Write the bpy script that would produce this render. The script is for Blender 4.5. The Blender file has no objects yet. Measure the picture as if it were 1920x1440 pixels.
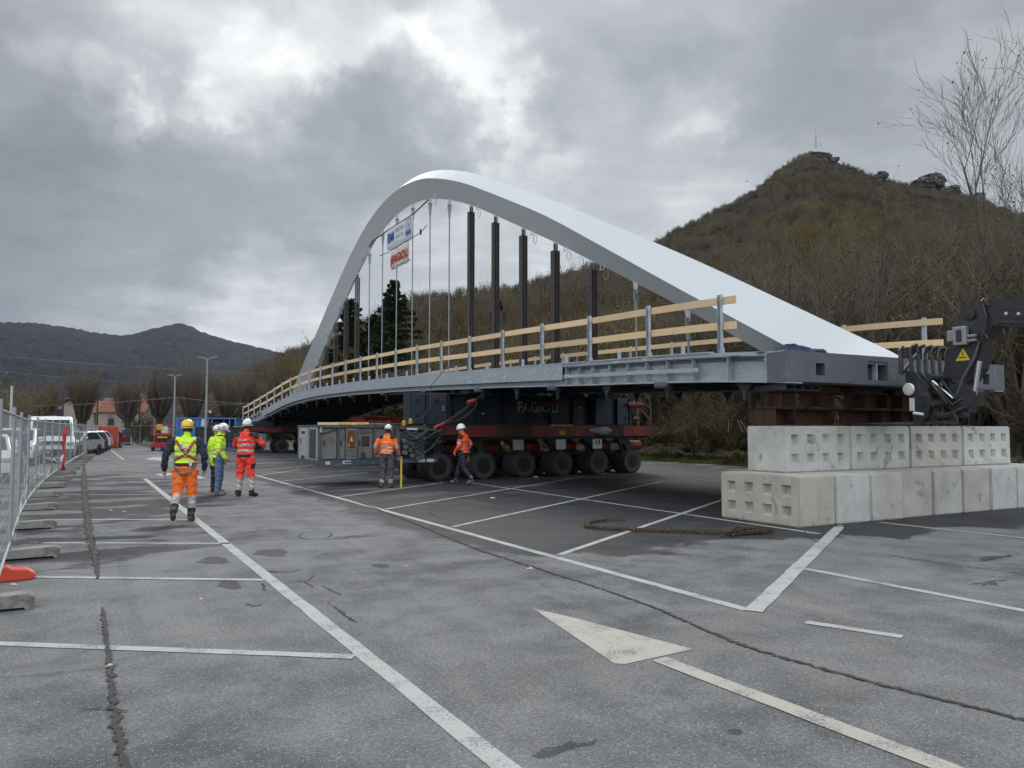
import bpy, bmesh, math, random
import numpy as np
from mathutils import Vector, Matrix
from mathutils.bvhtree import BVHTree

R = math.radians
scene = bpy.context.scene
COL = scene.collection

# ------------------------------------------------------------------ camera
CAM_H = 1.68
FOCAL = 1442.0                      # focal length in pixels of a 1920 px wide frame
PITCH = math.atan(83.0 / FOCAL)
cam_data = bpy.data.cameras.new('camera')
cam_data.sensor_width = 36.0
cam_data.lens = FOCAL / 1920.0 * 36.0
cam_data.clip_start = 0.05
cam_data.clip_end = 20000
cam = bpy.data.objects.new('camera', cam_data)
cam.location = (0, 0, CAM_H)
cam.rotation_euler = (math.pi / 2 + PITCH, 0, 0)
COL.objects.link(cam)
scene.camera = cam

# ------------------------------------------------------------------ light
SUN_AZ, SUN_EL = R(-4), R(31)       # veiled sun ahead of the camera, over the arch
sun_data = bpy.data.lights.new('sun', 'SUN')
sun_data.energy = 1.25
sun_data.angle = R(24)
sun_data.color = (1.0, 0.965, 0.92)
sun = bpy.data.objects.new('sun', sun_data)
sun.rotation_euler = Vector((math.sin(SUN_AZ) * math.cos(SUN_EL), math.cos(SUN_AZ) * math.cos(SUN_EL), math.sin(SUN_EL))).to_track_quat('Z', 'Y').to_euler()
COL.objects.link(sun)

scene.view_settings.view_transform = 'Standard'
scene.view_settings.look = 'None'
scene.view_settings.exposure = 0.20
scene.view_settings.gamma = 1.0
scene.view_settings.use_curve_mapping = False
scene.render.engine = 'CYCLES'
scene.cycles.use_denoising = True
scene.cycles.max_bounces = 6
scene.cycles.diffuse_bounces = 3
scene.cycles.glossy_bounces = 3
scene.cycles.transmission_bounces = 3
scene.cycles.transparent_max_bounces = 8
scene.cycles.volume_bounces = 0
scene.cycles.caustics_reflective = False
scene.cycles.caustics_refractive = False


# ------------------------------------------------------------------ node helpers
class NT:
    """Small wrapper that writes node trees as expressions."""
    def __init__(self, tree):
        self.t = tree; self.n = tree.nodes; self.l = tree.links
    def put(self, sock, v):
        if isinstance(v, bpy.types.NodeSocket): self.l.new(v, sock)
        elif isinstance(v, (tuple, list)):
            v = tuple(v)
            if sock.type == 'RGBA' and len(v) == 3: v = v + (1,)
            sock.default_value = v
        else: sock.default_value = v
    def m(self, op, a, b=0.0, c=None, clamp=False):
        n = self.n.new('ShaderNodeMath'); n.operation = op; n.use_clamp = clamp
        self.put(n.inputs[0], a); self.put(n.inputs[1], b)
        if c is not None: self.put(n.inputs[2], c)
        return n.outputs[0]
    def v(self, op, a, b=(0, 0, 0), scale=None):
        n = self.n.new('ShaderNodeVectorMath'); n.operation = op
        self.put(n.inputs[0], a); self.put(n.inputs[1], b)
        if scale is not None: self.put(n.inputs['Scale'], scale)
        return n.outputs['Value'] if op in ('DOT_PRODUCT', 'LENGTH', 'DISTANCE') else n.outputs['Vector']
    def sep(self, a):
        n = self.n.new('ShaderNodeSeparateXYZ'); self.put(n.inputs[0], a); return n.outputs
    def comb(self, x, y, z=0.0):
        n = self.n.new('ShaderNodeCombineXYZ')
        for i, k in enumerate((x, y, z)): self.put(n.inputs[i], k)
        return n.outputs[0]
    def noise(self, vec, scale, detail=4.0, rough=0.55, dist=0.0, out='Fac'):
        n = self.n.new('ShaderNodeTexNoise')
        if vec is not None: self.put(n.inputs['Vector'], vec)
        n.inputs['Scale'].default_value = scale; n.inputs['Detail'].default_value = detail
        n.inputs['Roughness'].default_value = rough; n.inputs['Distortion'].default_value = dist
        return n.outputs[out]
    def voro(self, vec, scale, feature='F1', out='Distance', rand=1.0):
        n = self.n.new('ShaderNodeTexVoronoi'); n.feature = feature
        if vec is not None: self.put(n.inputs['Vector'], vec)
        n.inputs['Scale'].default_value = scale
        n.inputs['Randomness'].default_value = rand
        return n.outputs[out]
    def map(self, x, a, b, c=0.0, d=1.0, smooth=True):
        n = self.n.new('ShaderNodeMapRange')
        if smooth: n.interpolation_type = 'SMOOTHSTEP'
        self.put(n.inputs[0], x)
        for i, k in enumerate((a, b, c, d)): self.put(n.inputs[i + 1], k)
        return n.outputs[0]
    def mix(self, f, a, b, mode='MIX'):
        n = self.n.new('ShaderNodeMix'); n.data_type = 'RGBA'; n.blend_type = mode
        self.put(n.inputs[0], f); self.put(n.inputs[6], a); self.put(n.inputs[7], b)
        return n.outputs[2]
    def ramp(self, f, stops):
        n = self.n.new('ShaderNodeValToRGB'); self.put(n.inputs[0], f)
        e = n.color_ramp.elements
        while len(e) < len(stops): e.new(0.5)
        for k, (p, c) in zip(e, stops):
            k.position = p; k.color = tuple(c) + (1,) if len(c) == 3 else c
        return n.outputs[0]
    def coord(self, which='Object'):
        return self.n.new('ShaderNodeTexCoord').outputs[which]
    def rand(self):
        return self.n.new('ShaderNodeObjectInfo').outputs['Random']
    def bump(self, h, strength=0.3, dist=0.02):
        n = self.n.new('ShaderNodeBump'); n.inputs['Strength'].default_value = strength
        n.inputs['Distance'].default_value = dist; self.put(n.inputs['Height'], h)
        return n.outputs[0]


def pix_dir(px, py):
    cx = (px - 960) / FOCAL; cu = (720 - py) / FOCAL
    return Vector((cx, math.cos(PITCH) - math.sin(PITCH) * cu, math.sin(PITCH) + math.cos(PITCH) * cu))


# ------------------------------------------------------------------ sky: broken overcast, sun behind thin cloud
world = bpy.data.worlds.new('World'); scene.world = world; world.use_nodes = True
W = NT(world.node_tree)
for n in list(W.n): W.n.remove(n)
wout = W.n.new('ShaderNodeOutputWorld'); bg = W.n.new('ShaderNodeBackground')
sky = W.n.new('ShaderNodeTexSky'); sky.sky_type = 'NISHITA'; sky.sun_disc = False
sky.sun_elevation = SUN_EL; sky.sun_rotation = SUN_AZ
d = W.v('NORMALIZE', W.coord('Generated'))
ds = W.sep(d)
up = W.m('MAXIMUM', ds[2], 0.0)
q = W.v('SCALE', W.comb(ds[0], ds[1], 0.0), scale=W.m('DIVIDE', 1.0, W.m('ADD', up, 0.22)))
warp = W.v('SUBTRACT', W.noise(q, 1.3, 5, 0.55, out='Color'), (0.5, 0.5, 0.5))
warp2 = W.v('SUBTRACT', W.noise(d, 9.0, 6, 0.6, out='Color'), (0.5, 0.5, 0.5))
dw = W.v('NORMALIZE', W.v('ADD', W.v('ADD', d, W.v('SCALE', warp, scale=0.22)), W.v('SCALE', warp2, scale=0.20)))
qs = W.v('MULTIPLY', q, (1.0, 1.25, 1.0))
n1 = W.noise(qs, 1.1, 9, 0.56, 0.5)
n2 = W.noise(qs, 4.2, 8, 0.60, 0.3)
# cloud masses by direction: (px, py, radius in px, darkness)
masses = [(40, 340, 330, .14), (330, 440, 330, .19), (560, 440, 240, .08), (760, 232, 130, .24), (620, 250, 110, .14), (880, 235, 80, .10), (985, 215, 70, .10),
          (150, 560, 260, .06), (1150, 200, 230, .14), (1420, 60, 260, .18), (1700, 180, 250, .16), (1560, 330, 240, .06), (120, 250, 110, .10),
          (885, 115, 150, -.22), (960, 160, 80, -.05), (760, 110, 100, -.08), (330, 100, 150, -.15), (170, 185, 75, -.22), (270, 215, 60, -.18), (40, 130, 80, -.20), (470, 150, 100, -.14), (430, 260, 70, -.10), (540, 60, 110, -.06),
          (1270, 265, 75, -.10), (1300, 290, 45, -.08), (1000, 300, 120, -.12), (640, 60, 120, -.06), (1850, 300, 170, -.14), (1230, 60, 90, -.10), (1650, 170, 60, -.08),
          (300, 600, 220, -.12), (500, 640, 170, -.24), (1150, 420, 220, -.05), (-500, 300, 500, .18), (2500, 250, 500, .16)]
D = W.m('ADD', 0.42, W.m('MULTIPLY', W.m('SUBTRACT', n1, 0.5), 0.34))
D = W.m('ADD', D, W.m('MULTIPLY', W.m('SUBTRACT', n2, 0.5), 0.44))
for px, py, rr, amp in masses:
    c = pix_dir(px, py).normalized()
    a0 = math.cos(rr / FOCAL * 1.15); a1 = math.cos(rr / FOCAL * 0.25)
    D = W.m('ADD', D, W.map(W.v('DOT_PRODUCT', dw, tuple(c)), a0, a1, 0.0, amp))
ccol = W.ramp(D, [(0.0, (1.02, 1.0, .955)), (0.14, (.86, .86, .835)), (0.27, (.63, .66, .675)), (0.44, (.44, .467, .495)), (0.66, (.32, .342, .372)), (1.0, (.235, .255, .288))])
sdir = Vector((math.sin(SUN_AZ) * math.cos(SUN_EL), math.cos(SUN_AZ) * math.cos(SUN_EL), math.sin(SUN_EL)))
glow = W.map(W.v('DOT_PRODUCT', d, tuple(sdir)), math.cos(R(30)), 1.0, 1.0, 1.12)
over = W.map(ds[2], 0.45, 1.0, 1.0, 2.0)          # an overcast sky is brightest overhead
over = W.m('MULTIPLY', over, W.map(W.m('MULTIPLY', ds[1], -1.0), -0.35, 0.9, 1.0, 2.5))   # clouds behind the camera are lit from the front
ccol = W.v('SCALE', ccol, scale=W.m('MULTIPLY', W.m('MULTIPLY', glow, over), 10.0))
gap = W.m('MULTIPLY', W.map(D, 0.10, 0.42, 0.45, 0.0), W.map(n2, 0.46, 0.62))
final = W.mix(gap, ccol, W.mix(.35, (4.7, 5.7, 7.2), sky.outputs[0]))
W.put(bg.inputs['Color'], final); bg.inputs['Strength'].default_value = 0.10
W.l.new(bg.outputs[0], wout.inputs['Surface'])
world.cycles.sampling_method = 'MANUAL'; world.cycles.sample_map_resolution = 512


# ------------------------------------------------------------------ mesh helpers
class MB:
    """Collects shapes; build() links them as one mesh object."""
    def __init__(self):
        self.v = []; self.f = []; self.mi = []; self.cur = 0
    def add(self, vs, fs):
        o = len(self.v); self.v.extend([tuple(p) for p in vs])
        for f in fs: self.f.append(tuple(i + o for i in f)); self.mi.append(self.cur)
        return self
    def mat(self, i): self.cur = i; return self
    def box(self, c, s, rz=0.0, rx=0.0, ry=0.0):
        M = Matrix.Translation(c) @ Matrix.Rotation(rz, 4, 'Z') @ Matrix.Rotation(ry, 4, 'Y') @ Matrix.Rotation(rx, 4, 'X')
        h = [k / 2 for k in s]
        vs = [M @ Vector((x * h[0], y * h[1], z * h[2])) for x in (-1, 1) for y in (-1, 1) for z in (-1, 1)]
        return self.add(vs, [(0, 1, 3, 2), (4, 6, 7, 5), (0, 4, 5, 1), (2, 3, 7, 6), (0, 2, 6, 4), (1, 5, 7, 3)])
    def cbox(self, c, s, ch=0.01, rz=0.0):
        """box with chamfered edges"""
        M = Matrix.Translation(c) @ Matrix.Rotation(rz, 4, 'Z')
        h = [k / 2 for k in s]; ch = min(ch, min(h) * 0.9)
        vs = []; idx = {}
        for sx in (-1, 1):
            for sy in (-1, 1):
                for sz in (-1, 1):
                    for ax in range(3):
                        p = [sx * (h[0] - (0 if ax == 0 else ch)), sy * (h[1] - (0 if ax == 1 else ch)), sz * (h[2] - (0 if ax == 2 else ch))]
                        idx[(sx, sy, sz, ax)] = len(vs); vs.append(M @ Vector(p))
        fs = []
        for ax in range(3):
            for s in (-1, 1):
                a, b = [k for k in range(3) if k != ax]
                q = []
                for (i, j) in ((-1, -1), (1, -1), (1, 1), (-1, 1)):
                    t = [0, 0, 0]; t[ax] = s; t[a] = i; t[b] = j; q.append(idx[(t[0], t[1], t[2], ax)])
                fs.append(q)
        for ax in range(3):
            a, b = [k for k in range(3) if k != ax]
            for i in (-1, 1):
                for j in (-1, 1):
                    q = []
                    for s, o in ((-1, a), (1, a), (1, b), (-1, b)):
                        t = [0, 0, 0]; t[ax] = s; t[a] = i; t[b] = j; q.append(idx[(t[0], t[1], t[2], o)])
                    fs.append(q)
        for sx in (-1, 1):
            for sy in (-1, 1):
                for sz in (-1, 1): fs.append([idx[(sx, sy, sz, k)] for k in range(3)])
        return self.add(vs, fs)
    def bar(self, p0, p1, w, h, upv=(0, 0, 1)):
        """rectangular bar between two points: w across, h along up"""
        p0, p1 = Vector(p0), Vector(p1); t = (p1 - p0).normalized(); upv = Vector(upv)
        s = t.cross(upv)
        if s.length < 1e-4: s = t.cross(Vector((1, 0, 0)))
        s.normalize(); n = s.cross(t)
        vs = [p + s * (a * w / 2) + n * (b * h / 2) for p in (p0, p1) for a in (-1, 1) for b in (-1, 1)]
        return self.add(vs, [(0, 1, 3, 2), (4, 6, 7, 5), (0, 4, 5, 1), (2, 3, 7, 6), (0, 2, 6, 4), (1, 5, 7, 3)])
    def tube(self, pts, r, n=6, caps=True):
        pts = [Vector(p) for p in pts]; rs = r if isinstance(r, (list, tuple)) else [r] * len(pts)
        rings = []; prev = None
        for i, p in enumerate(pts):
            t = (pts[min(i + 1, len(pts) - 1)] - pts[max(i - 1, 0)])
            t = t.normalized() if t.length > 1e-9 else Vector((0, 0, 1))
            if prev is None:
                a = t.cross(Vector((0, 0, 1)) if abs(t.z) < 0.9 else Vector((1, 0, 0))).normalized()
            else:
                a = prev - t * prev.dot(t); a = a.normalized() if a.length > 1e-6 else t.orthogonal().normalized()
            prev = a; b = t.cross(a)
            rings.append([p + (a * math.cos(2 * math.pi * k / n) + b * math.sin(2 * math.pi * k / n)) * rs[i] for k in range(n)])
        vs = [q for rg in rings for q in rg]; fs = []
        for i in range(len(pts) - 1):
            for k in range(n): fs.append((i * n + k, i * n + (k + 1) % n, (i + 1) * n + (k + 1) % n, (i + 1) * n + k))
        if caps: fs.append(tuple(range(n - 1, -1, -1))); fs.append(tuple((len(pts) - 1) * n + k for k in range(n)))
        return self.add(vs, fs)
    def lathe(self, prof, n=24, M=None, caps=True):
        """prof: [(r, z)] around local Z, mapped by M"""
        M = M or Matrix(); vs = []; fs = []
        for r, z in prof:
            for k in range(n):
                a = 2 * math.pi * k / n; vs.append(M @ Vector((r * math.cos(a), r * math.sin(a), z)))
        for i in range(len(prof) - 1):
            for k in range(n): fs.append((i * n + k, i * n + (k + 1) % n, (i + 1) * n + (k + 1) % n, (i + 1) * n + k))
        if caps and prof[0][0] > 1e-5: fs.append(tuple(range(n - 1, -1, -1)))
        if caps and prof[-1][0] > 1e-5: fs.append(tuple((len(prof) - 1) * n + k for k in range(n)))
        return self.add(vs, fs)
    def prism(self, poly, depth, M=None):
        """poly [(x, z)] extruded along local Y by depth (centred), mapped by M"""
        M = M or Matrix(); n = len(poly)
        vs = [M @ Vector((x, s * depth / 2, z)) for s in (-1, 1) for x, z in poly]
        fs = [tuple(range(n)), tuple(range(2 * n - 1, n - 1, -1))] + [(i, i + n, (i + 1) % n + n, (i + 1) % n) for i in range(n)]
        return self.add(vs, fs)
    def loft(self, rings, caps=True):
        n = len(rings[0]); vs = [p for r in rings for p in r]; fs = []
        for i in range(len(rings) - 1):
            for k in range(n): fs.append((i * n + k, i * n + (k + 1) % n, (i + 1) * n + (k + 1) % n, (i + 1) * n + k))
        if caps: fs.append(tuple(range(n - 1, -1, -1))); fs.append(tuple((len(rings) - 1) * n + k for k in range(n)))
        return self.add(vs, fs)
    def mesh(self, name, mats, smooth=False):
        me = bpy.data.meshes.new(name); me.from_pydata([tuple(p) for p in self.v], [], self.f)
        for m_ in (mats if isinstance(mats, (list, tuple)) else [mats]): me.materials.append(m_)
        if any(self.mi): me.polygons.foreach_set('material_index', self.mi)
        bm = bmesh.new(); bm.from_mesh(me); bmesh.ops.recalc_face_normals(bm, faces=bm.faces); bm.to_mesh(me); bm.free()
        if smooth:
            me.polygons.foreach_set('use_smooth', [True] * len(me.polygons))
            try: me.set_sharp_from_angle(angle=R(38))
            except Exception: pass
        me.update(); return me
    def build(self, name, mats, parent=None, smooth=False):
        return link(name, self.mesh(name, mats, smooth), parent)


def link(name, me, parent=None):
    o = bpy.data.objects.new(name, me); COL.objects.link(o)
    if parent is not None: o.parent = parent
    return o
def empty(name, loc=(0, 0, 0), rz=0.0):
    o = bpy.data.objects.new(name, None); COL.objects.link(o); o.location = loc; o.rotation_euler = (0, 0, rz); o.empty_display_size = 0.2
    return o
def tag(o, label=None, cat=None, group=None, kind=None):
    if label: o['label'] = label
    if cat: o['category'] = cat
    if group: o['group'] = group
    if kind: o['kind'] = kind
    return o
def thing(name, label, cat, loc=(0, 0, 0), rz=0.0, group=None):
    return tag(empty(name, loc, rz), label, cat, group)
def copy_tree(o, parent=None):
    c = o.copy(); COL.objects.link(c); c.parent = parent
    if parent is None and 'label' in c: del c['label']
    for ch in list(o.children): copy_tree(ch, c)
    return c
def ground_at(px, py, z=0.0):
    """point of the horizontal plane z seen at a pixel of the 1920 x 1440 photograph"""
    dr = pix_dir(px, py); t = (z - CAM_H) / dr.z
    return Vector((dr.x * t, dr.y * t, z))
def text_mesh(name, body, size, m, parent=None, M=None, extrude=0.002, align='CENTER', shear=0.0, sx=1.0, bold=0.0, spacing=1.0):
    cu = bpy.data.curves.new(name, 'FONT'); cu.body = body; cu.size = size; cu.extrude = extrude; cu.align_x = align; cu.align_y = 'CENTER'
    cu.shear = shear; cu.offset = bold; cu.space_character = spacing; cu.resolution_u = 3
    o = bpy.data.objects.new(name, cu); COL.objects.link(o)
    dg = bpy.context.evaluated_depsgraph_get(); me = bpy.data.meshes.new_from_object(o.evaluated_get(dg))
    bpy.data.objects.remove(o); bpy.data.curves.remove(cu)
    if sx != 1.0: me.transform(Matrix.Diagonal((sx, 1, 1, 1)))
    if M is not None: me.transform(M)
    me.materials.clear(); me.materials.append(m)
    return link(name, me, parent)
def catmull(pts, x):
    """smooth interpolation of (x, y) points"""
    if x <= pts[0][0]:
        (x0, y0), (x1, y1) = pts[0], pts[1]; return y0 + (y1 - y0) * (x - x0) / (x1 - x0)
    if x >= pts[-1][0]:
        (x0, y0), (x1, y1) = pts[-2], pts[-1]; return y1 + (y1 - y0) * (x - x1) / (x1 - x0)
    for i in range(len(pts) - 1):
        if pts[i][0] <= x <= pts[i + 1][0]: break
    x1, y1 = pts[i]; x2, y2 = pts[i + 1]
    x0, y0 = pts[max(i - 1, 0)]; x3, y3 = pts[min(i + 2, len(pts) - 1)]
    m1 = (y2 - y0) / (x2 - x0) if x2 != x0 else 0; m2 = (y3 - y1) / (x3 - x1) if x3 != x1 else 0
    h = x2 - x1; t = (x - x1) / h
    return (2 * t**3 - 3 * t**2 + 1) * y1 + (t**3 - 2 * t**2 + t) * h * m1 + (-2 * t**3 + 3 * t**2) * y2 + (t**3 - t**2) * h * m2
def rvec(rng): return Vector((rng.uniform(-1, 1), rng.uniform(-1, 1), rng.uniform(-1, 1)))


# ------------------------------------------------------------------ materials
MATS = {}
def new_mat(name):
    m_ = bpy.data.materials.new(name); m_.use_nodes = True; MATS[name] = m_
    t = NT(m_.node_tree); b = next(n for n in t.n if n.type == 'BSDF_PRINCIPLED')
    return m_, t, b
def mat(name, col, rough=0.6, metal=0.0, var=0.12, scale=4.0, col2=None, amt2=0.5, scale2=3.0, bump=0.0, bscale=40.0, bdist=0.01, coat=0.0, perobj=0.0, spec=0.5):
    """plain material: noise-broken colour, optional second (dirt/rust) colour in patches, fine relief"""
    if name in MATS: return MATS[name]
    m_, t, b = new_mat(name)
    co = t.coord('Object'); col = tuple(col)
    n = t.noise(co, scale, 5, 0.6)
    c = t.mix(n, tuple(k * (1 - var * 1.6) for k in col), tuple(min(1, k * (1 + var * 1.4)) for k in col))
    if col2 is not None:
        mk = t.map(t.noise(co, scale2, 7, 0.62, 0.4), 0.62 - amt2 * 0.30, 0.74 - amt2 * 0.18)
        c = t.mix(mk, c, tuple(col2))
    if perobj:
        c = t.mix(1.0, c, t.ramp(t.rand(), [(0, (1 - perobj,) * 3), (1, (1 + perobj * .4,) * 3)]), 'MULTIPLY')
    t.put(b.inputs['Base Color'], c)
    t.put(b.inputs['Roughness'], t.map(t.noise(co, scale * 2.3, 4), 0.25, 0.75, max(0.03, rough - 0.1), min(1, rough + 0.1)))
    b.inputs['Metallic'].default_value = metal; b.inputs['Coat Weight'].default_value = coat
    b.inputs['Specular IOR Level'].default_value = spec
    if bump: t.put(b.inputs['Normal'], t.bump(t.noise(co, bscale, 6, 0.62), bump, bdist))
    return m_

# ------------------------------------------------------------------ site frame: x across the bridge (v), y along it (u)
TH = R(29)
ORIGIN = Vector((4.944, 13.6, 0.0))            # ground point under the near corner of the deck
VX = Vector((math.cos(TH), math.sin(TH), 0)); UX = Vector((-math.sin(TH), math.cos(TH), 0))
def site(v, u, z=0.0): return ORIGIN + VX * v + UX * u + Vector((0, 0, z))
def to_site(p):
    r = p - ORIGIN; return (r.dot(VX), r.dot(UX))
def site_px(px, py, z=0.0): return to_site(ground_at(px, py, z))

# ------------------------------------------------------------------ ground materials
def asphalt_material():
    m_, t, b = new_mat('asphalt'); co = t.coord('Object'); s = t.sep(co)
    fine = t.noise(co, 100, 3, 0.75); fine2 = t.noise(co, 38, 3, 0.65)
    peb = t.voro(co, 75); pcol = t.sep(t.voro(co, 75, out='Color'))[0]
    mid = t.noise(co, 1.7, 6, 0.6); big = t.noise(co, 0.23, 5, 0.55); tint = t.noise(co, 0.5, 4, 0.6, 0.8)
    base = t.mix(t.map(mid, .3, .7), (.082, .0825, .085), (.178, .178, .180))
    base = t.mix(t.map(big, .35, .7, 0, .65), base, (.215, .215, .217))
    base = t.mix(t.map(tint, .56, .72, 0, .55), base, (.180, .170, .157))
    # lighter scuffed streaks along the driving lane
    st = t.noise(t.v('MULTIPLY', co, (1.1, .16, 1)), 1.6, 6, 0.65)
    base = t.mix(t.map(st, .56, .74, 0, .35), base, (.255, .256, .26))
    blot = t.noise(co, .75, 7, .66, .5)
    base = t.mix(t.map(blot, .54, .70, 0, .55), base, (.080, .082, .086))
    trk = t.noise(t.v('MULTIPLY', co, (2.4, .10, 1)), .9, 5, .6)
    base = t.mix(t.map(trk, .55, .68, 0, .30), base, (.095, .096, .10))
    spk = t.m('ADD', t.m('MULTIPLY', t.m('SUBTRACT', fine, .5), 2.3), t.m('MULTIPLY', t.m('SUBTRACT', fine2, .5), 1.5))
    base = t.mix(1.0, base, t.comb(*[t.m('MAXIMUM', t.m('ADD', 1.0, spk), .25)] * 3), 'MULTIPLY')
    # pale aggregate and dark pits
    chip = t.m('MULTIPLY', t.map(pcol, .80, .88), t.map(peb, .45, .25))
    base = t.mix(t.m('MULTIPLY', chip, .75), base, (.38, .37, .355))
    pit = t.m('MULTIPLY', t.map(pcol, .22, .12), t.map(peb, .45, .25))
    base = t.mix(t.m('MULTIPLY', pit, .6), base, (.07, .07, .075))
    # damp asphalt under and beside the bridge, with a ragged edge
    wn = t.m('SUBTRACT', t.noise(t.v('MULTIPLY', co, (1, .8, 1)), .55, 8, .62, .6), .5)
    un = t.m('ADD', s[1], t.m('MULTIPLY', wn, 4.0)); vn = t.m('ADD', s[0], t.m('MULTIPLY', wn, 2.2))
    edge_u = t.m('SUBTRACT', un, t.m('MULTIPLY', s[0], -.14))
    wet = t.m('MULTIPLY', t.map(edge_u, -1.75, -1.45), t.map(vn, -6.35, -5.9))
    dryp = t.map(t.noise(t.v('MULTIPLY', co, (.5, 1.1, 1)), .42, 7, .6, .5), .52, .60)      # half-dried islands further in
    wet = t.m('MULTIPLY', wet, t.m('SUBTRACT', 1.0, t.m('MULTIPLY', dryp, t.map(s[1], 4, 14, 0, .75))))
    # damp patches by the fence
    pm = t.v('LENGTH', t.v('MULTIPLY', t.v('SUBTRACT', co, (-10.9, 12.0, 0)), (.34, .095, 0)))
    pn = t.noise(t.v('MULTIPLY', co, (.5, 1.0, 1)), .62, 7, .6, .4)
    wet2 = t.m('MULTIPLY', t.map(t.m('SUBTRACT', pn, t.m('MULTIPLY', pm, .14)), .37, .42), t.map(pm, 1.4, .9))
    wet = t.m('MAXIMUM', wet, wet2)
    for (x, y, rx, ry) in ((-8.66, 1.24, .22, .42), (-9.41, 1.0, .2, .34), (-7.7, -.4, .10, .16), (-9.5, -.7, .12, .3), (-8.67, -6.0, .22, .05), (-7.72, -6.29, .045, .05), (-10.2, 2.4, .6, .3), (-11.6, 4.1, .7, .4), (-12.0, 2.6, .7, .55), (-2.2, -4.6, .35, .06), (-.6, -3.7, .5, .12), (-7.2, 2.2, .5, .12), (-8.3, 3.6, .35, .12)):
        dd = t.v('LENGTH', t.v('MULTIPLY', t.v('SUBTRACT', t.v('ADD', co, t.v('SCALE', t.v('SUBTRACT', t.noise(co, 3.5, 5, .6, out='Color'), (.5, .5, .5)), scale=rx * 1.8)), (x, y, 0)), (1 / rx, 1 / ry, 0)))
        wet = t.m('MAXIMUM', wet, t.map(dd, 1.05, .8, 0, .85))
    base = t.mix(wet, base, t.mix(1.0, base, (.29, .295, .31), 'MULTIPLY'))
    # rusty mud tracked across the lane
    for (x, y, rx, ry, a) in ((-10.4, 10.7, 1.7, .42, .75), (-8.3, 12.4, 1.6, .45, .5), (-9.2, 27.5, 1.8, 1.1, .5)):
        dd = t.v('LENGTH', t.v('MULTIPLY', t.v('SUBTRACT', co, (x, y, 0)), (1 / rx, 1 / ry, 0)))
        rn = t.map(t.m('SUBTRACT', t.noise(co, 1.6, 7, .65), t.m('MULTIPLY', dd, .22)), .24, .46)
        base = t.mix(t.m('MULTIPLY', rn, a), base, (.175, .115, .075))
    t.put(b.inputs['Base Color'], base)
    t.put(b.inputs['Roughness'], t.mix(wet, (.9,) * 3, (.72,) * 3))
    b.inputs['Specular IOR Level'].default_value = .12
    h = t.m('ADD', fine, t.m('MULTIPLY', peb, -.8))
    t.put(b.inputs['Normal'], t.bump(h, .55, .006))
    return m_
def paint_material(name, col):
    m_, t, b = new_mat(name); co = t.coord('Object')
    worn = t.m('ADD', t.m('MULTIPLY', t.noise(co, 60, 4, .7), .62), t.m('MULTIPLY', t.noise(co, 3.2, 6, .6), .5))
    c = t.mix(t.noise(co, 1.1, 5, .6), tuple(k * .72 for k in col), col)
    c = t.mix(t.map(worn, .555, .68), c, (.17, .172, .178))
    c = t.mix(t.map(t.noise(co, 140, 3, .7), .3, .75, .35, 0), c, (.12, .12, .12))
    t.put(b.inputs['Base Color'], c); b.inputs['Roughness'].default_value = .8
    t.put(b.inputs['Normal'], t.bump(t.noise(co, 130, 3, .7), .5, .004))
    return m_
M_ASPHALT = asphalt_material()
M_PAINT = paint_material('white_road_paint', (.50, .50, .485)); M_PAINT_OLD = paint_material('cream_road_paint', (.50, .475, .41))
M_CRACK = mat('crack_filler', (.038, .037, .035), .9, var=.5, scale=20, col2=(.055, .052, .044), amt2=.4, scale2=6, bump=.6, bscale=60)
M_EARTH = mat('earth', (.085, .070, .042), .95, var=.4, scale=.6, col2=(.075, .085, .03), amt2=.6, scale2=.35, bump=.6, bscale=8, bdist=.1)

# ------------------------------------------------------------------ ground and car park
gm = MB(); gs = 6000
gm.add([(-gs, -gs, -.03), (gs, -gs, -.03), (gs, gs, -.03), (-gs, gs, -.03)], [(0, 1, 2, 3)])
tag(gm.build('ground', M_EARTH), 'dark earth ground around the car park', None, kind='structure')
lot = tag(MB().add([(-62, -40, 0), (14.7, -40, 0), (14.7, 96, 0), (-62, 96, 0)], [(0, 1, 2, 3)]).build('parking_lot', M_ASPHALT), 'worn grey asphalt car park with white bays', None, kind='structure')
lot.location = ORIGIN; lot.rotation_euler = (0, 0, TH)

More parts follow.
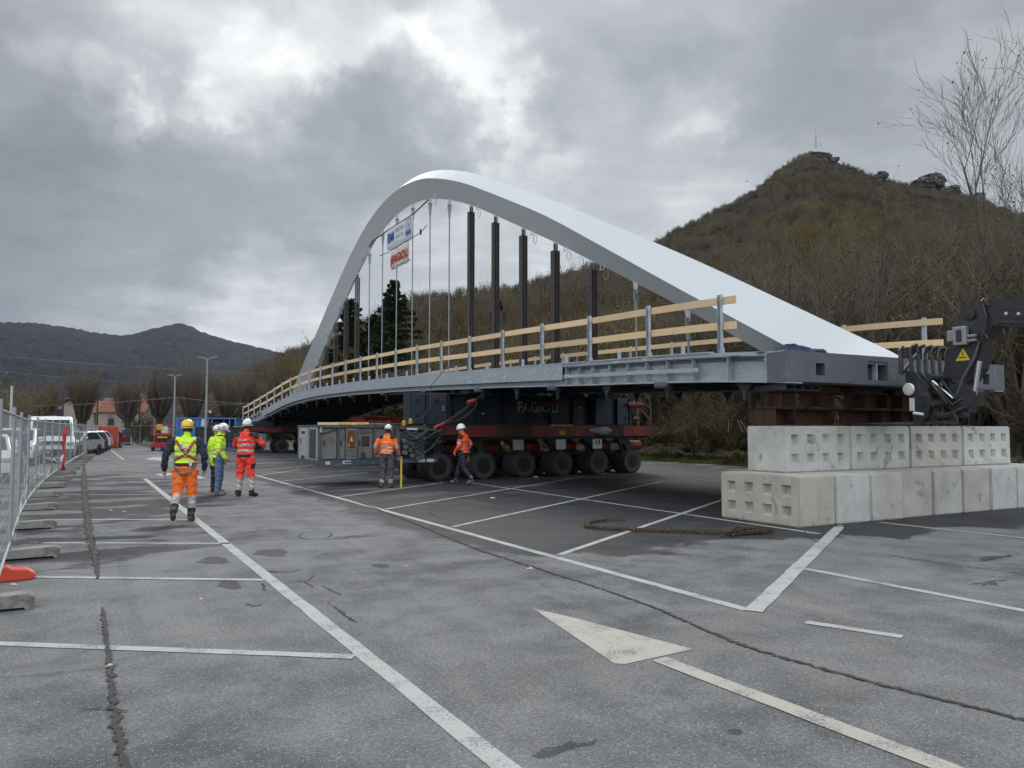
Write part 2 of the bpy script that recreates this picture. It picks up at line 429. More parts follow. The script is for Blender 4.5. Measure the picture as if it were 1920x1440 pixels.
rng = random.Random(5)
def ribbon(pts, widths, z, jag=0.0, step=0.06, seed=1):
    """flat strip through (v, u) points with varying half-width and ragged sides"""
    rg = random.Random(seed); out = []
    acc = [0.0]
    for i in range(1, len(pts)): acc.append(acc[-1] + math.dist(pts[i], pts[i - 1]))
    xs = [(a, p[0]) for a, p in zip(acc, pts)]; ys = [(a, p[1]) for a, p in zip(acc, pts)]; ws = [(a, w) for a, w in zip(acc, widths)]
    n = max(2, int(acc[-1] / step)); L, Rr = [], []
    for i in range(n + 1):
        s_ = acc[-1] * i / n; x, y = catmull(xs, s_), catmull(ys, s_); x2, y2 = catmull(xs, min(s_ + .02, acc[-1])), catmull(ys, min(s_ + .02, acc[-1]))
        if (x2, y2) == (x, y): x2, y2 = 2 * x - catmull(xs, s_ - .02), 2 * y - catmull(ys, s_ - .02)
        tx, ty = x2 - x, y2 - y; l_ = math.hypot(tx, ty) or 1; nx, ny = -ty / l_, tx / l_; w = max(.003, catmull(ws, s_))
        j = max(-1.2 * w, min(1.2 * w, rg.gauss(0, jag * w))); x += nx * j * .8; y += ny * j * .8
        a = w * (1 + rg.uniform(-1, 1) * min(.8, jag)); c = w * (1 + rg.uniform(-1, 1) * min(.8, jag))
        L.append((x + nx * a, y + ny * a, z)); Rr.append((x - nx * c, y - ny * c, z))
    mb = MB(); vs = [k for pr in zip(L, Rr) for k in pr]
    mb.add(vs, [(2 * i, 2 * i + 1, 2 * i + 3, 2 * i + 2) for i in range(n)])
    return mb
lines_px = [  # bay lines: pixel ends, half width in metres, paint
    ((272, 898), (985, 1470), .066, 0), ((664, 1232), (-120, 1203), .055, 0), ((495, 1088), (-60, 1081), .055, 0), ((432, 1019), (62, 1018), .05, 0), ((372, 975), (95, 974), .05, 0),
    ((300, 928), (70, 928), .045, 0), ((290, 913), (95, 914), .045, 0), ((275, 900), (150, 900), .045, 0), ((232, 862), (207, 843), .055, 0),
    ((468, 888), (1402, 1144), .062, 0), ((634, 932), (832, 905), .05, 0), ((723, 955), (1095, 894), .05, 0), ((848, 988), (1240, 903), .05, 0), ((1048, 1041), (1362, 935), .052, 0), ((1412, 1147), (1577, 986), .085, 0),
    ((1500, 1065), (1960, 1153), .058, 0), ((1511, 1167), (1692, 1195), .058, 0), ((1650, 980), (1960, 1014), .05, 0), ((880, 905), (1555, 1004), .05, 0),
    ((484, 892), (560, 881), .045, 0), ((530, 902), (690, 886), .045, 0), ((578, 915), (770, 890), .045, 0), ((470, 884), (600, 871), .045, 0), ((560, 868), (640, 874), .04, 0)]
for i, (a, b_, hw, k) in enumerate(lines_px):
    p0, p1 = site_px(*a), site_px(*b_)
    o = ribbon([p0, ((p0[0] + p1[0]) / 2, (p0[1] + p1[1]) / 2), p1], [hw] * 3, .004 + .0012 * (i % 3) + (.0006 if i > 12 else 0), .05, .25, i).build('painted_line', M_PAINT, lot)
def arrow(poly_px, m_, nm='painted_arrow'):
    pts = [site_px(*p) for p in poly_px]
    MB().add([(x, y, .004) for x, y in pts], [tuple(range(len(pts)))]).build(nm, m_, lot)
arrow([(998, 1141), (1080, 1160), (1190, 1189), (1300, 1218), (1236, 1232), (1172, 1246), (1152, 1245), (1100, 1210)], M_PAINT_OLD)
p0, p1 = site_px(1236, 1236), site_px(1830, 1462); ribbon([p0, ((p0[0] + p1[0]) / 2, (p0[1] + p1[1]) / 2), p1], [.075] * 3, .0055, .04, .25, 77).build('painted_arrow_shaft', M_PAINT_OLD, lot)
arrow([(270, 861), (288, 857), (318, 857), (308, 860), (325, 863), (300, 864)], M_PAINT)
arrow([(290, 890), (312, 886), (332, 889), (318, 891), (306, 893)], M_PAINT)
arrow([(338, 888), (352, 887), (386, 896), (374, 898)], M_PAINT)

def crack(px_pts, hw, jag, seed, step=.03):
    pts = [site_px(*p) for p in px_pts]
    ribbon(pts, hw if isinstance(hw, list) else [hw] * len(pts), .009 + .0004 * (seed % 5), jag, step, seed).build('pavement_crack', M_CRACK, lot)
crack([(560, 915), (640, 932), (760, 975), (900, 1032), (1000, 1064), (1200, 1130), (1400, 1213), (1600, 1271), (1800, 1321), (1960, 1362)], [.018, .02, .018, .022, .018, .016, .02, .018, .016, .018], .55, 1)
crack([(158, 868), (157, 900), (160, 940), (168, 1000), (180, 1060), (184, 1086)], [.04, .055, .05, .045, .03, .01], .55, 2, .06)
crack([(190, 1140), (194, 1150), (197, 1180), (201, 1215), (207, 1262), (210, 1300), (216, 1350), (226, 1400), (240, 1450)], [.006, .012, .016, .014, .020, .018, .022, .02, .014], .6, 3, .03)
crack([(0, 1271), (60, 1268), (120, 1262), (200, 1253)], .004, .6, 4)
crack([(150, 1332), (185, 1330), (205, 1331)], .006, .9, 41); crack([(210, 1330), (240, 1336)], .006, .9, 42)
crack([(172, 1078), (110, 1075), (60, 1082)], .006, .8, 43)
crack([(552, 1092), (575, 1090), (590, 1078)], .006, .8, 5); crack([(570, 1091), (588, 1102)], .006, .8, 6)
crack([(604, 1099), (622, 1108), (640, 1116)], .008, .8, 7); crack([(612, 1130), (632, 1142), (648, 1155), (668, 1168)], [.003, .008, .011, .009], .9, 8)
crack([(660, 1195), (680, 1190)], .005, .9, 9); crack([(462, 1133), (480, 1137), (497, 1130)], [.007, .009, .004], .9, 10); crack([(492, 1095), (496, 1108)], .010, .9, 11)
crack([(500, 1071), (530, 1074), (562, 1069)], .014, .8, 12)
crack([(1660, 1040), (1760, 1056), (1930, 1078)], .010, .7, 13); crack([(1500, 988), (1530, 1016), (1560, 1022)], .006, .7, 14)
# looping black tyre scrub / cable trace in the bays, and small ring marks
crack([(905, 940), (880, 930), (840, 938), (808, 952), (815, 968), (870, 978), (960, 985)], .007, .4, 15, .08)
crack([(905, 905), (920, 915), (900, 935), (860, 948)], .007, .4, 16, .08)
crack([(560, 1004), (575, 999), (605, 998), (622, 1001), (610, 1009), (580, 1012), (562, 1008), (560, 1004)], .008, .5, 17)
crack([(545, 900), (560, 897), (580, 898), (600, 896)], .018, .6, 18)

# ------------------------------------------------------------------ litter on the asphalt
M_LITTER = mat('pale_litter', (.5, .47, .42), .9)
for i, (px, py, s_) in enumerate(((923, 934, .09), (995, 1066, .06), (207, 1250, .035), (208, 957, .05), (233, 960, .05), (1005, 895, .12), (375, 1324 - 200, .03), (26, 1096, .06), (760, 1062, .04))):
    p = ground_at(px, py); rg = random.Random(i); mb = MB()
    top = [(rg.uniform(-.5, .5) * s_, rg.uniform(-.5, .5) * s_, .012 + rg.random() * .3 * s_) for _ in range(3)]
    base_ = [(math.cos(a) * s_ * rg.uniform(.6, 1.1), math.sin(a) * s_ * .6 * rg.uniform(.6, 1.1), .003) for a in (0, 1, 2, 3, 4.2, 5.2)]
    mb.add(base_ + top, [(0, 1, 6), (1, 2, 7), (1, 7, 6), (2, 3, 7), (3, 4, 8), (3, 8, 7), (4, 5, 8), (5, 0, 6), (5, 6, 8), (6, 7, 8)])
    o = mb.build('paper_scrap', M_LITTER); o.location = p
    tag(o, ('crumpled pale scrap lying in the bay right of the brimmed helmet worker', 'small pale scrap beside the long asphalt crack', 'tiny pale stone sitting in the ragged crack near the photo bottom', 'pale yellow scrap on the lane behind the fence feet', 'white scrap on the lane, right of the pale yellow scrap', 'white scrap under the transporter between its wheels', 'tiny pale scrap near the long bay line', 'white scrap beside the orange fence foot', 'white fleck on the dry lane near the middle')[i], 'litter', 'scraps of litter on the asphalt')

# ------------------------------------------------------------------ terrain
def hash_noise(x, y, seed=0):
    """smooth value noise, numpy arrays"""
    xi = np.floor(x).astype(np.int64); yi = np.floor(y).astype(np.int64); xf = x - xi; yf = y - yi
    def h(a, b):
        k = (a * 374761393 + b * 668265263 + seed * 1274126177) & 0xffffffff
        k = ((k ^ (k >> 13)) * 1274126177) & 0xffffffff
        return ((k ^ (k >> 16)) & 0xffff) / 65535.0
    u = xf * xf * (3 - 2 * xf); w = yf * yf * (3 - 2 * yf)
    return (h(xi, yi) * (1 - u) + h(xi + 1, yi) * u) * (1 - w) + (h(xi, yi + 1) * (1 - u) + h(xi + 1, yi + 1) * u) * w
def fbm(x, y, oct_=5, seed=0):
    s_ = np.zeros_like(x); a = 1.0; tot = 0
    for i in range(oct_): s_ += a * hash_noise(x * 2**i, y * 2**i, seed + i * 17); tot += a; a *= .5
    return s_ / tot
def forest_floor(name, cols, rock=0.0, sc=1.0):
    m_, t, b = new_mat(name); co = t.coord('Object'); z = t.sep(co)[2]
    n = t.noise(co, .05 * sc, 8, .62, .3); f = t.noise(co, .35 * sc, 6, .7)
    c = t.ramp(n, [(.36, cols[0]), (.46, cols[1]), (.55, cols[2]), (.64, cols[3])])
    c = t.mix(t.map(f, .35, .65), t.mix(1.0, c, (.36, .36, .38), 'MULTIPLY'), t.mix(1.0, c, (1.25, 1.2, 1.15), 'MULTIPLY'))
    if rock:
        rk = t.m('MULTIPLY', t.map(t.noise(co, .022 * sc, 9, .7, .5), .56, .64), rock)
        c = t.mix(rk, c, t.mix(f, (.13, .13, .125), (.36, .355, .34)))
    t.put(b.inputs['Base Color'], c); b.inputs['Roughness'].default_value = .95; b.inputs['Specular IOR Level'].default_value = .1
    t.put(b.inputs['Normal'], t.bump(f, .9, 2.5 / sc)); return m_
M_HILL = forest_floor('hillside_scrub', [(.026, .024, .018), (.042, .036, .024), (.054, .046, .027), (.040, .042, .022)], .0)
M_MOUNT = forest_floor('haze_tinted_forest', [(.012, .015, .022), (.022, .023, .030), (.028, .028, .033), (.018, .023, .025)], 0, .22)  # slate blue of distant haze is put into the forest colours
M_ROCK = mat('limestone_crag', (.15, .145, .13), .95, var=.5, scale=.25, col2=(.05, .048, .04), amt2=.55, scale2=.35, bump=1.0, bscale=1.2, bdist=1.0)

def polar_terrain(name, px0, px1, n_a, skyline, r_foot, r_ridge, foot_z, m_, relief, seed, n_r=70, back=1.6, power=1.15):
    """hill ground between a foot line and a crest, falling away behind; heights from the crest's elevation angle"""
    az = np.linspace(px0, px1, n_a); tt = np.concatenate([np.linspace(0, 1, n_r), np.linspace(1.03, back, 14)])
    X = np.zeros((len(tt), n_a)); Y = X.copy(); Z = X.copy()
    for j, px in enumerate(az):
        tx = (px - 960) / FOCAL
        rf = r_foot(px); rr = r_ridge(px); el = (803 - catmull(skyline, px)) / FOCAL
        ztop = CAM_H + el * rr
        yy = rf + (rr - rf) * tt
        zz = np.where(tt <= 1, foot_z + (ztop - foot_z) * np.clip(tt, 0, 1) ** power, ztop - (ztop - foot_z) * ((tt - 1) / (back - 1)) ** 1.4 * .9)
        X[:, j] = tx * yy; Y[:, j] = yy; Z[:, j] = zz
    amp = relief * np.clip(np.minimum(tt * 4, np.abs(1.0 - tt) * 5 + .12), 0, 1)[:, None]
    Z += (fbm(X / (relief * 7), Y / (relief * 7), 5, seed) - .5) * 2 * amp
    if relief > 20: Z += (np.random.RandomState(4).rand(*Z.shape) - .3) * 7.0 * np.clip(tt * 3, 0, 1)[:, None]
    nr = len(tt); vs = np.stack([X, Y, Z], -1).reshape(-1, 3)
    i, j = np.meshgrid(np.arange(nr - 1), np.arange(n_a - 1), indexing='ij'); a = (i * n_a + j).ravel()
    me = bpy.data.meshes.new(name); me.from_pydata(vs.tolist(), [], np.stack([a, a + 1, a + n_a + 1, a + n_a], -1).tolist())
    me.polygons.foreach_set('use_smooth', [True] * len(me.polygons)); me.materials.append(m_); me.update()
    return link(name, me), (X, Y, Z)
SKY_R = [(300, 742), (420, 735), (470, 712), (520, 676), (560, 662), (640, 640), (700, 604), (760, 566), (830, 560), (900, 548), (960, 545), (1030, 522), (1110, 500), (1180, 472), (1232, 453), (1290, 424), (1345, 396), (1392, 371), (1432, 344), (1462, 316), (1490, 297), (1513, 284), (1524, 279), (1545, 280), (1562, 294), (1590, 300), (1640, 320), (1690, 337), (1740, 343), (1800, 360), (1850, 372), (1920, 402), (2050, 430), (2300, 480), (2700, 560), (3200, 650)]
def foot_r(px):          # the bank starts along the far side of the car park (v = 14.9)
    tx = (px - 960) / FOCAL; b0 = site(14.9, 0)
    den = (-UX.x + tx * UX.y); u = (b0.x - tx * b0.y) / den if abs(den) > 1e-6 else 400
    y = b0.y + UX.y * u
    return min(max(y, 12.0), 190.0) if den > 0 else 190.0
ridge_pts = [(300, 420), (470, 330), (640, 300), (760, 290), (960, 330), (1110, 380), (1232, 470), (1400, 580), (1530, 660), (1700, 600), (1920, 500), (2300, 400), (3200, 300)]
hill, HG = polar_terrain('hill', 330, 3100, 380, SKY_R, foot_r, lambda px: catmull(ridge_pts, px), 0.0, M_HILL, 5.0, 3, n_r=90, power=1.25)
tag(hill, 'wooded hill with rocky summit behind the bridge', None, kind='structure')
SKY_L = [(-2500, 640), (-1500, 580), (-700, 560), (-300, 588), (-60, 604), (60, 607), (120, 614), (190, 627), (235, 630), (285, 617), (318, 609), (342, 608), (372, 622), (430, 641), (480, 652), (520, 661), (600, 676), (760, 695), (1000, 715)]
mount, MG = polar_terrain('mountain', -2400, 980, 520, SKY_L, lambda px: 420.0, lambda px: 2300 + 500 * math.sin(px * .004) , -2.0, M_MOUNT, 46.0, 9, n_r=130, power=1.5)
tag(mount, 'long dark wooded mountain on the skyline beyond the car park', None, kind='structure')

# rocky crags on the ridge
def crag(px, py, w_px, h_px, dist, seed, label):
    rg = random.Random(seed); k = dist / FOCAL; w = w_px * k; h = h_px * k; dr = pix_dir(px, py); t = dist / dr.y
    top = Vector((dr.x * t, dist, CAM_H + dr.z * t))
    bm = bmesh.new(); bmesh.ops.create_icosphere(bm, subdivisions=4, radius=1)
    for v in bm.verts:
        p = v.co.copy(); n = sum((hash_noise(np.array([p.x * f + seed * 3.1 + p.z * 1.7 * f]), np.array([p.y * f + p.z * f * 1.3]), seed)[0] - .5) / f ** .7 for f in (1.3, 2.9, 6.1, 12))
        s_ = 1 + n * .75; flat = max(-.6, min(.62, p.z * s_))
        v.co = Vector((p.x * s_ * w * .5, p.y * s_ * w * .5, flat * h * .9 + round(p.z * 3) * h * .05))
    me = bpy.data.meshes.new('crag'); bm.to_mesh(me); bm.free(); me.materials.append(M_ROCK)
    o = link('rock_crag', me); o.location = top - Vector((0, 0, h * .42)); tag(o, label, 'crag', 'rocky crags along the hill crest')
crag(1531, 297, 46, 16, 655, 4, 'grey rock crag on the summit under the mast'); crag(1745, 335, 50, 18, 560, 6, 'largest square grey crag on the falling ridge'); crag(1652, 326, 20, 9, 600, 8, 'small crag on the ridge between summit and square crag')
crag(1785, 353, 28, 12, 545, 9, 'low crag just beyond the square crag'); crag(1833, 366, 22, 9, 535, 11, 'small crag furthest down the ridge'); crag(1566, 297, 16, 6, 640, 12, 'small rock step just below the summit')
# pale limestone outcrop on the lower slope
M_SCREE = mat('pale_limestone', (.34, .335, .32), .95, var=.35, scale=.3, col2=(.08, .07, .05), amt2=.75, scale2=.25, bump=1, bscale=1.0, bdist=.6)

# ------------------------------------------------------------------ steel, timber and concrete
def arch_paint():
    m_, t, b = new_mat('arch_white_paint'); co = t.coord('Object')
    c = t.mix(t.noise(co, .35, 5, .6), (.50, .535, .56), (.56, .59, .61))
    st = t.noise(t.v('MULTIPLY', co, (2.5, 2.5, .25)), 1.2, 6, .65)
    c = t.mix(t.map(st, .58, .8, 0, .22), c, (.38, .40, .41))
    t.put(b.inputs['Base Color'], c); t.put(b.inputs['Roughness'], t.map(t.noise(co, 1.5, 4), .3, .7, .36, .5)); return m_
def galv():
    m_, t, b = new_mat('galvanised_steel'); co = t.coord('Object')
    sp = t.voro(co, 26, out='Color'); s1 = t.sep(sp)[0]
    c = t.mix(s1, (.37, .41, .445), (.52, .56, .595))
    c = t.mix(t.noise(co, 1.1, 6, .65), t.mix(1.0, c, (.68, .70, .73), 'MULTIPLY'), c)
    wh = t.m('MULTIPLY', t.map(t.noise(t.v('MULTIPLY', co, (1, 1.2, 4.5)), 1.7, 8, .68, .4), .57, .64), t.map(t.noise(co, .12, 3), .42, .58))
    c = t.mix(t.m('MULTIPLY', wh, .6), c, (.66, .69, .72))
    dk = t.map(t.noise(t.v('MULTIPLY', co, (3, 3, .5)), 2.2, 7, .7), .58, .76)
    c = t.mix(t.m('MULTIPLY', dk, .55), c, (.14, .15, .165))
    t.put(b.inputs['Base Color'], c); b.inputs['Metallic'].default_value = .35
    t.put(b.inputs['Roughness'], t.map(s1, 0, 1, .42, .58)); return m_
def timber():
    m_, t, b = new_mat('spruce_board'); co = t.coord('Object'); oi = t.rand()
    off = t.comb(t.m('MULTIPLY', oi, 37.0), t.m('MULTIPLY', oi, 91.0), t.m('MULTIPLY', oi, 13.0))
    p = t.v('ADD', t.v('MULTIPLY', co, (14, .55, 14)), off); g = t.noise(p, 3.0, 7, .62, 1.1)
    kn = t.voro(t.v('ADD', t.v('MULTIPLY', co, (1, .9, 5)), off), 1.5)
    c = t.mix(g, (.62, .44, .25), (.82, .63, .40))
    c = t.mix(t.map(kn, .10, .035), c, (.20, .10, .045))
    c = t.mix(t.map(t.noise(t.v('ADD', co, off), .8, 5), .5, .75, 0, .35), c, (.46, .36, .24))
    c = t.mix(1.0, c, t.ramp(oi, [(0, (.80, .80, .82)), (.5, (1, .98, .95)), (1, (1.15, 1.12, 1.06))]), 'MULTIPLY')
    t.put(b.inputs['Base Color'], c); b.inputs['Roughness'].default_value = .72; t.put(b.inputs['Normal'], t.bump(g, .25, .004)); return m_
def concrete():
    m_, t, b = new_mat('cast_concrete'); co = t.coord('Object'); oi = t.rand()
    off = t.comb(t.m('MULTIPLY', oi, 50.0), t.m('MULTIPLY', oi, 23.0), t.m('MULTIPLY', oi, 71.0)); p = t.v('ADD', co, off)
    tint = t.ramp(t.m('FRACT', t.m('MULTIPLY', oi, 7.31)), [(0, (.58, .58, .575)), (.35, (.54, .537, .525)), (.62, (.48, .455, .39)), (.85, (.56, .565, .57)), (1, (.60, .595, .58))])
    c = t.mix(t.noise(p, 2.2, 8, .65), t.mix(1.0, tint, (.52, .515, .50), 'MULTIPLY'), t.mix(1.0, tint, (1.18, 1.17, 1.15), 'MULTIPLY'))
    c = t.mix(t.map(t.noise(t.v('MULTIPLY', p, (2.2, 2.2, .6)), 1.5, 7, .65), .52, .74, 0, .4), c, (.30, .27, .20))
    c = t.mix(t.map(t.noise(p, 3.4, 8, .72, .8), .56, .68, 0, .75), c, (.13, .125, .12))
    c = t.mix(t.map(t.noise(p, .9, 6, .65), .52, .72, 0, .45), c, (.22, .21, .19))
    c = t.mix(t.map(t.noise(p, 55, 3, .6), .69, .75, 0, .8), c, (.09, .085, .08))
    t.put(b.inputs['Base Color'], c); b.inputs['Roughness'].default_value = .9
    t.put(b.inputs['Normal'], t.bump(t.m('ADD', t.noise(p, 30, 6, .7), t.m('MULTIPLY', t.noise(p, 4, 4), 1.5)), .45, .012)); return m_
M_ARCH = arch_paint(); M_GALV = galv(); M_WOOD = timber(); M_CONC = concrete()
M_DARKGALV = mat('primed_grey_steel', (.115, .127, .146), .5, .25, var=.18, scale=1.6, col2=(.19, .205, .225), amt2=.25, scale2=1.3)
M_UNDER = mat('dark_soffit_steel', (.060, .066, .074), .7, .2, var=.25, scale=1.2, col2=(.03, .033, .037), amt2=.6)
M_POST = mat('brown_black_post', (.050, .044, .042), .6, .1, var=.25, scale=2.5, col2=(.085, .06, .045), amt2=.35, scale2=2)
M_RUST = mat('rusty_steel', (.080, .040, .026), .85, .1, var=.35, scale=5, col2=(.05, .028, .02), amt2=.6, scale2=3, bump=.4, bscale=60, perobj=.45)
M_HOLE = mat('black_parts_void_shade', (.03, .032, .035), .9)  # black of trim, bags and print; painted as shade inside openings
M_BOLT = mat('zinc_bolt', (.5, .51, .52), .4, .6)
M_BLACKRUB = mat('black_rubber', (.022, .022, .023), .85, var=.3, scale=12)

# ------------------------------------------------------------------ the bridge (local x = v across, y = u along)
DECK = [(0, 3.06), (1.8, 3.17), (4, 3.255), (6.2, 3.32), (8.5, 3.40), (10.9, 3.48), (13.4, 3.55), (16, 3.63), (19, 3.71), (22.3, 3.77), (25.5, 3.82), (28.8, 3.84), (32, 3.835), (35, 3.77), (38.2, 3.64), (41, 3.43), (43.4, 3.2), (47, 2.88), (51.1, 2.54), (54, 2.32)]
WB, LB = 6.65, 54.0
def dz(u): return catmull(DECK, u)
bridge = thing('arch_bridge', 'long steel bridge with one white central arch, raised on transporters and blocks', 'bridge', ORIGIN, TH)
ns = 90; us = [LB * i / ns for i in range(ns + 1)]

# deck plate (top) and soffit with longitudinal ribs
mb = MB()
def sweep_rect(mb, x0, x1, zo0, zo1, ua=0.0, ub=LB, n=80):
    """bar along the deck curve: x range and z offsets below deck level"""
    rings = []
    for i in range(n + 1):
        u = ua + (ub - ua) * i / n; z = dz(u); rings.append([(x0, u, z + zo0), (x1, u, z + zo0), (x1, u, z + zo1), (x0, u, z + zo1)])
    mb.loft(rings)
sweep_rect(mb, .12, WB - .12, -.16, -.10)
deck = mb.build('deck_plate', M_DARKGALV, bridge)
mb = MB()
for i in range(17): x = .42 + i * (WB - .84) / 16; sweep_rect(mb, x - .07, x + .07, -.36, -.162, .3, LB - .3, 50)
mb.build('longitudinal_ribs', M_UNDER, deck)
def girder_profile(side):
    """edge girder as C-shaped ring of a channel, outer face towards side"""
    o = []
    for i in range(ns + 1):
        u = us[i]; z = dz(u)
        if side < 0: pr = [(0, .0), (.06, .0), (.06, -.10), (.17, -.10), (.17, -.55), (.0, -.55), (.0, -.58), (.30, -.58), (.30, -.55), (.19, -.55), (.19, -.08), (.0, -.08)]
        else: pr = [(WB, .0), (WB - .06, .0), (WB - .06, -.10), (WB - .17, -.10), (WB - .17, -.55), (WB, -.55), (WB, -.58), (WB - .30, -.58), (WB - .30, -.55), (WB - .19, -.55), (WB - .19, -.08), (WB, -.08)]
        o.append([(x, u, z + k) for x, k in pr])
    return o
girders = []
for side in (-1, 1):
    g = MB().loft(girder_profile(side)).build('edge_girder', M_GALV, bridge); girders.append(g)
near_g, far_g = girders
# web stiffeners of the open end bays, cover plates over the middle
stiff_u = [.55, 1.55, 2.55, 3.35, 4.05, 4.75, 5.45, 6.15, 6.75, 7.35]
for g, xs in ((near_g, 1), (far_g, -1)):
    x0 = 0.09 if xs > 0 else WB - .09
    for uu in stiff_u + [LB - k for k in stiff_u[::2]]:
        sm = MB(); z = dz(uu); sm.box((x0, uu, z - .32), (.155, .016, .46)); sm.build('web_stiffener', M_GALV, g)
    sm = MB(); z = dz(.3); sm.bar((x0 - .03 * xs, .10, dz(.1) - .54), (x0 - .03 * xs, .62, dz(.6) - .10), .12, .05, (1, 0, 0)); sm.build('diagonal_brace', M_GALV, g)
    # cover plates, in lengths
    u0 = 7.45; k = 0
    while u0 < LB - 7.4:
        u1 = min(u0 + 3.0, LB - 7.3); cm = MB(); n = 6; rings = []
        for i in range(n + 1):
            u = u0 + .004 + (u1 - u0 - .008) * i / n; z = dz(u); xa = -.018 if xs > 0 else WB + .018; xb = .0 if xs > 0 else WB
            xb = -.003 if xs > 0 else WB + .003
            rings.append([(xa, u, z + .02), (xb, u, z + .02), (xb, u, z - .42), (xa, u, z - .42)])
        cm.loft(rings); cm.build('cover_plate', M_GALV, g); u0 = u1
# bolted flat bar carried on the open bays
bm_ = MB()
sw = []
for i in range(20):
    u = 2.35 + (7.4 - 2.35) * i / 19; z = dz(u) - .33; sw.append([(-.012, u, z + .045), (.0, u, z + .045), (.0, u, z - .045), (-.012, u, z - .045)])
bm_.loft(sw); fb = bm_.build('bolted_bar', M_GALV, near_g)
BOLTM = MB().lathe([(.0, 0), (.02, 0), (.02, .014), (0, .014)], 6, Matrix.Rotation(-math.pi / 2, 4, 'Y')).mesh('bolt', M_BOLT)
for i in range(14):
    u = 2.5 + i * .36; o = link('bolt', BOLTM, fb); o.location = (-.013, u, dz(u) - .33)
# kerb plates laid along the top of the girder
for i, (ua, ub) in enumerate(((2.0, 4.0), (4.15, 6.2), (6.35, 8.6), (8.7, 10.6))):
    sm = MB(); rings = [[(-.03, u, dz(u) + .0), (.10, u, dz(u) + .004), (.10, u, dz(u) + .034), (-.03, u, dz(u) + .03)] for u in (ua, (ua + ub) / 2, ub)]
    sm.loft(rings).build('kerb_plate', M_GALV, near_g)
# floor beams: transverse, tapering below the ribs; triangular gussets at the ends
fb_u = [1.3 + i * 2.245 for i in range(24)]
for i, uu in enumerate(fb_u):
    if uu > LB - .8: continue
    z = dz(uu); fm = MB()
    fm.add([(.3, uu - .09, z - .365), (WB - .3, uu - .09, z - .365), (WB - .3, uu + .09, z - .365), (.3, uu + .09, z - .365),
            (.3, uu - .09, z - .52), (WB / 2, uu - .09, z - .62), (WB - .3, uu - .09, z - .52), (.3, uu + .09, z - .52), (WB / 2, uu + .09, z - .62), (WB - .3, uu + .09, z - .52)],
           [(0, 1, 2, 3), (0, 4, 5, 6, 1), (3, 2, 9, 8, 7), (4, 7, 8, 5), (5, 8, 9, 6), (0, 3, 7, 4), (1, 6, 9, 2)])
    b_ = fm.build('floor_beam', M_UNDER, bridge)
    for x in (.22, WB - .22):
        gm_ = MB(); gm_.prism([(-.20, -.59), (.20, -.59), (.16, -.63), (.03, -.80), (.025, -.92), (-.025, -.92), (-.03, -.80), (-.16, -.63)], .07, Matrix.Translation((x, uu, z)) @ Matrix.Rotation(math.pi / 2, 4, 'Z'))
        gm_.build('hanging_gusset', M_UNDER, b_)
        if i % 2 == 1 and x < 1:
            gm_ = MB(); gm_.cbox((x - .16, uu, z - .60), (.14, .42, .10), .01)
            for k in range(6): gm_.box((x - .16, uu - .18 + k * .07, z - .665), (.12, .03, .04))
            gm_.build('splice_clamp', M_DARKGALV, b_)
# end beams (closed dark boxes) with pocket openings
def end_beam(u_face, sgn):
    z = dz(max(0, min(LB, u_face))); y0 = u_face; y1 = u_face + sgn * .55
    em = MB(); hgt = .545
    holes = [(.63, .87, .20, .42), (2.07, 2.67, .10, .46), (5.86, 6.10, .22, .44)]
    # front face as strips around the openings
    xs = sorted({-.02, WB + .02, *[k for h in holes for k in h[:2]]})
    for a, b_ in zip(xs, xs[1:]):
        hh = [h for h in holes if abs(h[0] - a) < 1e-6 and abs(h[1] - b_) < 1e-6]
        zs = [0, hgt] if not hh else [0, hgt - hh[0][3], hgt - hh[0][2], hgt]
        for k in range(0, len(zs) - 1):
            if hh and k == 1: continue
            em.add([(a, y0, z - hgt + zs[k]), (b_, y0, z - hgt + zs[k]), (b_, y0, z - hgt + zs[k + 1]), (a, y0, z - hgt + zs[k + 1])], [(0, 1, 2, 3)])
        if hh:
            d_ = y0 + sgn * .22; za, zb = z - hgt + zs[1], z - hgt + zs[2]
            em.add([(a, y0, za), (b_, y0, za), (b_, y0, zb), (a, y0, zb), (a, d_, za), (b_, d_, za), (b_, d_, zb), (a, d_, zb)], [(0, 1, 5, 4), (1, 2, 6, 5), (2, 3, 7, 6), (3, 0, 4, 7), (4, 5, 6, 7)])
    X0, X1 = -.02, WB + .02
    em.add([(X0, y0, z), (X1, y0, z), (X1, y1, z), (X0, y1, z)], [(0, 1, 2, 3)]); em.add([(X0, y0, z - hgt), (X1, y0, z - hgt), (X1, y1, z - hgt), (X0, y1, z - hgt)], [(0, 1, 2, 3)])
    em.add([(X0, y0, z - hgt), (X0, y1, z - hgt), (X0, y1, z), (X0, y0, z)], [(0, 1, 2, 3)]); em.add([(X1, y0, z - hgt), (X1, y1, z - hgt), (X1, y1, z), (X1, y0, z)], [(0, 1, 2, 3)])
    em.add([(X0, y1, z - hgt), (X1, y1, z - hgt), (X1, y1, z), (X0, y1, z)], [(0, 1, 2, 3)])
    e = em.build('end_beam', M_DARKGALV, bridge)
    if sgn > 0:
        sm = MB(); sm.box((2.36, y0 + .06, z - hgt + .20), (.03, .10, .40)); sm.build('pocket_rib', M_GALV, e)
        sm = MB(); sm.box((2.3, y0 - .02, z - hgt + .01), (1.5, .16, .05)); sm.build('pocket_sill', M_DARKGALV, e)
        for k, zz in enumerate((.14, .26)): sm = MB(); sm.lathe([(0, 0), (.018, 0), (.018, .02), (0, .02)], 6, Matrix.Translation((2.2, y0 + .21, z - hgt + zz)) @ Matrix.Rotation(math.pi / 2, 4, 'X')); sm.build('pocket_bolt', M_BOLT, e)
    return e
end_beam(-.02, 1); end_beam(LB + .02, -1)

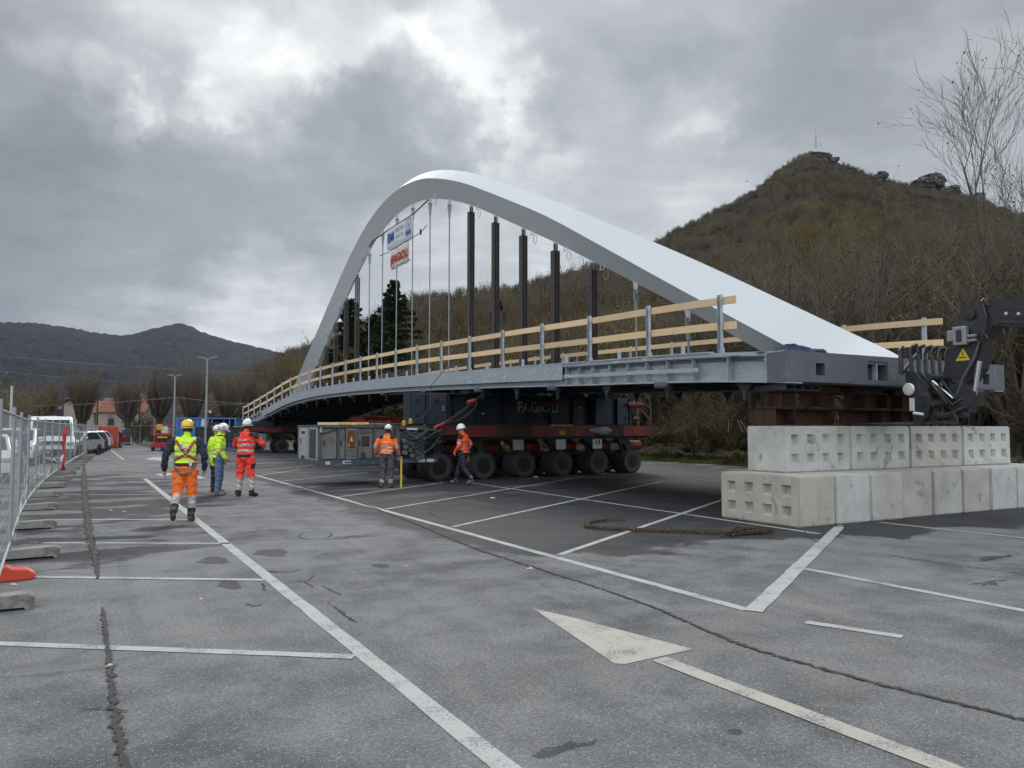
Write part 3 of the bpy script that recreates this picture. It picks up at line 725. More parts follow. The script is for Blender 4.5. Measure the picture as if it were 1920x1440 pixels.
# the arch: kite section, crest line, side edges, lower edge
ARCH_LOW = [(-.6, 1.25), (1.4, 2.3), (2.6, 2.93), (3.7, 3.51), (6.3, 4.87), (8.6, 6.02), (10.8, 7.09), (13.0, 8.16), (15.3, 9.22), (17.6, 10.27), (19.8, 11.24), (22.1, 12.08), (24.3, 12.70), (26.6, 13.03), (28.8, 13.01), (31.1, 12.66), (33.3, 12.0), (35.5, 11.07), (37.7, 9.98), (40.0, 8.77), (42.4, 7.42), (44.5, 6.27), (49.0, 3.75), (51.0, 2.6)]
VC = 3.3
def arch_section(u):
    z = catmull(ARCH_LOW, u); s_ = math.atan((catmull(ARCH_LOW, u + .2) - catmull(ARCH_LOW, u - .2)) / .4)
    n = Vector((0, -math.sin(s_), math.cos(s_))); c = Vector((VC, u, z))
    e = min(u, 53.4 - u); f = min(1, max(0, (e - 5) / 10)); f = f * f * (3 - 2 * f)
    hw = .70 - .18 * f; off = .60 + .26 * f
    return [c + n * 0, c + n * off + Vector((-hw, 0, 0)), c + n * 1.32, c + n * off + Vector((hw, 0, 0))]
na = 130; rings = [arch_section(.55 + (51.6 - .55) * i / na) for i in range(na + 1)]
rings = [[Vector((p.x, max(p.y, .0), max(p.z, dz(max(0, min(LB, p.y))) - .04))) for p in r] for r in rings]
am = MB(); am.loft(rings); arch = am.build('arch', M_ARCH, bridge)
me = arch.data; me.polygons.foreach_set('use_smooth', [True] * len(me.polygons)); me.set_sharp_from_angle(angle=R(25)); me.update()

# hangers
M_ROD = mat('grey_rod', (.24, .26, .28), .45, .4, var=.15)
hang_u = [6.3 + 2.245 * k for k in range(19)]
for k, uu in enumerate(hang_u):
    zt = catmull(ARCH_LOW, uu); zb = dz(uu) - .08
    lm = MB(); lm.prism([(-.14, .12), (.14, .12), (.05, -.30), (-.05, -.30)], .035, Matrix.Translation((VC, uu, zt)) @ Matrix.Rotation(math.pi / 2, 4, 'Z'))
    lug = lm.build('hanger_lug', M_ARCH, arch)
    if 2 <= k <= 6 or 13 <= k <= 17:
        pm_ = MB(); h0, h1 = zb, zt - .30
        pm_.box((VC, uu, (h0 + h1) / 2), (.022, .22, h1 - h0)); pm_.box((VC - .11, uu, (h0 + h1) / 2), (.02, .24, h1 - h0)); pm_.box((VC + .11, uu, (h0 + h1) / 2), (.02, .24, h1 - h0))
        pm_.box((VC - .045, uu - .03, h1 + .10), (.02, .12, .26)); pm_.box((VC + .045, uu - .03, h1 + .10), (.02, .12, .26)); pm_.box((VC, uu, h0 + .015), (.34, .34, .03))
        pm_.build('hanger_post', M_POST, arch)
    else:
        rm = MB(); rm.tube([(VC, uu, zb), (VC, uu, zb + .35)], .065, 10); rm.tube([(VC, uu, zb + .33), (VC, uu, zt - .75)], .032, 8)
        rm.tube([(VC, uu, zt - .8), (VC, uu, zt - .5)], .055, 8); rm.tube([(VC - .05, uu, zt - .55), (VC - .05, uu, zt - .2)], [.03, .045], 8); rm.tube([(VC + .05, uu, zt - .55), (VC + .05, uu, zt - .2)], [.03, .045], 8)
        rm.tube([(VC - .1, uu, zt - .24), (VC + .1, uu, zt - .24)], .03, 8)
        rm.build('hanger_rod', M_ROD, arch)
# little lifting eyes with rope loops left under the arch
for i, uu in enumerate((9.9, 12.0, 14.2, 18.7, 23.2, 29.6, 33.9, 38.6, 41.2)):
    zt = catmull(ARCH_LOW, uu) + .1; lm = MB(); lm.tube([(VC - .18, uu - .1, zt + .1), (VC - .28, uu - .12, zt - .16), (VC - .20, uu + .18, zt - .10), (VC - .16, uu + .16, zt + .12)], .016, 5)
    lm.build('lifting_eye', M_ARCH, arch)
    lm = MB(); lm.tube([(VC - .24, uu - .2 + .13 * math.sin(a), zt - .34 - .15 * math.cos(a)) for a in [j * .5 for j in range(14)]], .010, 5); lm.build('rope_loop', M_ROD, arch)

# timber guard rails on galvanised posts
def guard_rail(xp, g, u_posts, sgn, u_end0):
    for i, uu in enumerate(u_posts):
        z = dz(uu); pm_ = MB()
        pm_.box((xp, uu, z + .58), (.012, .09, 1.16)); pm_.box((xp - .03 * sgn, uu - .042, z + .58), (.06, .01, 1.16)); pm_.box((xp - .03 * sgn, uu + .042, z + .58), (.06, .01, 1.16)); pm_.box((xp, uu, z + .05), (.05, .12, .10))
        pm_.build('rail_post', M_GALV, g)
    # boards spanning two bays each
    for row, (zo, hh) in enumerate(((1.04, .15), (.54, .15))):
        i = 0; ends = [u_end0] + u_posts[2::2] + [u_posts[-1] + .45]
        ends = sorted(set(ends))
        for a, b_ in zip(ends, ends[1:]):
            if b_ - a < .2: continue
            bm2 = MB(); n = 5; rings = []
            lap = .0 if row else .0
            for k in range(n + 1):
                u = a + .006 + (b_ - a - .012) * k / n; z = dz(u) + zo; xx = xp + .036 * sgn
                rings.append([(xx - .017, u, z - hh / 2), (xx + .017, u, z - hh / 2), (xx + .017, u, z + hh / 2), (xx - .017, u, z + hh / 2)])
            bm2.loft(rings).build('rail_board', M_WOOD, g)
posts_near = [1.75, 3.97]; d_ = 2.27
while posts_near[-1] < LB - 1.2: posts_near.append(posts_near[-1] + 2.29)
guard_rail(.06, near_g, posts_near, 1, 1.38)
guard_rail(WB - .06, far_g, [p for p in posts_near], -1, 1.25)
for i in range(len(posts_near) - 1):
    for xp, g in ((.08, near_g), (WB - .08, far_g)):
        for k in (.5,):
            uu = posts_near[i] + 2.29 * k; z = dz(uu); sm = MB(); sm.cbox((xp, uu, z + .11), (.07, .07, .22), .008); sm.build('stub_post', M_GALV, g)
# blue tarpaulin left folded on the deck corner
M_TARP = mat('blue_tarpaulin', (.004, .008, .05), .8, var=.3, scale=6)
rg = random.Random(3); tm = MB(); nx, ny = 16, 10; vs = []
for j in range(ny + 1):
    for i in range(nx + 1):
        a, b_ = i / nx, j / ny; hgt = (math.sin(a * math.pi) ** .6) * (math.sin(b_ * math.pi) ** .6) * (.10 + .09 * math.sin(a * 9 + b_ * 4) * math.cos(b_ * 7)) + rg.uniform(0, .02)
        vs.append((a * 1.25 + .12 * math.sin(b_ * 5), b_ * .6 + .08 * math.sin(a * 7), max(.005, hgt)))
tm.add(vs, [(j * (nx + 1) + i, j * (nx + 1) + i + 1, (j + 1) * (nx + 1) + i + 1, (j + 1) * (nx + 1) + i) for j in range(ny) for i in range(nx)])
tp = tm.build('tarpaulin', M_TARP, None, True); tp.location = site(.02, .15, 3.075); tp.rotation_euler = (0, 0, TH); tag(tp, 'crumpled blue tarpaulin on the near corner of the deck', 'tarpaulin')
gsh = tm.build('ground_sheet', mat('grey_canvas', (.12, .11, .10), .9)); gsh.scale = (.6, .7, .45); gsh.location = site(.05, .95, 3.06); gsh.rotation_euler = (0, 0, TH + .3); tag(gsh, 'crumpled grey canvas beside the blue tarpaulin', 'canvas')

# banners hung on straps between the hangers
M_BANNER = mat('white_banner', (.62, .65, .69), .7, var=.06, scale=2); M_BLUE = mat('banner_blue', (.035, .10, .36), .7); M_GREYINK = mat('banner_grey', (.22, .24, .28), .7); M_REDINK = mat('banner_red', (.42, .015, .02), .7)
M_STRAP = mat('red_strap', (.22, .02, .025), .8); M_CORD = mat('dark_cord', (.03, .03, .035), .8)
def banner_frame(u_left, z_left, u_right, z_right):
    a = site(VC - .14, u_left, z_left); b_ = site(VC - .14, u_right, z_right); xx = (b_ - a).normalized(); yy = Vector((0, 0, 1)); yy = (yy - xx * yy.dot(xx)).normalized(); zz = xx.cross(yy)
    M = Matrix((xx, yy, zz)).transposed().to_4x4(); M.translation = a; return M, (b_ - a).length
def banner(name, M, L, hgt, sag, label):
    bm2 = MB(); nx, ny = 24, 8; vs = []
    for j in range(ny + 1):
        for i in range(nx + 1):
            a, b_ = i / nx, j / ny; vs.append((a * L, -b_ * hgt - sag * b_ * math.sin(a * math.pi) * .5 + .02 * math.sin(a * 23) * b_ ** 3, .03 * math.sin(a * 11 + b_ * 3) * b_ - (.10 if b_ > .97 else 0)))
    bm2.add(vs, [(j * (nx + 1) + i, j * (nx + 1) + i + 1, (j + 1) * (nx + 1) + i + 1, (j + 1) * (nx + 1) + i) for j in range(ny) for i in range(nx)])
    o = thing(name, label, 'banner'); o.matrix_world = M
    bm2.build('banner_cloth', M_BANNER, o, True); return o
Mb, Lb = banner_frame(29.9, 12.40, 26.15, 12.36); b1 = banner('banner', Mb, Lb, 1.10, .12, 'upper white banner with blue letters and grey wording under the arch')
def on_b(x, y, z=.045): return Matrix.Translation((x, y, z))
text_mesh('lettering', 'BM', .72, M_BLUE, b1, on_b(.62, -.52), bold=.012); text_mesh('lettering', 'BERTERO', .27, M_GREYINK, b1, on_b(1.95, -.30), spacing=1.15); text_mesh('lettering', 'MARIO', .27, M_GREYINK, b1, on_b(1.95, -.66), spacing=1.45)
em = MB()
for (x, y, w, h) in ((3.2, -.10, .72, .03), (3.2, -.62, .72, .03), (2.855, -.36, .03, .55), (3.545, -.36, .03, .55), (3.2, -.38, .40, .03), (3.2, -.28, .28, .03), (3.1, -.46, .03, .18), (3.3, -.46, .03, .18)): em.box((x, y, .045), (w, h, .004))
for k in range(4): em.box((2.93 + k * .18, -.75, .045), (.15, .15, .004))
em.box((3.2, -.87, .045), (.72, .025, .004)); em.box((1.4, -.9, .05), (1.2, .012, .003)); em.build('emblem', M_BLUE, b1)
Mb, Lb = banner_frame(29.3, 11.08, 26.6, 11.10); b2 = banner('banner', Mb, Lb, .95, .02, 'lower cream banner with bold red lettering under the arch')
b2.children[0].data.materials[0] = mat('cream_banner', (.60, .585, .54), .75, var=.08, scale=2)
text_mesh('lettering', 'FAGiOLi', .62, M_REDINK, b2, on_b(Lb / 2 + .1, -.50, .05), bold=.022, spacing=1.02)
fm = MB(); fm.add([(.10, -.20, .05), (.22, -.30, .05), (.22, -.70, .05), (.10, -.86, .05)], [(0, 1, 2, 3)]); fm.build('lettering_flame', M_REDINK, b2)
def cable(name, pts, r, m_, label, cat='cable', n=6): return tag(MB().tube(pts, r, n).build(name, m_), label, cat)
cable('lashing_strap', [site(VC - .12, u, z) for u, z in ((33.0, 12.2), (32.3, 12.38), (29.9, 12.42), (26.2, 12.40), (24.2, 12.62))], .035, M_STRAP, 'red strap holding the upper banner across the hangers', 'strap')
cable('banner_rope', [site(VC - .15, u, z) for u, z in ((31.1, 11.25), (29.6, 11.16), (26.3, 11.2), (25.0, 11.22), (24.3, 11.4))], .018, M_CORD, 'thin dark cord along the foot of the upper banner', 'cord')
rt = MB(); rt.box((0, 0, 0), (.07, .22, .16)); rt.tube([(0, -.12, .1), (0, -.2, -.1), (0, .05, -.14)], .03, 5); rt = rt.build('strap_ratchet', M_CORD); rt.location = site(VC - .18, 25.0, 11.24); tag(rt, 'dark strap ratchet at the right end of the banner cord', 'ratchet')

# ------------------------------------------------------------------ concrete blocks
def block_mesh(L=1.82, Wd=.92, Hh=.86):
    bm = bmesh.new(); bmesh.ops.create_cube(bm, size=1)
    for v in bm.verts: v.co = Vector((v.co.x * L, v.co.y * Wd, (v.co.z + .5) * Hh))
    bmesh.ops.bevel(bm, geom=list(bm.edges), offset=.022, segments=2, affect='EDGES')
    for sgn in (-1, 1):
        bm.faces.ensure_lookup_table()
        f = max((f for f in bm.faces if f.normal.y * sgn > .99), key=lambda f: f.calc_area())
        xs = [v.co.x for v in f.verts]; zs = [v.co.z for v in f.verts]; x0, x1, z0, z1 = min(xs), max(xs), min(zs), max(zs); y = f.verts[0].co.y
        bmesh.ops.delete(bm, geom=[f], context='FACES_ONLY')
        gx = [x0]; gz = [z0]
        for i in range(4): c = -L / 2 + L * (.15 + i * .2333); gx += [c - .105, c + .105]
        gx.append(x1)
        for c in (Hh * .285, Hh * .70): gz += [c - .10, c + .10]
        gz.append(z1)
        V = [[bm.verts.new((x, y, z)) for x in gx] for z in gz]
        for j in range(len(gz) - 1):
            for i in range(len(gx) - 1):
                q = [V[j][i], V[j][i + 1], V[j + 1][i + 1], V[j + 1][i]]
                if i % 2 == 1 and j % 2 == 1:
                    cx = (gx[i] + gx[i + 1]) / 2; cz = (gz[j] + gz[j + 1]) / 2
                    inn = [bm.verts.new((cx + a * .066, y - sgn * .085, cz + .010 + b * .062)) for a, b in ((-1, -1), (1, -1), (1, 1), (-1, 1))]
                    bm.faces.new(inn)
                    for k in range(4): bm.faces.new((q[k], q[(k + 1) % 4], inn[(k + 1) % 4], inn[k]))
                else: bm.faces.new(q)
    bmesh.ops.remove_doubles(bm, verts=bm.verts, dist=.0005); bmesh.ops.recalc_face_normals(bm, faces=bm.faces)
    me = bpy.data.meshes.new('concrete_block'); bm.to_mesh(me); bm.free(); me.materials.append(M_CONC); return me
BLOCK = block_mesh()
ordn = ['first', 'second', 'third', 'fourth', 'fifth', 'sixth', 'seventh', 'eighth', 'ninth', 'tenth', 'eleventh', 'twelfth', 'thirteenth', 'fourteenth', 'fifteenth', 'sixteenth', 'seventeenth', 'eighteenth', 'nineteenth', 'twentieth']
rg = random.Random(8)
for i in range(9):
    o = link('concrete_block', BLOCK); p = site(-.34 + .46 + i * .948, -.39 + .91 + rg.uniform(-.022, .022), 0); o.location = p; o.rotation_euler = (0, 0, TH + math.pi / 2 + rg.uniform(-.009, .009))
    tag(o, ('nearest grey concrete block of the bottom row, its dimpled side showing' if i == 0 else f'plain-ended concrete block, {ordn[i]} along the bottom row from the dimpled corner'), 'concrete block', 'concrete blocks under the bridge end')
for i in range(4):
    o = link('concrete_block', BLOCK); o.location = site(.31 + .91 + i * 1.845, .45 + .46 + rg.uniform(-.015, .015), .864); o.rotation_euler = (0, 0, TH + rg.uniform(-.006, .006))
    tag(o, f'dimpled concrete block, {ordn[i]} along the top row from its pale plain end', 'concrete block', 'concrete blocks under the bridge end')
# sprayed orange marks on block ends
M_SPRAY = mat('orange_spray', (.55, .10, .05), .9, var=.3, scale=30)
def spray(px_pts, i):
    """paint stroke on the near end of a bottom-row block: points (v, z)"""
    mb = MB()
    for (a, b_) in zip(px_pts, px_pts[1:]): mb.bar((a[0], 0, a[1]), (b_[0], 0, b_[1]), .003, .022, (0, 1, 0.3))
    o = mb.build('spray_mark', M_SPRAY); o.location = site(0, -.394, 0); o.rotation_euler = (0, 0, TH); tag(o, ('orange sprayed strokes on the tan concrete block end', 'short orange sprayed tick on a grey block end')[i], 'paint mark')
spray([(4.88, .34), (4.95, .36), (4.93, .20)], 0); spray([(2.35, .30), (2.40, .27), (2.45, .25)], 1)

# ------------------------------------------------------------------ rusty steel packing beams between blocks and bridge
def hbeam_mesh(L, h=.36, w=.42, stiff=(.5,)):
    mb = MB(); mb.box((0, 0, .012), (L, w, .024)); mb.box((0, 0, h - .012), (L, w, .024)); mb.box((0, 0, h / 2), (L - .004, .016, h - .05))
    for s_ in stiff: mb.box((-L / 2 + L * s_, 0, h / 2), (.016, w - .05, h - .052))
    return mb.mesh('packing_beam', M_RUST)
low_x = [(.40, 1.20, (.02, .70)), (1.28, 2.42, (.68,)), (2.55, 3.92, (.55, .78)), (3.98, 5.4, (.6,)), (5.5, 6.85, (.7,))]
low_x[0] = (-.30 + .66, 1.12, (.02, .72))
for i, (a, b_, st) in enumerate(((.36, 1.12, (.03, .7)), (1.24, 2.34, (.7,)), (2.52, 3.80, (.75,)), (3.86, 5.10, (.25, .8)), (5.2, 6.6, (.6, .95)))):
    o = link('packing_beam', hbeam_mesh(b_ - a, .335, .6, st)); o.location = site((a + b_) / 2, .98, 1.727); o.rotation_euler = (0, 0, TH)
    tag(o, f'rusty steel beam length in the lower packing layer, {ordn[i]} from the pale block end', 'steel beam', 'rusty packing beams')
for i, (a, b_, st) in enumerate(((.34, 1.14, (.22,)), (1.26, 2.26, (.36,)), (2.56, 3.66, (.35, .97)), (3.80, 4.9, (.3,)), (5.3, 6.5, (.5,)))):
    o = link('packing_beam', hbeam_mesh(b_ - a, .33, .5, st)); o.location = site((a + b_) / 2, .9, 2.065); o.rotation_euler = (0, 0, TH)
    tag(o, f'rusty steel beam length in the upper packing layer, {ordn[i]} from the pale block end', 'steel beam', 'rusty packing beams')
for i in range(4):
    mb = MB()
    for s_ in (-1, 1): mb.box((s_ * .105, 0, .055), (.012, .8, .11)); mb.box((0, 0, .055 + s_ * .049), (.198, .8, .012))
    o = mb.build('packing_tube', M_DARKGALV); o.location = site(.55 + i * .24, .9, 2.397); o.rotation_euler = (0, 0, TH); tag(o, f'hollow steel tube under the deck corner, {ordn[i]} from the block end', 'steel tube', 'hollow packing tubes')
for i, x in enumerate((1.7, 3.0, 4.3, 5.9)):
    mb = MB().cbox((0, 0, .055), (.9, .5, .11), .008); o = mb.build('packing_plate', M_RUST); o.location = site(x, .9, 2.398); o.rotation_euler = (0, 0, TH); tag(o, f'dark bearing plate under the end beam, {ordn[i]} from the deck corner', 'steel plate', 'bearing plates')

# ------------------------------------------------------------------ rusty chain on the asphalt
M_CHAIN = mat('rusty_chain', (.10, .064, .040), .85, .2, var=.5, scale=25, col2=(.05, .03, .022), amt2=.5, scale2=20)
def chain_links(mb, pts, link_len=.085, wire=.0095, wid=.028, jitter=0.0, seed=0):
    """interlocked oval links along a polyline"""
    rg = random.Random(seed); pts = [Vector(p) for p in pts]; acc = [0]
    for i in range(1, len(pts)): acc.append(acc[-1] + (pts[i] - pts[i - 1]).length)
    co = [[(a, p[k]) for a, p in zip(acc, pts)] for k in range(3)]; pitch = link_len * .72; n = int(acc[-1] / pitch)
    for i in range(n):
        s_ = i * pitch; p = Vector([catmull(c, s_) for c in co]); q = Vector([catmull(c, min(s_ + .02, acc[-1])) for c in co]); t = (q - p)
        t = t.normalized() if t.length > 1e-6 else Vector((1, 0, 0))
        side = t.cross(Vector((0, 0, 1))); side = side.normalized() if side.length > 1e-3 else Vector((1, 0, 0)); up_ = side.cross(t)
        ang = (i % 2) * math.pi / 2 + math.pi / 4 + rg.uniform(-.3, .3); b_ = side * math.cos(ang) + up_ * math.sin(ang)
        p += Vector((rg.uniform(-1, 1), rg.uniform(-1, 1), 0)) * jitter
        ring = []
        for k in range(8):
            a = 2 * math.pi * k / 8; cx = math.cos(a); sx = math.sin(a); ring.append(p + t * (cx * link_len * .5) + b_ * (sx * wid))
        m = len(ring); vs = []; fs = []
        nn = t.cross(b_)
        for k in range(m):
            o_ = (ring[k] - p).normalized()
            for (x, y) in ((1, 0), (0, 1), (-1, 0), (0, -1)): vs.append(ring[k] + o_ * x * wire + nn * y * wire)
        for k in range(m):
            for j in range(4): fs.append((k * 4 + j, k * 4 + (j + 1) % 4, ((k + 1) % m) * 4 + (j + 1) % 4, ((k + 1) % m) * 4 + j))
        mb.add(vs, fs)
cm = MB()
runs = [[(-2.36, 1.80), (-2.7, 1.88), (-3.1, 1.75), (-3.42, 1.38), (-3.40, 1.10), (-3.0, .62), (-2.4, .05), (-1.9, -.38), (-1.35, -.55)],
        [(-2.62, 1.95), (-3.0, 1.9), (-3.36, 1.55), (-3.5, 1.2), (-3.1, .60), (-2.5, .02), (-2.0, -.42), (-1.4, -.62)]]
for k, r_ in enumerate(runs): chain_links(cm, [site(v, u, .035) for v, u in r_], seed=k, jitter=.006)
for k in range(4): chain_links(cm, [site(-2.28 + .05 * k, -.62 - .02 * k, .035 + .03 * (k % 3)), site(-1.95, -.64 + .035 * k, .05 + .04 * (k % 3)), site(-1.5 + .04 * k, -.66 + .05 * k, .06 + .03 * (k % 2)), site(-1.12 + .03 * (k % 3), -.60 + .03 * k, .035)], seed=10 + k, jitter=.012)
tag(cm.build('chain', M_CHAIN), 'rusty heavy chain snaking across a bay to a heap by the blocks', 'chain')

# ------------------------------------------------------------------ self-propelled transporters
M_RED = mat('transporter_red', (.21, .016, .015), .5, .1, var=.3, scale=3, col2=(.045, .026, .02), amt2=.72, scale2=1.4)
M_NAVY = mat('navy_steel', (.013, .021, .034), .55, .1, var=.22, scale=2, col2=(.012, .018, .026), amt2=.5, scale2=1.5)
M_TYRE = mat('tyre_rubber', (.046, .046, .047), .85, var=.35, scale=9, col2=(.055, .053, .05), amt2=.35, scale2=4)
M_RIM = mat('dark_rim', (.014, .014, .016), .6, .3, var=.3, scale=6)
M_YELLOW = mat('safety_yellow', (.45, .30, .02), .6, var=.25, scale=5)
M_LABELW = mat('white_label', (.5, .5, .48), .7, var=.15, scale=10)
M_HOSE = mat('hydraulic_hose', (.016, .016, .017), .45)
def wheel_tyre_mesh(r=.435, w=.33):
    mb = MB(); M = Matrix.Rotation(math.pi / 2, 4, 'X')
    prof = [(.25, -w / 2 + .02), (.30, -w / 2), (.37, -w / 2 - .004), (.415, -w / 2 + .035), (r - .018, -w / 2 + .07), (r - .018, w / 2 - .07), (.415, w / 2 - .035), (.37, w / 2 + .004), (.30, w / 2), (.25, w / 2 - .02)]
    mb.lathe(prof, 36, M, caps=False)
    for k in range(26):
        a = 2 * math.pi * k / 26
        for s_ in (-1, 1):
            aa = a + (math.pi / 26 if s_ > 0 else 0); c = Vector((math.cos(aa) * (r - .006), s_ * w * .25, math.sin(aa) * (r - .006)))
            X = Vector((math.cos(aa), 0, math.sin(aa))); Z = Vector((0, 1, 0)); Yv = Z.cross(X); vs = []
            for dx in (-.014, .014):
                for dy in (-.030, .030):
                    for dz_ in (-w * .235, w * .235): vs.append(c + X * dx + Yv * (dy + .03 * s_ * dz_ / w) + Z * dz_)
            mb.add(vs, [(0, 1, 3, 2), (4, 6, 7, 5), (0, 4, 5, 1), (2, 3, 7, 6), (0, 2, 6, 4), (1, 5, 7, 3)])
            c2 = Vector((math.cos(aa) * .405, s_ * (w / 2 - .012), math.sin(aa) * .405)); vs = []
            for dx in (-.03, .026):
                for dy in (-.024, .024):
                    for dz_ in (-.02, .018): vs.append(c2 + X * dx + Yv * dy + Z * dz_)
            mb.add(vs, [(0, 1, 3, 2), (4, 6, 7, 5), (0, 4, 5, 1), (2, 3, 7, 6), (0, 2, 6, 4), (1, 5, 7, 3)])
    return mb.mesh('tyre', M_TYRE, True)
TYRE = wheel_tyre_mesh()
rm = MB(); rm.lathe([(.262, -.15), (.255, -.10), (.235, -.07), (.20, -.03), (.12, -.02), (.115, -.09), (.06, -.11), (.05, -.12), (0, -.12)], 24, Matrix.Rotation(-math.pi / 2, 4, 'X') @ Matrix.Diagonal((1, 1, 1, 1)))
for k in range(10): a = 2 * math.pi * k / 10; rm.lathe([(0, -.055), (.016, -.055), (.016, -.02), (0, -.02)], 6, Matrix.Rotation(-math.pi / 2, 4, 'X') @ Matrix.Translation((.16 * math.cos(a), .16 * math.sin(a), 0)))
RIM = rm.mesh('rim', M_RIM, True)
HUBM = MB().lathe([(0, -.16), (.045, -.16), (.06, -.13), (.06, -.10)], 12, Matrix.Rotation(-math.pi / 2, 4, 'X')).mesh('hub', mat('hub_grey', (.26, .25, .235), .5, .4))
# RIM profile is drawn towards -y after the rotation: the visible disc of a near tyre

def transporter(name, label, v0, u0, skew, n_ax, pitch, detail):
    t_ = thing(name, label, 'transporter', site(v0, u0), TH + skew, None)
    L = n_ax * pitch + .5; xc = (n_ax - 1) * pitch / 2; Wd = 2.43
    # main deck: long red box with cut lower edge, patched in rust
    mb = MB(); x0, x1 = -.75, (n_ax - 1) * pitch + .85
    mb.prism([(x0, 1.50), (x0 + .35, 1.36), (x0 + 1.4, 1.30), (x1 - .2, 1.30), (x1, 1.44), (x1, 1.72), (x0, 1.72)], Wd - .5, Matrix.Translation((0, Wd / 2, 0)))
    mb.build('chassis', M_NAVY, t_)
    edges = [x0 + (x1 - x0) * k / 7 for k in range(8)]
    for k, (a, b_) in enumerate(zip(edges, edges[1:])):
        for yy in (.04, Wd - .04):
            em_ = MB(); em_.box(((a + b_) / 2, yy, 1.585 if k else 1.62), (b_ - a - .012, .16, .38 if k else .30)); e_ = em_.build('side_panel', M_RED if k % 3 != 2 else M_RUST, t_)
    for k in range(8):
        cb = MB(); cb.box((edges[k], Wd / 2, 1.745), (.16, Wd - .1, .045)); cb.build('cross_bearer', M_RED if k % 2 else M_RUST, t_)
    for i in range(n_ax):
        x = i * pitch
        for side, yb in ((0, .50), (1, Wd - .50)):
            # swing arm and slewing bracket of each bogie
            am_ = MB(); s_ = 1 if side == 0 else -1
            am_.prism([(-.28, 1.32), (.30, 1.32), (.34, 1.12), (.50, .78), (.46, .60), (.34, .56), (.26, .70), (.10, 1.05), (-.22, 1.16)], .30, Matrix.Translation((x - .25, yb, 0)))
            am_.prism([(.0, .58), (.42, .66), (.42, .40), (.0, .36)], .16, Matrix.Translation((x - .15, yb, 0)))
            b_ = am_.build('swing_arm', M_NAVY, t_)
            am_ = MB(); am_.tube([(x - .05, yb - .02, .62), (x - .42, yb - .02, 1.24)], .07, 10); am_.build('suspension_cylinder', M_NAVY, b_)
            am_ = MB(); am_.tube([(x, yb - .42, .425), (x, yb + .42, .425)], .07, 8); am_.build('axle', M_RIM, b_)
            for dy in (-.235, .235):
                w_ = link('tyre', TYRE, t_); w_.location = (x, yb + dy, .437); w_.rotation_euler = (0, (i * 1.3 + dy * 9 + side) % 6.2, 0)
                if (dy < 0) == (side == 0):
                    r_ = link('rim', RIM, w_)
                    if side: r_.rotation_euler = (0, 0, math.pi)
                    h_ = link('hub', HUBM, w_)
                    if side: h_.rotation_euler = (0, 0, math.pi)
        if detail:
            tm_ = MB(); tm_.tube([(x + .5, 1.0, 1.0), (x + pitch - .5, 1.0, 1.0)], .20, 12); tm_.build('red_tank', M_RED, t_)
    if detail:
        for x, m_ in ((2.9, M_RUST), (4.7, M_LABELW), (6.35, M_LABELW)):
            lm_ = MB(); lm_.box((x, -.05, 1.12), (.42, .015, .34)); lm_.build('data_plate', mat('aged_plate', (.30, .28, .24), .7, var=.2, scale=6) if m_ is M_RUST else m_, t_)
        lm_ = MB(); lm_.box((6.30, -.06, 1.18), (.07, .012, .16)); lm_.build('tricolour_green', mat('sign_green', (.05, .2, .08), .7), t_)
        lm_ = MB(); lm_.box((6.44, -.06, 1.18), (.07, .012, .16)); lm_.build('tricolour_red', M_RED, t_)
        lm_ = MB(); lm_.box((4.75, -.055, 1.78), (.95, .02, .06)); lm_.build('yellow_strip', M_YELLOW, t_)
        lm_ = MB(); lm_.box((4.75, -.055, 1.52), (.24, .02, .16)); lm_.build('yellow_plate', M_YELLOW, t_)
        lm_ = MB(); lm_.box((x1 + .12, .3, 1.66), (.26, .35, .16)); lm_.prism([(x1 - .05, 1.35), (x1 + .1, 1.35), (x1 + .1, 1.75), (x1 - .05, 1.75)], .5, Matrix.Translation((0, .3, 0))); lm_.build('end_bracket', M_RED, t_)
        # plastic bag stuffed on the deck edge
        rg_ = random.Random(4); bg_ = MB(); rings = []
        for k in range(7):
            a = k / 6; rr = .12 * math.sin(math.pi * (.12 + .76 * a)); rings.append([Vector((5.9 + a * 1.1, -.10 + rr * .7 * math.cos(t) * rg_.uniform(.7, 1.2), 1.60 + rr * 1.2 * math.sin(t) * rg_.uniform(.7, 1.2))) for t in [j * math.pi / 4 for j in range(8)]])
        bg_.loft(rings).build('plastic_wrap', mat('grey_plastic', (.27, .26, .25), .5, var=.3, scale=8), t_)
    return t_
spmt = transporter('transporter', 'near red multi-axle transporter under the bridge, beside the brimmed helmet worker', -1.0, 13.0, R(4.5), 6, 1.64, True)
spmt2 = transporter('transporter', 'far red multi-axle transporter in the dark under the low bridge end', -.6, 44.6, 0.0, 5, 1.64, False)

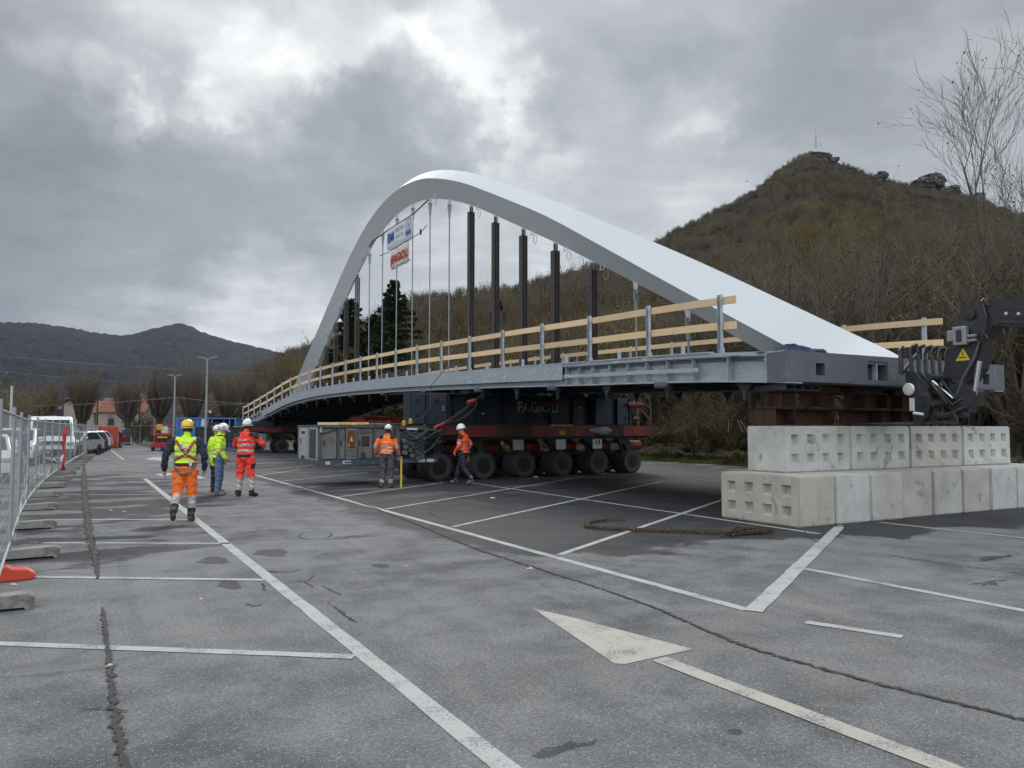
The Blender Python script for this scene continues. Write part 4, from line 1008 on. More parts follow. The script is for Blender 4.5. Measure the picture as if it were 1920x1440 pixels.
# ------------------------------------------------------------------ navy support girders on the transporters
def support_girder(label, v0, u0, skew, z0, hgt, L, lettered):
    g = thing('support_girder', label, 'girder', site(v0, u0, z0), TH + skew)
    mb = MB(); mb.box((L / 2, 1.2, hgt / 2), (L - 1.9, 1.1, hgt - .06)); core = mb.build('girder_web', M_NAVY, g)
    mb = MB(); mb.box((L / 2, 1.2, .015), (L, 1.6, .03)); mb.box((L / 2, 1.2, hgt - .015), (L, 1.6, .03)); mb.build('girder_flanges', M_NAVY, g) if False else None
    for z_ in (.018, hgt - .018): f_ = MB(); f_.box((L / 2, 1.2, z_), (L - .2, 1.7, .036)); f_.build('girder_flange', M_NAVY, g)
    spots = [.32, 1.02, L - 1.55, L - .62]
    for k, x in enumerate(spots):
        wd = (.50, .72, .80, .55)[k]; pm_ = MB(); y = .30
        # face panel with two round pockets
        holes = [(.0, .27 * hgt), (.0, .75 * hgt)] if k != 2 else []
        pm_.cbox((x, y + .06, hgt / 2), (wd, .10, hgt - .075), .012); p_ = pm_.build('face_panel', mat('navy_face', (.020, .032, .050), .5, .1, var=.2, scale=2), g)
        for dx, zz in holes:
            hx = x + (.1 if k == 3 else -.02)
            hm = MB(); hm.lathe([(.055, 0), (.085, 0), (.085, .022), (.055, .022), (.055, 0)], 16, Matrix.Translation((hx, y + .008, zz)) @ Matrix.Rotation(math.pi / 2, 4, 'X')); hm.lathe([(0, .002), (.056, .002)], 16, Matrix.Translation((hx, y + .008, zz)) @ Matrix.Rotation(math.pi / 2, 4, 'X')); hm.build('pin_hole', M_HOLE, p_)
        for s_ in (-1, 1):
            fm_ = MB(); fm_.box((x + s_ * (wd / 2 + .035), y + .22, hgt / 2), (.03, .5, hgt - .075)); fm_.build('panel_rib', M_NAVY, p_)
    for x in [1.75 + i * 1.0 for i in range(int((L - 3.5) / 1.0))]:
        rm_ = MB(); rm_.box((x, .58, hgt / 2), (.03, .16, hgt - .075)); rm_.build('web_rib', M_NAVY, core)
    if lettered:
        text_mesh('lettering', 'FAGiOLi', .50, mat('girder_lettering', (.30, .29, .27), .7), g, Matrix.Translation((L * .545, .62, hgt * .60)) @ Matrix.Rotation(math.pi / 2, 4, 'X'), bold=.016)
        text_mesh('lettering', '2', .22, mat('chalk_grey', (.35, .37, .38), .8), g, Matrix.Translation((1.22, .302, hgt * .52)) @ Matrix.Rotation(math.pi / 2, 4, 'X'))
        lm_ = MB(); lm_.box((1.18, .304, hgt * .80), (.26, .012, .11)); lm_.build('red_label', M_RED, g)
        for x, z_ in ((2.95, .38), (6.9, .62)): lm_ = MB(); lm_.box((x, .302 if x > 6 else .64, z_ * hgt), (.1, .012, .06)); lm_.build('white_tag', M_LABELW, g)
    return g
GZ = 1.775
support_girder('navy steel girder lettered in grey, standing on the near transporter', -1.95, 13.05, R(4.5), GZ, 1.06, 9.6, True)
support_girder('dark steel girder on the far transporter under the low deck end', -.9, 44.8, 0, GZ, .38, 7.6, False)
# bearing packs between girder and bridge
for i, (x, uu) in enumerate(((.6, 13.9), (2.6, 14.1), (4.6, 14.3), (6.2, 14.4))):
    mb = MB().cbox((0, 0, .07), (.8, .7, .14), .01); o = mb.build('bearing_pad', M_UNDER); o.location = site(x, uu, GZ + 1.062); o.rotation_euler = (0, 0, TH); tag(o, f'dark packing pad on the lettered girder, {ordn[i]} from its near end', 'packing pad', 'packing pads on the girder')
# lashing chain and shackles at the near girder end, red tensioners
cm = MB(); A = site(-1.05, 12.85, 1.80); B_ = site(.35, 12.6, 2.86)
chain_links(cm, [A, A.lerp(B_, .5) - Vector((0, 0, .05)), B_], .12, .016, .04, seed=31)
chain_links(cm, [A + Vector((.1, 0, .05)), A.lerp(B_, .45) - Vector((0, 0, .28)), A.lerp(B_, .75) - Vector((0, 0, .25)), A.lerp(B_, .8)], .10, .013, .034, seed=33)
o = tag(cm.build('lashing_chain', M_CHAIN), 'rusty lashing chain slanting across the near girder end', 'chain')
sh = MB(); sh.tube([B_ + VX * a + Vector((0, 0, b_)) for a, b_ in ((-.14, -.06), (-.02, .10), (.12, .14), (.22, .04), (.14, -.10), (-.02, -.12))], .032, 7)
sh.tube([B_ + VX * .1 + Vector((0, 0, .05)), B_ + VX * .42 + Vector((0, 0, .22))], [.05, .03], 7); tag(sh.build('shackle', mat('shackle_grey', (.20, .20, .19), .5, .5, col2=(.1, .06, .03), amt2=.4)), 'grey steel shackle at the top of the slanting chain', 'shackle')
sh = MB(); sh.tube([A + VX * a + Vector((0, 0, b_)) for a, b_ in ((-.32, -.16), (-.18, -.06), (.05, .02), (.12, .10))], [.03, .055, .05, .03], 7); sh.tube([A.lerp(B_, .66) - VX * .12, A.lerp(B_, .66) + VX * .12 + Vector((0, 0, .08))], .06, 7)
tag(sh.build('chain_tensioner', mat('tensioner_red', (.30, .04, .03), .6, .1)), 'red tensioner screw at the foot of the slanting chain', 'tensioner')
def lever_hoist(p, label, s_=1.0):
    o = thing('lever_hoist', label, 'hoist', p, TH)
    mb = MB(); rings = [[Vector((x * s_, .09 * w * math.cos(a), .02 + .13 * s_ * w * math.sin(a))) for a in [j * math.pi / 4 for j in range(8)]] for x, w in ((-.38, .45), (-.28, .9), (-.05, 1.05), (.15, .95), (.32, .6), (.42, .25))]
    mb.loft(rings).build('hoist_body', mat('hoist_red', (.12, .008, .012), .5), o)
    mb = MB(); mb.tube([(0, 0, .1), (.02, 0, .3), (-.05, 0, .38), (.05, 0, .46), (0, 0, .62)], .028, 6); mb.build('hook', M_RIM, o)
    mb = MB(); mb.tube([(-.22, 0, -.08), (-.20, 0, -.35), (-.05, 0, -.62), (.0, 0, -.9)], .018, 5); mb.tube([(.22, 0, -.06), (.2, 0, -.4), (.05, 0, -.62)], .018, 5); mb.tube([(-.16, 0, -.3), (.16, 0, -.34), (.05, 0, -.42), (-.1, 0, -.5), (.1, 0, -.58)], .024, 5); mb.build('load_chain', M_HOSE, o)
    return o
lever_hoist(site(7.55, 14.0, 2.55), 'dark red lever hoist hanging at the far girder end'); lever_hoist(site(3.35, 13.75, 2.55), 'dark red lever hoist hanging over the grey girder lettering', .9)
cable('hanging_cable', [site(-.1, 13.2, 3.78), site(-.9, 12.9, 3.6), site(-1.55, 12.6, 3.0), site(-1.6, 12.5, 2.4), site(-1.9, 12.4, 2.0), site(-2.6, 12.3, 1.82), site(-4.0, 12.6, 1.78)], .012, M_HOSE, 'thin black cable drooping from the deck edge to the power pack')
# oil cans / yellow shackles on the deck end
for i, (v_, z_) in enumerate(((-2.1, 1.86), (-2.32, 1.80))):
    mb = MB().lathe([(0, 0), (.06, 0), (.07, .05), (.05, .13), (.02, .17), (0, .17)], 10); o = mb.build('marker_cap', M_YELLOW); o.location = site(v_, 12.9, z_ - .04); tag(o, ('yellow cap on the transporter end nearest the lashing chain', 'yellow cap on the transporter end above the hoses')[i], 'cap')

# ------------------------------------------------------------------ power pack in front of the near transporter
M_PACK = mat('pack_blue_grey', (.055, .075, .095), .55, .15, var=.2, scale=3, col2=(.13, .15, .165), amt2=.3, scale2=3)
M_PANEL = mat('pack_grey_panel', (.165, .155, .145), .55, .1, var=.12, scale=3, col2=(.10, .095, .09), amt2=.35, scale2=2)
M_GRILLE = mat('black_mesh_grille', (.05, .055, .055), .8, .2, var=.6, scale=70); M_LIGHTGREY = mat('pale_grey_panel', (.33, .34, .345), .55, .1, var=.1, scale=3, col2=(.18, .19, .2), amt2=.3)
M_AMBER = mat('brown_glass', (.10, .035, .015), .25, var=.2, scale=3)
def power_pack(name, label, origin, rz, dark=False):
    o = thing(name, label, 'power pack', origin, rz); L, Wd, H0, H1 = 4.0, 1.5, .62, 1.78
    P = M_NAVY if dark else M_PACK; Q = M_NAVY if dark else M_PANEL
    mb = MB(); mb.box((L / 2, Wd / 2, (H0 + H1) / 2), (L - .16, Wd - .12, H1 - H0 - .08)); mb.build('housing', P, o)
    fr = MB()
    for x in (.05, .98, 1.98, 2.92, L - .05):
        for y in (.0, Wd): fr.box((x, y, (H0 + H1) / 2), (.10 if x not in (.05, L - .05) else .12, .10, H1 - H0))
    for y in (.0, Wd):
        fr.box((L / 2, y, H0 + .07), (L + .12, .13, .15)); fr.box((L / 2, y, H1 - .04), (L + .04, .115, .08))
    for x in (.0, L): fr.box((x, Wd / 2, H0 + .07), (.135, Wd, .145)); fr.box((x, Wd / 2, H1 - .04), (.125, Wd, .078))
    fr.build('frame', P, o)
    # doors along the face
    for k, (x0, x1, m_) in enumerate(((.13, .92, Q), (1.06, 1.36, Q), (2.04, 2.86, Q), (2.98, 3.86, Q))):
        dm = MB(); dm.cbox(((x0 + x1) / 2, .015, (H0 + H1) / 2 + .03), (x1 - x0, .05, H1 - H0 - .26), .012); d_ = dm.build('door', m_, o)
        hm = MB(); hm.cbox((x0 + .10 if k else x1 - .66, -.016, (H0 + H1) / 2 + .05), (.06, .02, .15), .006); hm.build('handle', M_HOLE, d_)
    dm = MB(); dm.cbox((1.66, -.005, (H0 + H1) / 2 + .03), (.56, .08, H1 - H0 - .24), .012); d_ = dm.build('cabinet_door', Q, o)
    dm = MB(); dm.box((1.66, -.05, 1.36), (.40, .012, .50)); g_ = dm.build('cabinet_window', M_AMBER, d_)
    if not dark:
        dm = MB(); dm.add([(1.57, -.058, 1.30), (1.75, -.058, 1.30), (1.66, -.058, 1.46)], [(0, 1, 2)]); dm.build('warning_triangle', mat('warning_yellow', (.6, .42, .02), .6), d_)
        dm = MB(); dm.lathe([(0, 0), (.055, 0)], 14, Matrix.Translation((1.53, -.058, 1.19)) @ Matrix.Rotation(math.pi / 2, 4, 'X')); dm.build('round_sticker', M_LABELW, d_)
        for k, (x, z_) in enumerate(((1.50, 1.02), (1.66, 1.02), (1.80, 1.02), (1.50, .88), (1.74, .86), (1.84, .86))):
            dm = MB(); dm.lathe([(0, -.02), (.028, -.02), (.028, .0)], 10, Matrix.Translation((x, -.048, z_)) @ Matrix.Rotation(math.pi / 2, 4, 'X')); dm.build('knob', M_HOLE, d_)
        dm = MB(); dm.box((.06, -.056, 1.62), (.10, .01, .13)); dm.build('label', M_LABELW, o)
        for k, z_ in enumerate((1.66, 1.54)): dm = MB(); dm.lathe([(0, 0), (.05, 0)], 12, Matrix.Translation((.06, -.062, z_)) @ Matrix.Rotation(math.pi / 2, 4, 'X')); dm.build('round_sticker', M_REDINK if k else M_LABELW, o)
        text_mesh('lettering', '06', .26, M_HOLE, o, Matrix.Translation((2.34, -.014, .88)) @ Matrix.Rotation(math.pi / 2, 4, 'X'), bold=.01)
        dm = MB(); dm.box((2.45, -.013, 1.30), (.42, .012, .30)); dm.build('gauge_panel', M_HOLE, o)
        for k in range(5): dm = MB(); dm.prism([(-.05, 0), (.05, 0), (0, .08)], .012, Matrix.Translation((2.2 + k * .12, -.013, 1.52))); dm.build('vent', M_HOLE, o)
        text_mesh('lettering', 'COMETTO', .07, M_BLUE, o, Matrix.Translation((1.42, -.07, H0 + .07)) @ Matrix.Rotation(math.pi / 2, 4, 'X'), bold=.003) if False else None
        dm = MB(); dm.box((1.42, -.068, H0 + .07), (.42, .006, .10)); dm.build('maker_plate', M_LABELW, o); dm = MB(); dm.box((1.50, -.073, H0 + .07), (.22, .004, .06)); dm.build('plate_print', M_BLUE, o); dm = MB(); dm.box((1.34, -.073, H0 + .07), (.08, .004, .06)); dm.build('plate_print', M_REDINK, o)
        dm = MB(); dm.box((.42, -.07, H0 + .06), (.24, .006, .09)); dm.build('plate', mat('yellow_white_plate', (.5, .47, .33), .7), o)
        dm = MB(); dm.bar((.16, -.03, 1.52), (.95, -.03, 1.66), .012, .03); dm.build('door_stay', M_HOSE, o)
    for x, w_ in ((1.35, .60), (2.2, .42), (3.1, .8)):
        dm = MB(); dm.box((x, -.02, H1 + .02), (w_, .10, .05)); dm.build('yellow_edge', M_YELLOW, o)
    # end face: pale door, mesh grille
    em_ = MB(); em_.cbox((-.035, 1.05, (H0 + H1) / 2 + .02), (.05, .66, H1 - H0 - .12), .01); e_ = em_.build('end_door', P if dark else M_LIGHTGREY, o)
    if not dark:
        em_ = MB(); em_.box((-.066, 1.05, 1.55), (.01, .36, .16)); em_.build('end_label', M_LABELW, e_); em_ = MB(); em_.box((-.066, 1.05, 1.55), (.014, .30, .10)); em_.build('label_print', M_HOLE, e_)
        em_ = MB(); em_.box((-.066, 1.22, 1.28), (.02, .05, .18)); em_.build('handle', M_HOLE, e_); em_ = MB(); em_.box((-.066, 1.05, .80), (.02, .24, .10)); em_.build('vent_slot', M_HOLE, e_)
    em_ = MB(); em_.cbox((-.03, .36, (H0 + H1) / 2 + .02), (.05, .62, H1 - H0 - .12), .01); e_ = em_.build('grille_frame', P if dark else M_LIGHTGREY, o)
    em_ = MB(); em_.box((-.058, .36, (H0 + H1) / 2 + .02), (.012, .46, H1 - H0 - .30)); em_.build('mesh_grille', M_GRILLE, e_)
    return o
pk = power_pack('power_pack', 'grey-blue power pack with amber cabinet beside the near transporter', site(-5.02, 12.6), TH); pk.scale = (.56, 1.62, 1)
# hoses and filters where the pack couples to the transporter
hz = thing('hose_bundle', 'black hydraulic hoses and round filters between power pack and transporter', 'hoses', site(-2.35, 12.35), TH - R(3)); hz.scale = (1.15, 1, 1)
mb = MB(); mb.box((.25, .3, .70), (1.1, .5, .12)); mb.box((-.3, .25, 1.2), (.10, .5, 1.0)); mb.box((.1, .5, 1.25), (.9, .2, .95)); mb.build('coupling_frame', M_PACK, hz)
rg = random.Random(12)
for k in range(9):
    x0 = -.2 + rg.random() * .3; z0 = 1.05 + rg.random() * .6; mb = MB(); mb.tube([(x0, .0, z0), (x0 + .25, -.16 - rg.random() * .1, z0 - .05 - rg.random() * .2), (x0 + .6, -.1, z0 - .1 + rg.random() * .3), (x0 + .95, .1, 1.45 + rg.random() * .2)], .024, 6); mb.build('hose', M_HOSE, hz)
for k, (x, z) in enumerate(((-.12, .95), (-.1, 1.12), (-.14, 1.3), (.08, .85), (.05, 1.02), (.2, .93), (.24, .78), (.06, 1.2), (.34, .84))):
    mb = MB(); mb.lathe([(0, -.10), (.07, -.10), (.078, -.08), (.078, .1), (0, .1)], 12, Matrix.Translation((x, .05, z)) @ Matrix.Rotation(-math.pi / 2, 4, 'X')); mb.build('filter', mat('filter_grey', (.12, .12, .125), .5, .3), hz)
mb = MB(); mb.tube([(-.28, .0, 1.66), (.75, .05, 1.60)], .075, 10); mb.build('coupling_cylinder', M_HOSE, hz); mb = MB(); mb.box((.05, -.078, 1.66), (.28, .01, .06)); mb.build('white_tag', M_LABELW, hz)
mb = MB(); mb.box((.62, .02, .70), (.20, .60, .09)); mb.build('white_plate', M_LABELW, hz) if False else None
for k, x in enumerate((.35, .60)): mb = MB(); mb.box((x, .044, .70), (.20, .012, .09)); mb.build('white_plate', M_LABELW, hz)
# timbers and a red crate behind the pack
o = MB().cbox((0, 0, .05), (1.5, .22, .08), .006).build('timber_baulk', M_WOOD); o.location = site(-4.1, 13.3, 1.765); o.rotation_euler = (0, 0, TH - R(12)); tag(o, 'pale timber baulk lying on the power pack', 'timber')
for k in range(3): o = MB().cbox((0, 0, .07), (.26, .26, .14), .006).build('wood_block', M_RUST); o.location = site(-3.3 + k * .28, 13.35, 1.765); o.rotation_euler = (0, 0, TH); tag(o, f'dark wood block on the power pack, {ordn[k]} right of the pale timber', 'wood block', 'dark wood blocks on the power pack')
pk2 = power_pack('power_pack', 'dark power pack with yellow top edge by the blue container', Vector(((368 - 960) / FOCAL * 58, 58, 0)), R(8), True)

# ------------------------------------------------------------------ vegetation
def leaf_material(name, stops, trans=.35):
    m_, t, b = new_mat(name); t.n.remove(b); out = next(n for n in t.n if n.type == 'OUTPUT_MATERIAL')
    co = t.coord('Object'); oi = t.rand()
    c = t.ramp(t.m('ADD', t.m('MULTIPLY', oi, .75), t.m('MULTIPLY', t.noise(co, 6.0, 2, .6), .25)), stops)
    c = t.mix(1.0, c, t.ramp(t.m('FRACT', t.m('MULTIPLY', oi, 13.7)), [(0, (.5, .5, .52)), (.6, (1, 1, 1)), (1, (1.5, 1.45, 1.35))]), 'MULTIPLY')
    c = t.mix(1.0, c, t.ramp(t.noise(co, 17.0, 2, .7), [(.3, (.55, .55, .55)), (.7, (1.35, 1.3, 1.2))]), 'MULTIPLY')
    df = t.n.new('ShaderNodeBsdfDiffuse'); tr = t.n.new('ShaderNodeBsdfTranslucent'); mx = t.n.new('ShaderNodeMixShader')
    t.put(df.inputs['Color'], c); t.put(tr.inputs['Color'], c); mx.inputs[0].default_value = trans
    t.l.new(df.outputs[0], mx.inputs[1]); t.l.new(tr.outputs[0], mx.inputs[2]); t.l.new(mx.outputs[0], out.inputs['Surface']); return m_
M_LEAF_BROWN = leaf_material('brown_autumn_leaves', [(.1, (.080, .060, .042)), (.35, (.108, .080, .052)), (.6, (.125, .097, .058)), (.85, (.114, .102, .052))])
M_LEAF_OLIVE = leaf_material('olive_autumn_leaves', [(.1, (.085, .084, .034)), (.4, (.142, .124, .042)), (.7, (.178, .148, .048)), (.95, (.072, .082, .030))])
M_LEAF_GREEN = leaf_material('bramble_leaves', [(.1, (.045, .055, .018)), (.5, (.070, .078, .026)), (.9, (.085, .066, .028))])
M_LEAF_RUST = leaf_material('rust_leaves', [(.1, (.095, .058, .034)), (.5, (.120, .076, .040)), (.9, (.115, .088, .042))])
M_NEEDLE = leaf_material('cedar_needles', [(.1, (.012, .022, .014)), (.5, (.018, .032, .018)), (.9, (.026, .042, .022))], .15)
M_BARK = mat('grey_brown_bark', (.115, .095, .075), .95, var=.35, scale=3, bump=.6, bscale=14, bdist=.03)
M_BARKDARK = mat('dark_bark', (.042, .034, .028), .95, var=.35, scale=3, bump=.6, bscale=14, bdist=.03)
M_TWIG = mat('brown_twigs', (.115, .088, .066), .95, var=.3, scale=2)

def add_leaf(mb, p, s_, rg, flat=0.0):
    n = rvec(rg); n.z += flat; n.normalize(); a = n.orthogonal().normalized(); b_ = n.cross(a); an = rg.uniform(0, 6.28)
    u = (a * math.cos(an) + b_ * math.sin(an)) * s_; w = (b_ * math.cos(an) - a * math.sin(an)) * s_ * .55
    o = len(mb.v); mb.v.extend([tuple(p - u), tuple(p + w), tuple(p + u), tuple(p - w)]); mb.f.append((o, o + 1, o + 2, o + 3)); mb.mi.append(mb.cur)
def grow(mb, rg, p, d, L, r, lev, maxlev, P, tips):
    pts = [p]; rs = [r]; n = P.get('seg', 3); d = d.normalized()
    for i in range(n):
        d = (d + rvec(rg) * P['wig'] + Vector((0, 0, P['trop']))).normalized(); p = p + d * (L / n); pts.append(p); rs.append(r * (1 - (i + 1) / n * P.get('taper', .5)))
    mb.tube(pts, rs, 5 if lev == 0 else (4 if lev == 1 else 3), caps=False)
    if lev >= maxlev: tips.append((pts, d)); return
    k = P['kids'][min(lev, len(P['kids']) - 1)]
    for j in range(k):
        f = P.get('start', .3) + (1 - P.get('start', .3)) * (j + rg.random()) / k; i = min(n - 1, int(f * n)); q_ = pts[i].lerp(pts[i + 1], f * n - i)
        ax = rvec(rg).cross(d); ax = ax.normalized() if ax.length > 1e-3 else Vector((1, 0, 0))
        nd = Matrix.Rotation(rg.uniform(*P['ang']), 3, ax) @ d
        grow(mb, rg, q_, nd, L * rg.uniform(*P['len']), max(r * (1 - f * .5) * P.get('rk', .55), P.get('rmin', .004)), lev + 1, maxlev, P, tips)
    if lev > 0: tips.append((pts[-2:], d))
def shrub_template(name, seed, stems, leaves, lsize, mats, P, maxlev=2, spread=.45, h=1.0, lspread=.06):
    rg = random.Random(seed); mb = MB(); tips = []
    for k in range(stems):
        a = rg.uniform(0, 6.28); d = Vector((math.cos(a) * spread * rg.random(), math.sin(a) * spread * rg.random(), 1))
        grow(mb, rg, Vector((math.cos(a) * .06 * rg.random(), math.sin(a) * .06 * rg.random(), -.04)), d, h * rg.uniform(.5, .72), .014 * P.get('thick', 1), 0, maxlev, P, tips)
    mb.mat(1)
    for _ in range(leaves):
        pts, d = rg.choice(tips); i = rg.randrange(len(pts) - 1); q_ = pts[i].lerp(pts[i + 1], rg.random()) + rvec(rg) * lspread
        add_leaf(mb, q_, lsize * rg.uniform(.6, 1.3), rg)
    o = bpy.data.objects.new(name, mb.mesh(name, mats)); return o
VEG = bpy.data.collections.new('plant_stock')
SP = dict(wig=.22, trop=.06, kids=[5, 4], ang=(.35, .95), len=(.42, .66), rk=.55, rmin=.0025, start=.2)
T = []
T.append(shrub_template('a_shrub', 1, 5, 3800, .0115, [M_TWIG, M_LEAF_BROWN], SP))
T.append(shrub_template('b_shrub', 2, 4, 3400, .012, [M_TWIG, M_LEAF_BROWN], dict(SP, trop=.0)))
T.append(shrub_template('c_shrub', 3, 4, 3400, .012, [M_TWIG, M_LEAF_OLIVE], SP))
T.append(shrub_template('d_twiggy', 4, 5, 700, .010, [M_TWIG, M_LEAF_BROWN], dict(SP, kids=[6, 5], wig=.18)))
T.append(shrub_template('e_slender', 5, 2, 700, .009, [M_BARK, M_LEAF_OLIVE], dict(SP, kids=[8, 5], trop=.12, len=(.3, .5), thick=1.0), spread=.15, h=1.35))
rgb_ = random.Random(9); mb = MB(); mb.mat(1)      # bramble mound
for _ in range(3600):
    v = rvec(rgb_); v = v.normalized() * (.55 + .45 * rgb_.random()) if v.length > .01 else v; add_leaf(mb, Vector((v.x * .75, v.y * .75, abs(v.z) * .55 + .03)), .022 * rgb_.uniform(.6, 1.3), rgb_)
mb.mat(0)
for _ in range(40):
    a = rgb_.uniform(0, 6.28); mb.tube([(math.cos(a) * .2, math.sin(a) * .2, 0), (math.cos(a) * .6, math.sin(a) * .6, .55), (math.cos(a) * .95, math.sin(a) * .95, .35)], .006, 3, caps=False)
T.append(bpy.data.objects.new('f_bramble', mb.mesh('bramble', [M_TWIG, M_LEAF_GREEN])))
mb = MB(); mb.mat(0); mb.tube([(0, 0, 0), (0, 0, .9)], [.02, .006], 5, caps=False); mb.mat(1); rgc = random.Random(6)   # small conifer
for _ in range(1300):
    z = rgc.random() ** 1.3; a = rgc.uniform(0, 6.28); rr = (1 - z) * .24 * math.sqrt(rgc.random()) * (1 + .3 * math.sin(z * 40)); add_leaf(mb, Vector((math.cos(a) * rr, math.sin(a) * rr, .08 + z * .92)), .030 * rgc.uniform(.6, 1.2), rgc)
T.append(bpy.data.objects.new('g_conifer', mb.mesh('conifer', [M_BARKDARK, M_NEEDLE])))
T.append(shrub_template('h_rusty', 12, 4, 3000, .013, [M_TWIG, M_LEAF_RUST], SP))
T.append(shrub_template('i_woodland', 14, 6, 1300, .010, [M_BARK, M_LEAF_BROWN], dict(SP, kids=[7, 6], wig=.16, trop=.10, len=(.36, .6), thick=1.3), spread=.30, h=1.25))
T.append(shrub_template('j_tall', 15, 2, 650, .0065, [M_BARK, M_LEAF_BROWN], dict(SP, kids=[9, 6, 4], wig=.12, trop=.08, len=(.34, .56), thick=.9, rmin=.0012, start=.15), maxlev=3, spread=.25, h=1.3, lspread=.03))
for k in T: VEG.objects.link(k)

def scatter(name, label, pts, scl, idx, rot, kind='stuff'):
    me = bpy.data.meshes.new(name); me.from_pydata([tuple(p) for p in pts], [], [])
    for nm, ty, data in (('size', 'FLOAT', scl), ('pick', 'INT', idx), ('turn', 'FLOAT', rot)):
        at = me.attributes.new(nm, ty, 'POINT'); at.data.foreach_set('value', list(data))
    o = link(name, me); tag(o, label, None, kind=kind)
    ng = bpy.data.node_groups.new(name, 'GeometryNodeTree'); ng.interface.new_socket('Geometry', in_out='INPUT', socket_type='NodeSocketGeometry'); ng.interface.new_socket('Geometry', in_out='OUTPUT', socket_type='NodeSocketGeometry')
    N = ng.nodes; L = ng.links; gi = N.new('NodeGroupInput'); go = N.new('NodeGroupOutput'); iop = N.new('GeometryNodeInstanceOnPoints'); ci = N.new('GeometryNodeCollectionInfo')
    ci.inputs['Collection'].default_value = VEG; ci.inputs['Separate Children'].default_value = True; ci.inputs['Reset Children'].default_value = True
    def attr(nm, ty):
        a = N.new('GeometryNodeInputNamedAttribute'); a.data_type = ty; a.inputs['Name'].default_value = nm; return a.outputs['Attribute']
    cx = N.new('ShaderNodeCombineXYZ'); L.new(attr('turn', 'FLOAT'), cx.inputs[2])
    L.new(gi.outputs[0], iop.inputs['Points']); L.new(ci.outputs[0], iop.inputs['Instance']); iop.inputs['Pick Instance'].default_value = True
    L.new(attr('pick', 'INT'), iop.inputs['Instance Index']); L.new(cx.outputs[0], iop.inputs['Rotation']); L.new(attr('size', 'FLOAT'), iop.inputs['Scale']); L.new(iop.outputs[0], go.inputs[0])
    md = o.modifiers.new('scatter', 'NODES'); md.node_group = ng
    return o
HX, HY, HZ = HG; TT = np.concatenate([np.linspace(0, 1, 90), np.linspace(1.03, 1.6, 14)])
def hill_point(px, t):
    """point of the hill ground at an azimuth (px) and a fraction t between foot and crest"""
    j = (px - 330) / (3100 - 330) * (HX.shape[1] - 1); i = np.interp(t, TT, np.arange(len(TT))); i0 = int(min(i, len(TT) - 2)); j0 = int(min(max(j, 0), HX.shape[1] - 2)); fi, fj = i - i0, j - j0
    f = lambda A: (A[i0, j0] * (1 - fi) + A[i0 + 1, j0] * fi) * (1 - fj) + (A[i0, j0 + 1] * (1 - fi) + A[i0 + 1, j0 + 1] * fi) * fj
    return Vector((f(HX), f(HY), f(HZ)))
def hill_z(p):
    """height of the hill ground under a point"""
    px = 960 + FOCAL * p.x / p.y; rf = foot_r(px); rr = catmull(ridge_pts, px); return hill_point(px, max(0, (p.y - rf) / (rr - rf))).z
rg = random.Random(21)
def patch(x, y, s=60.): return float(fbm(np.array([x / s]), np.array([y / s]), 3, 5)[0])
# scrub on the bank behind the car park
pts, sc, ix, ro = [], [], [], []
n_bank = 0
while n_bank < 2100:
    v_ = 15.0 + rg.random() ** 1.4 * 42; u_ = rg.uniform(-14, 135); p = site(v_, u_)
    if p.y < 8: continue
    px = 960 + FOCAL * p.x / p.y
    if px > 2250 or px < 480: continue
    p.z = hill_z(p) - .05; edge = v_ - 15.0; tone = patch(p.x, p.y, 11.)
    if edge < 1.6: h = rg.uniform(.5, 1.3); k = 5 if rg.random() < .75 else 0
    elif edge < 5: h = rg.uniform(1.5, 3.6); k = rg.choice((0, 1, 3, 5, 0, 3))
    else: h = rg.uniform(4.2, 8.4); k = (rg.choice((2, 2, 4, 0)) if tone > .56 else rg.choice((0, 1, 3, 3, 8, 8, 4)))
    if px > 1380 and edge > 4 and rg.random() < .22: h = rg.uniform(6.5, 10.0); k = 9
    if px < 1250 and edge > 4 and tone > .40: k = rg.choice((2, 2, 2, 4, 0, 5))
    pts.append(p); sc.append(h); ix.append(k); ro.append(rg.uniform(0, 6.28)); n_bank += 1
scatter('bank_shrubbery', 'tangled brown and olive autumn scrub on the bank behind the bridge', pts, sc, ix, ro)
pts, sc, ix, ro = [], [], [], []
for q_ in range(13500):
    px = rg.uniform(430, 2150) if q_ < 10500 else rg.uniform(1200, 1960); t = .05 + .96 * rg.random() ** 1.25 if q_ < 10500 else rg.uniform(.62, 1.02); p = hill_point(px, t)
    tone = patch(p.x, p.y, 75.); t2 = patch(p.x + 900, p.y, 45.)
    k = rg.choice((0, 8, 3, 8, 5)) if tone < .46 else rg.choice((2, 2, 2, 0, 4)) if tone < .62 else rg.choice((7, 2, 0, 8))
    if t2 > .68: k = rg.choice((3, 3, 5))
    if 700 < px < 1000 and t > .5 and rg.random() < .22: k = 6
    h = rg.uniform(5.0, 11.0) if t < .35 else rg.uniform(3.6, 7.6) if t < .75 else rg.uniform(2.6, 5.2)
    if p.z > 190: h *= .8
    pts.append(p - Vector((0, 0, .3))); sc.append(h); ix.append(k); ro.append(rg.uniform(0, 6.28))
scatter('hill_forest', 'brown autumn woodland covering the hillside up to the crest', pts, sc, ix, ro)
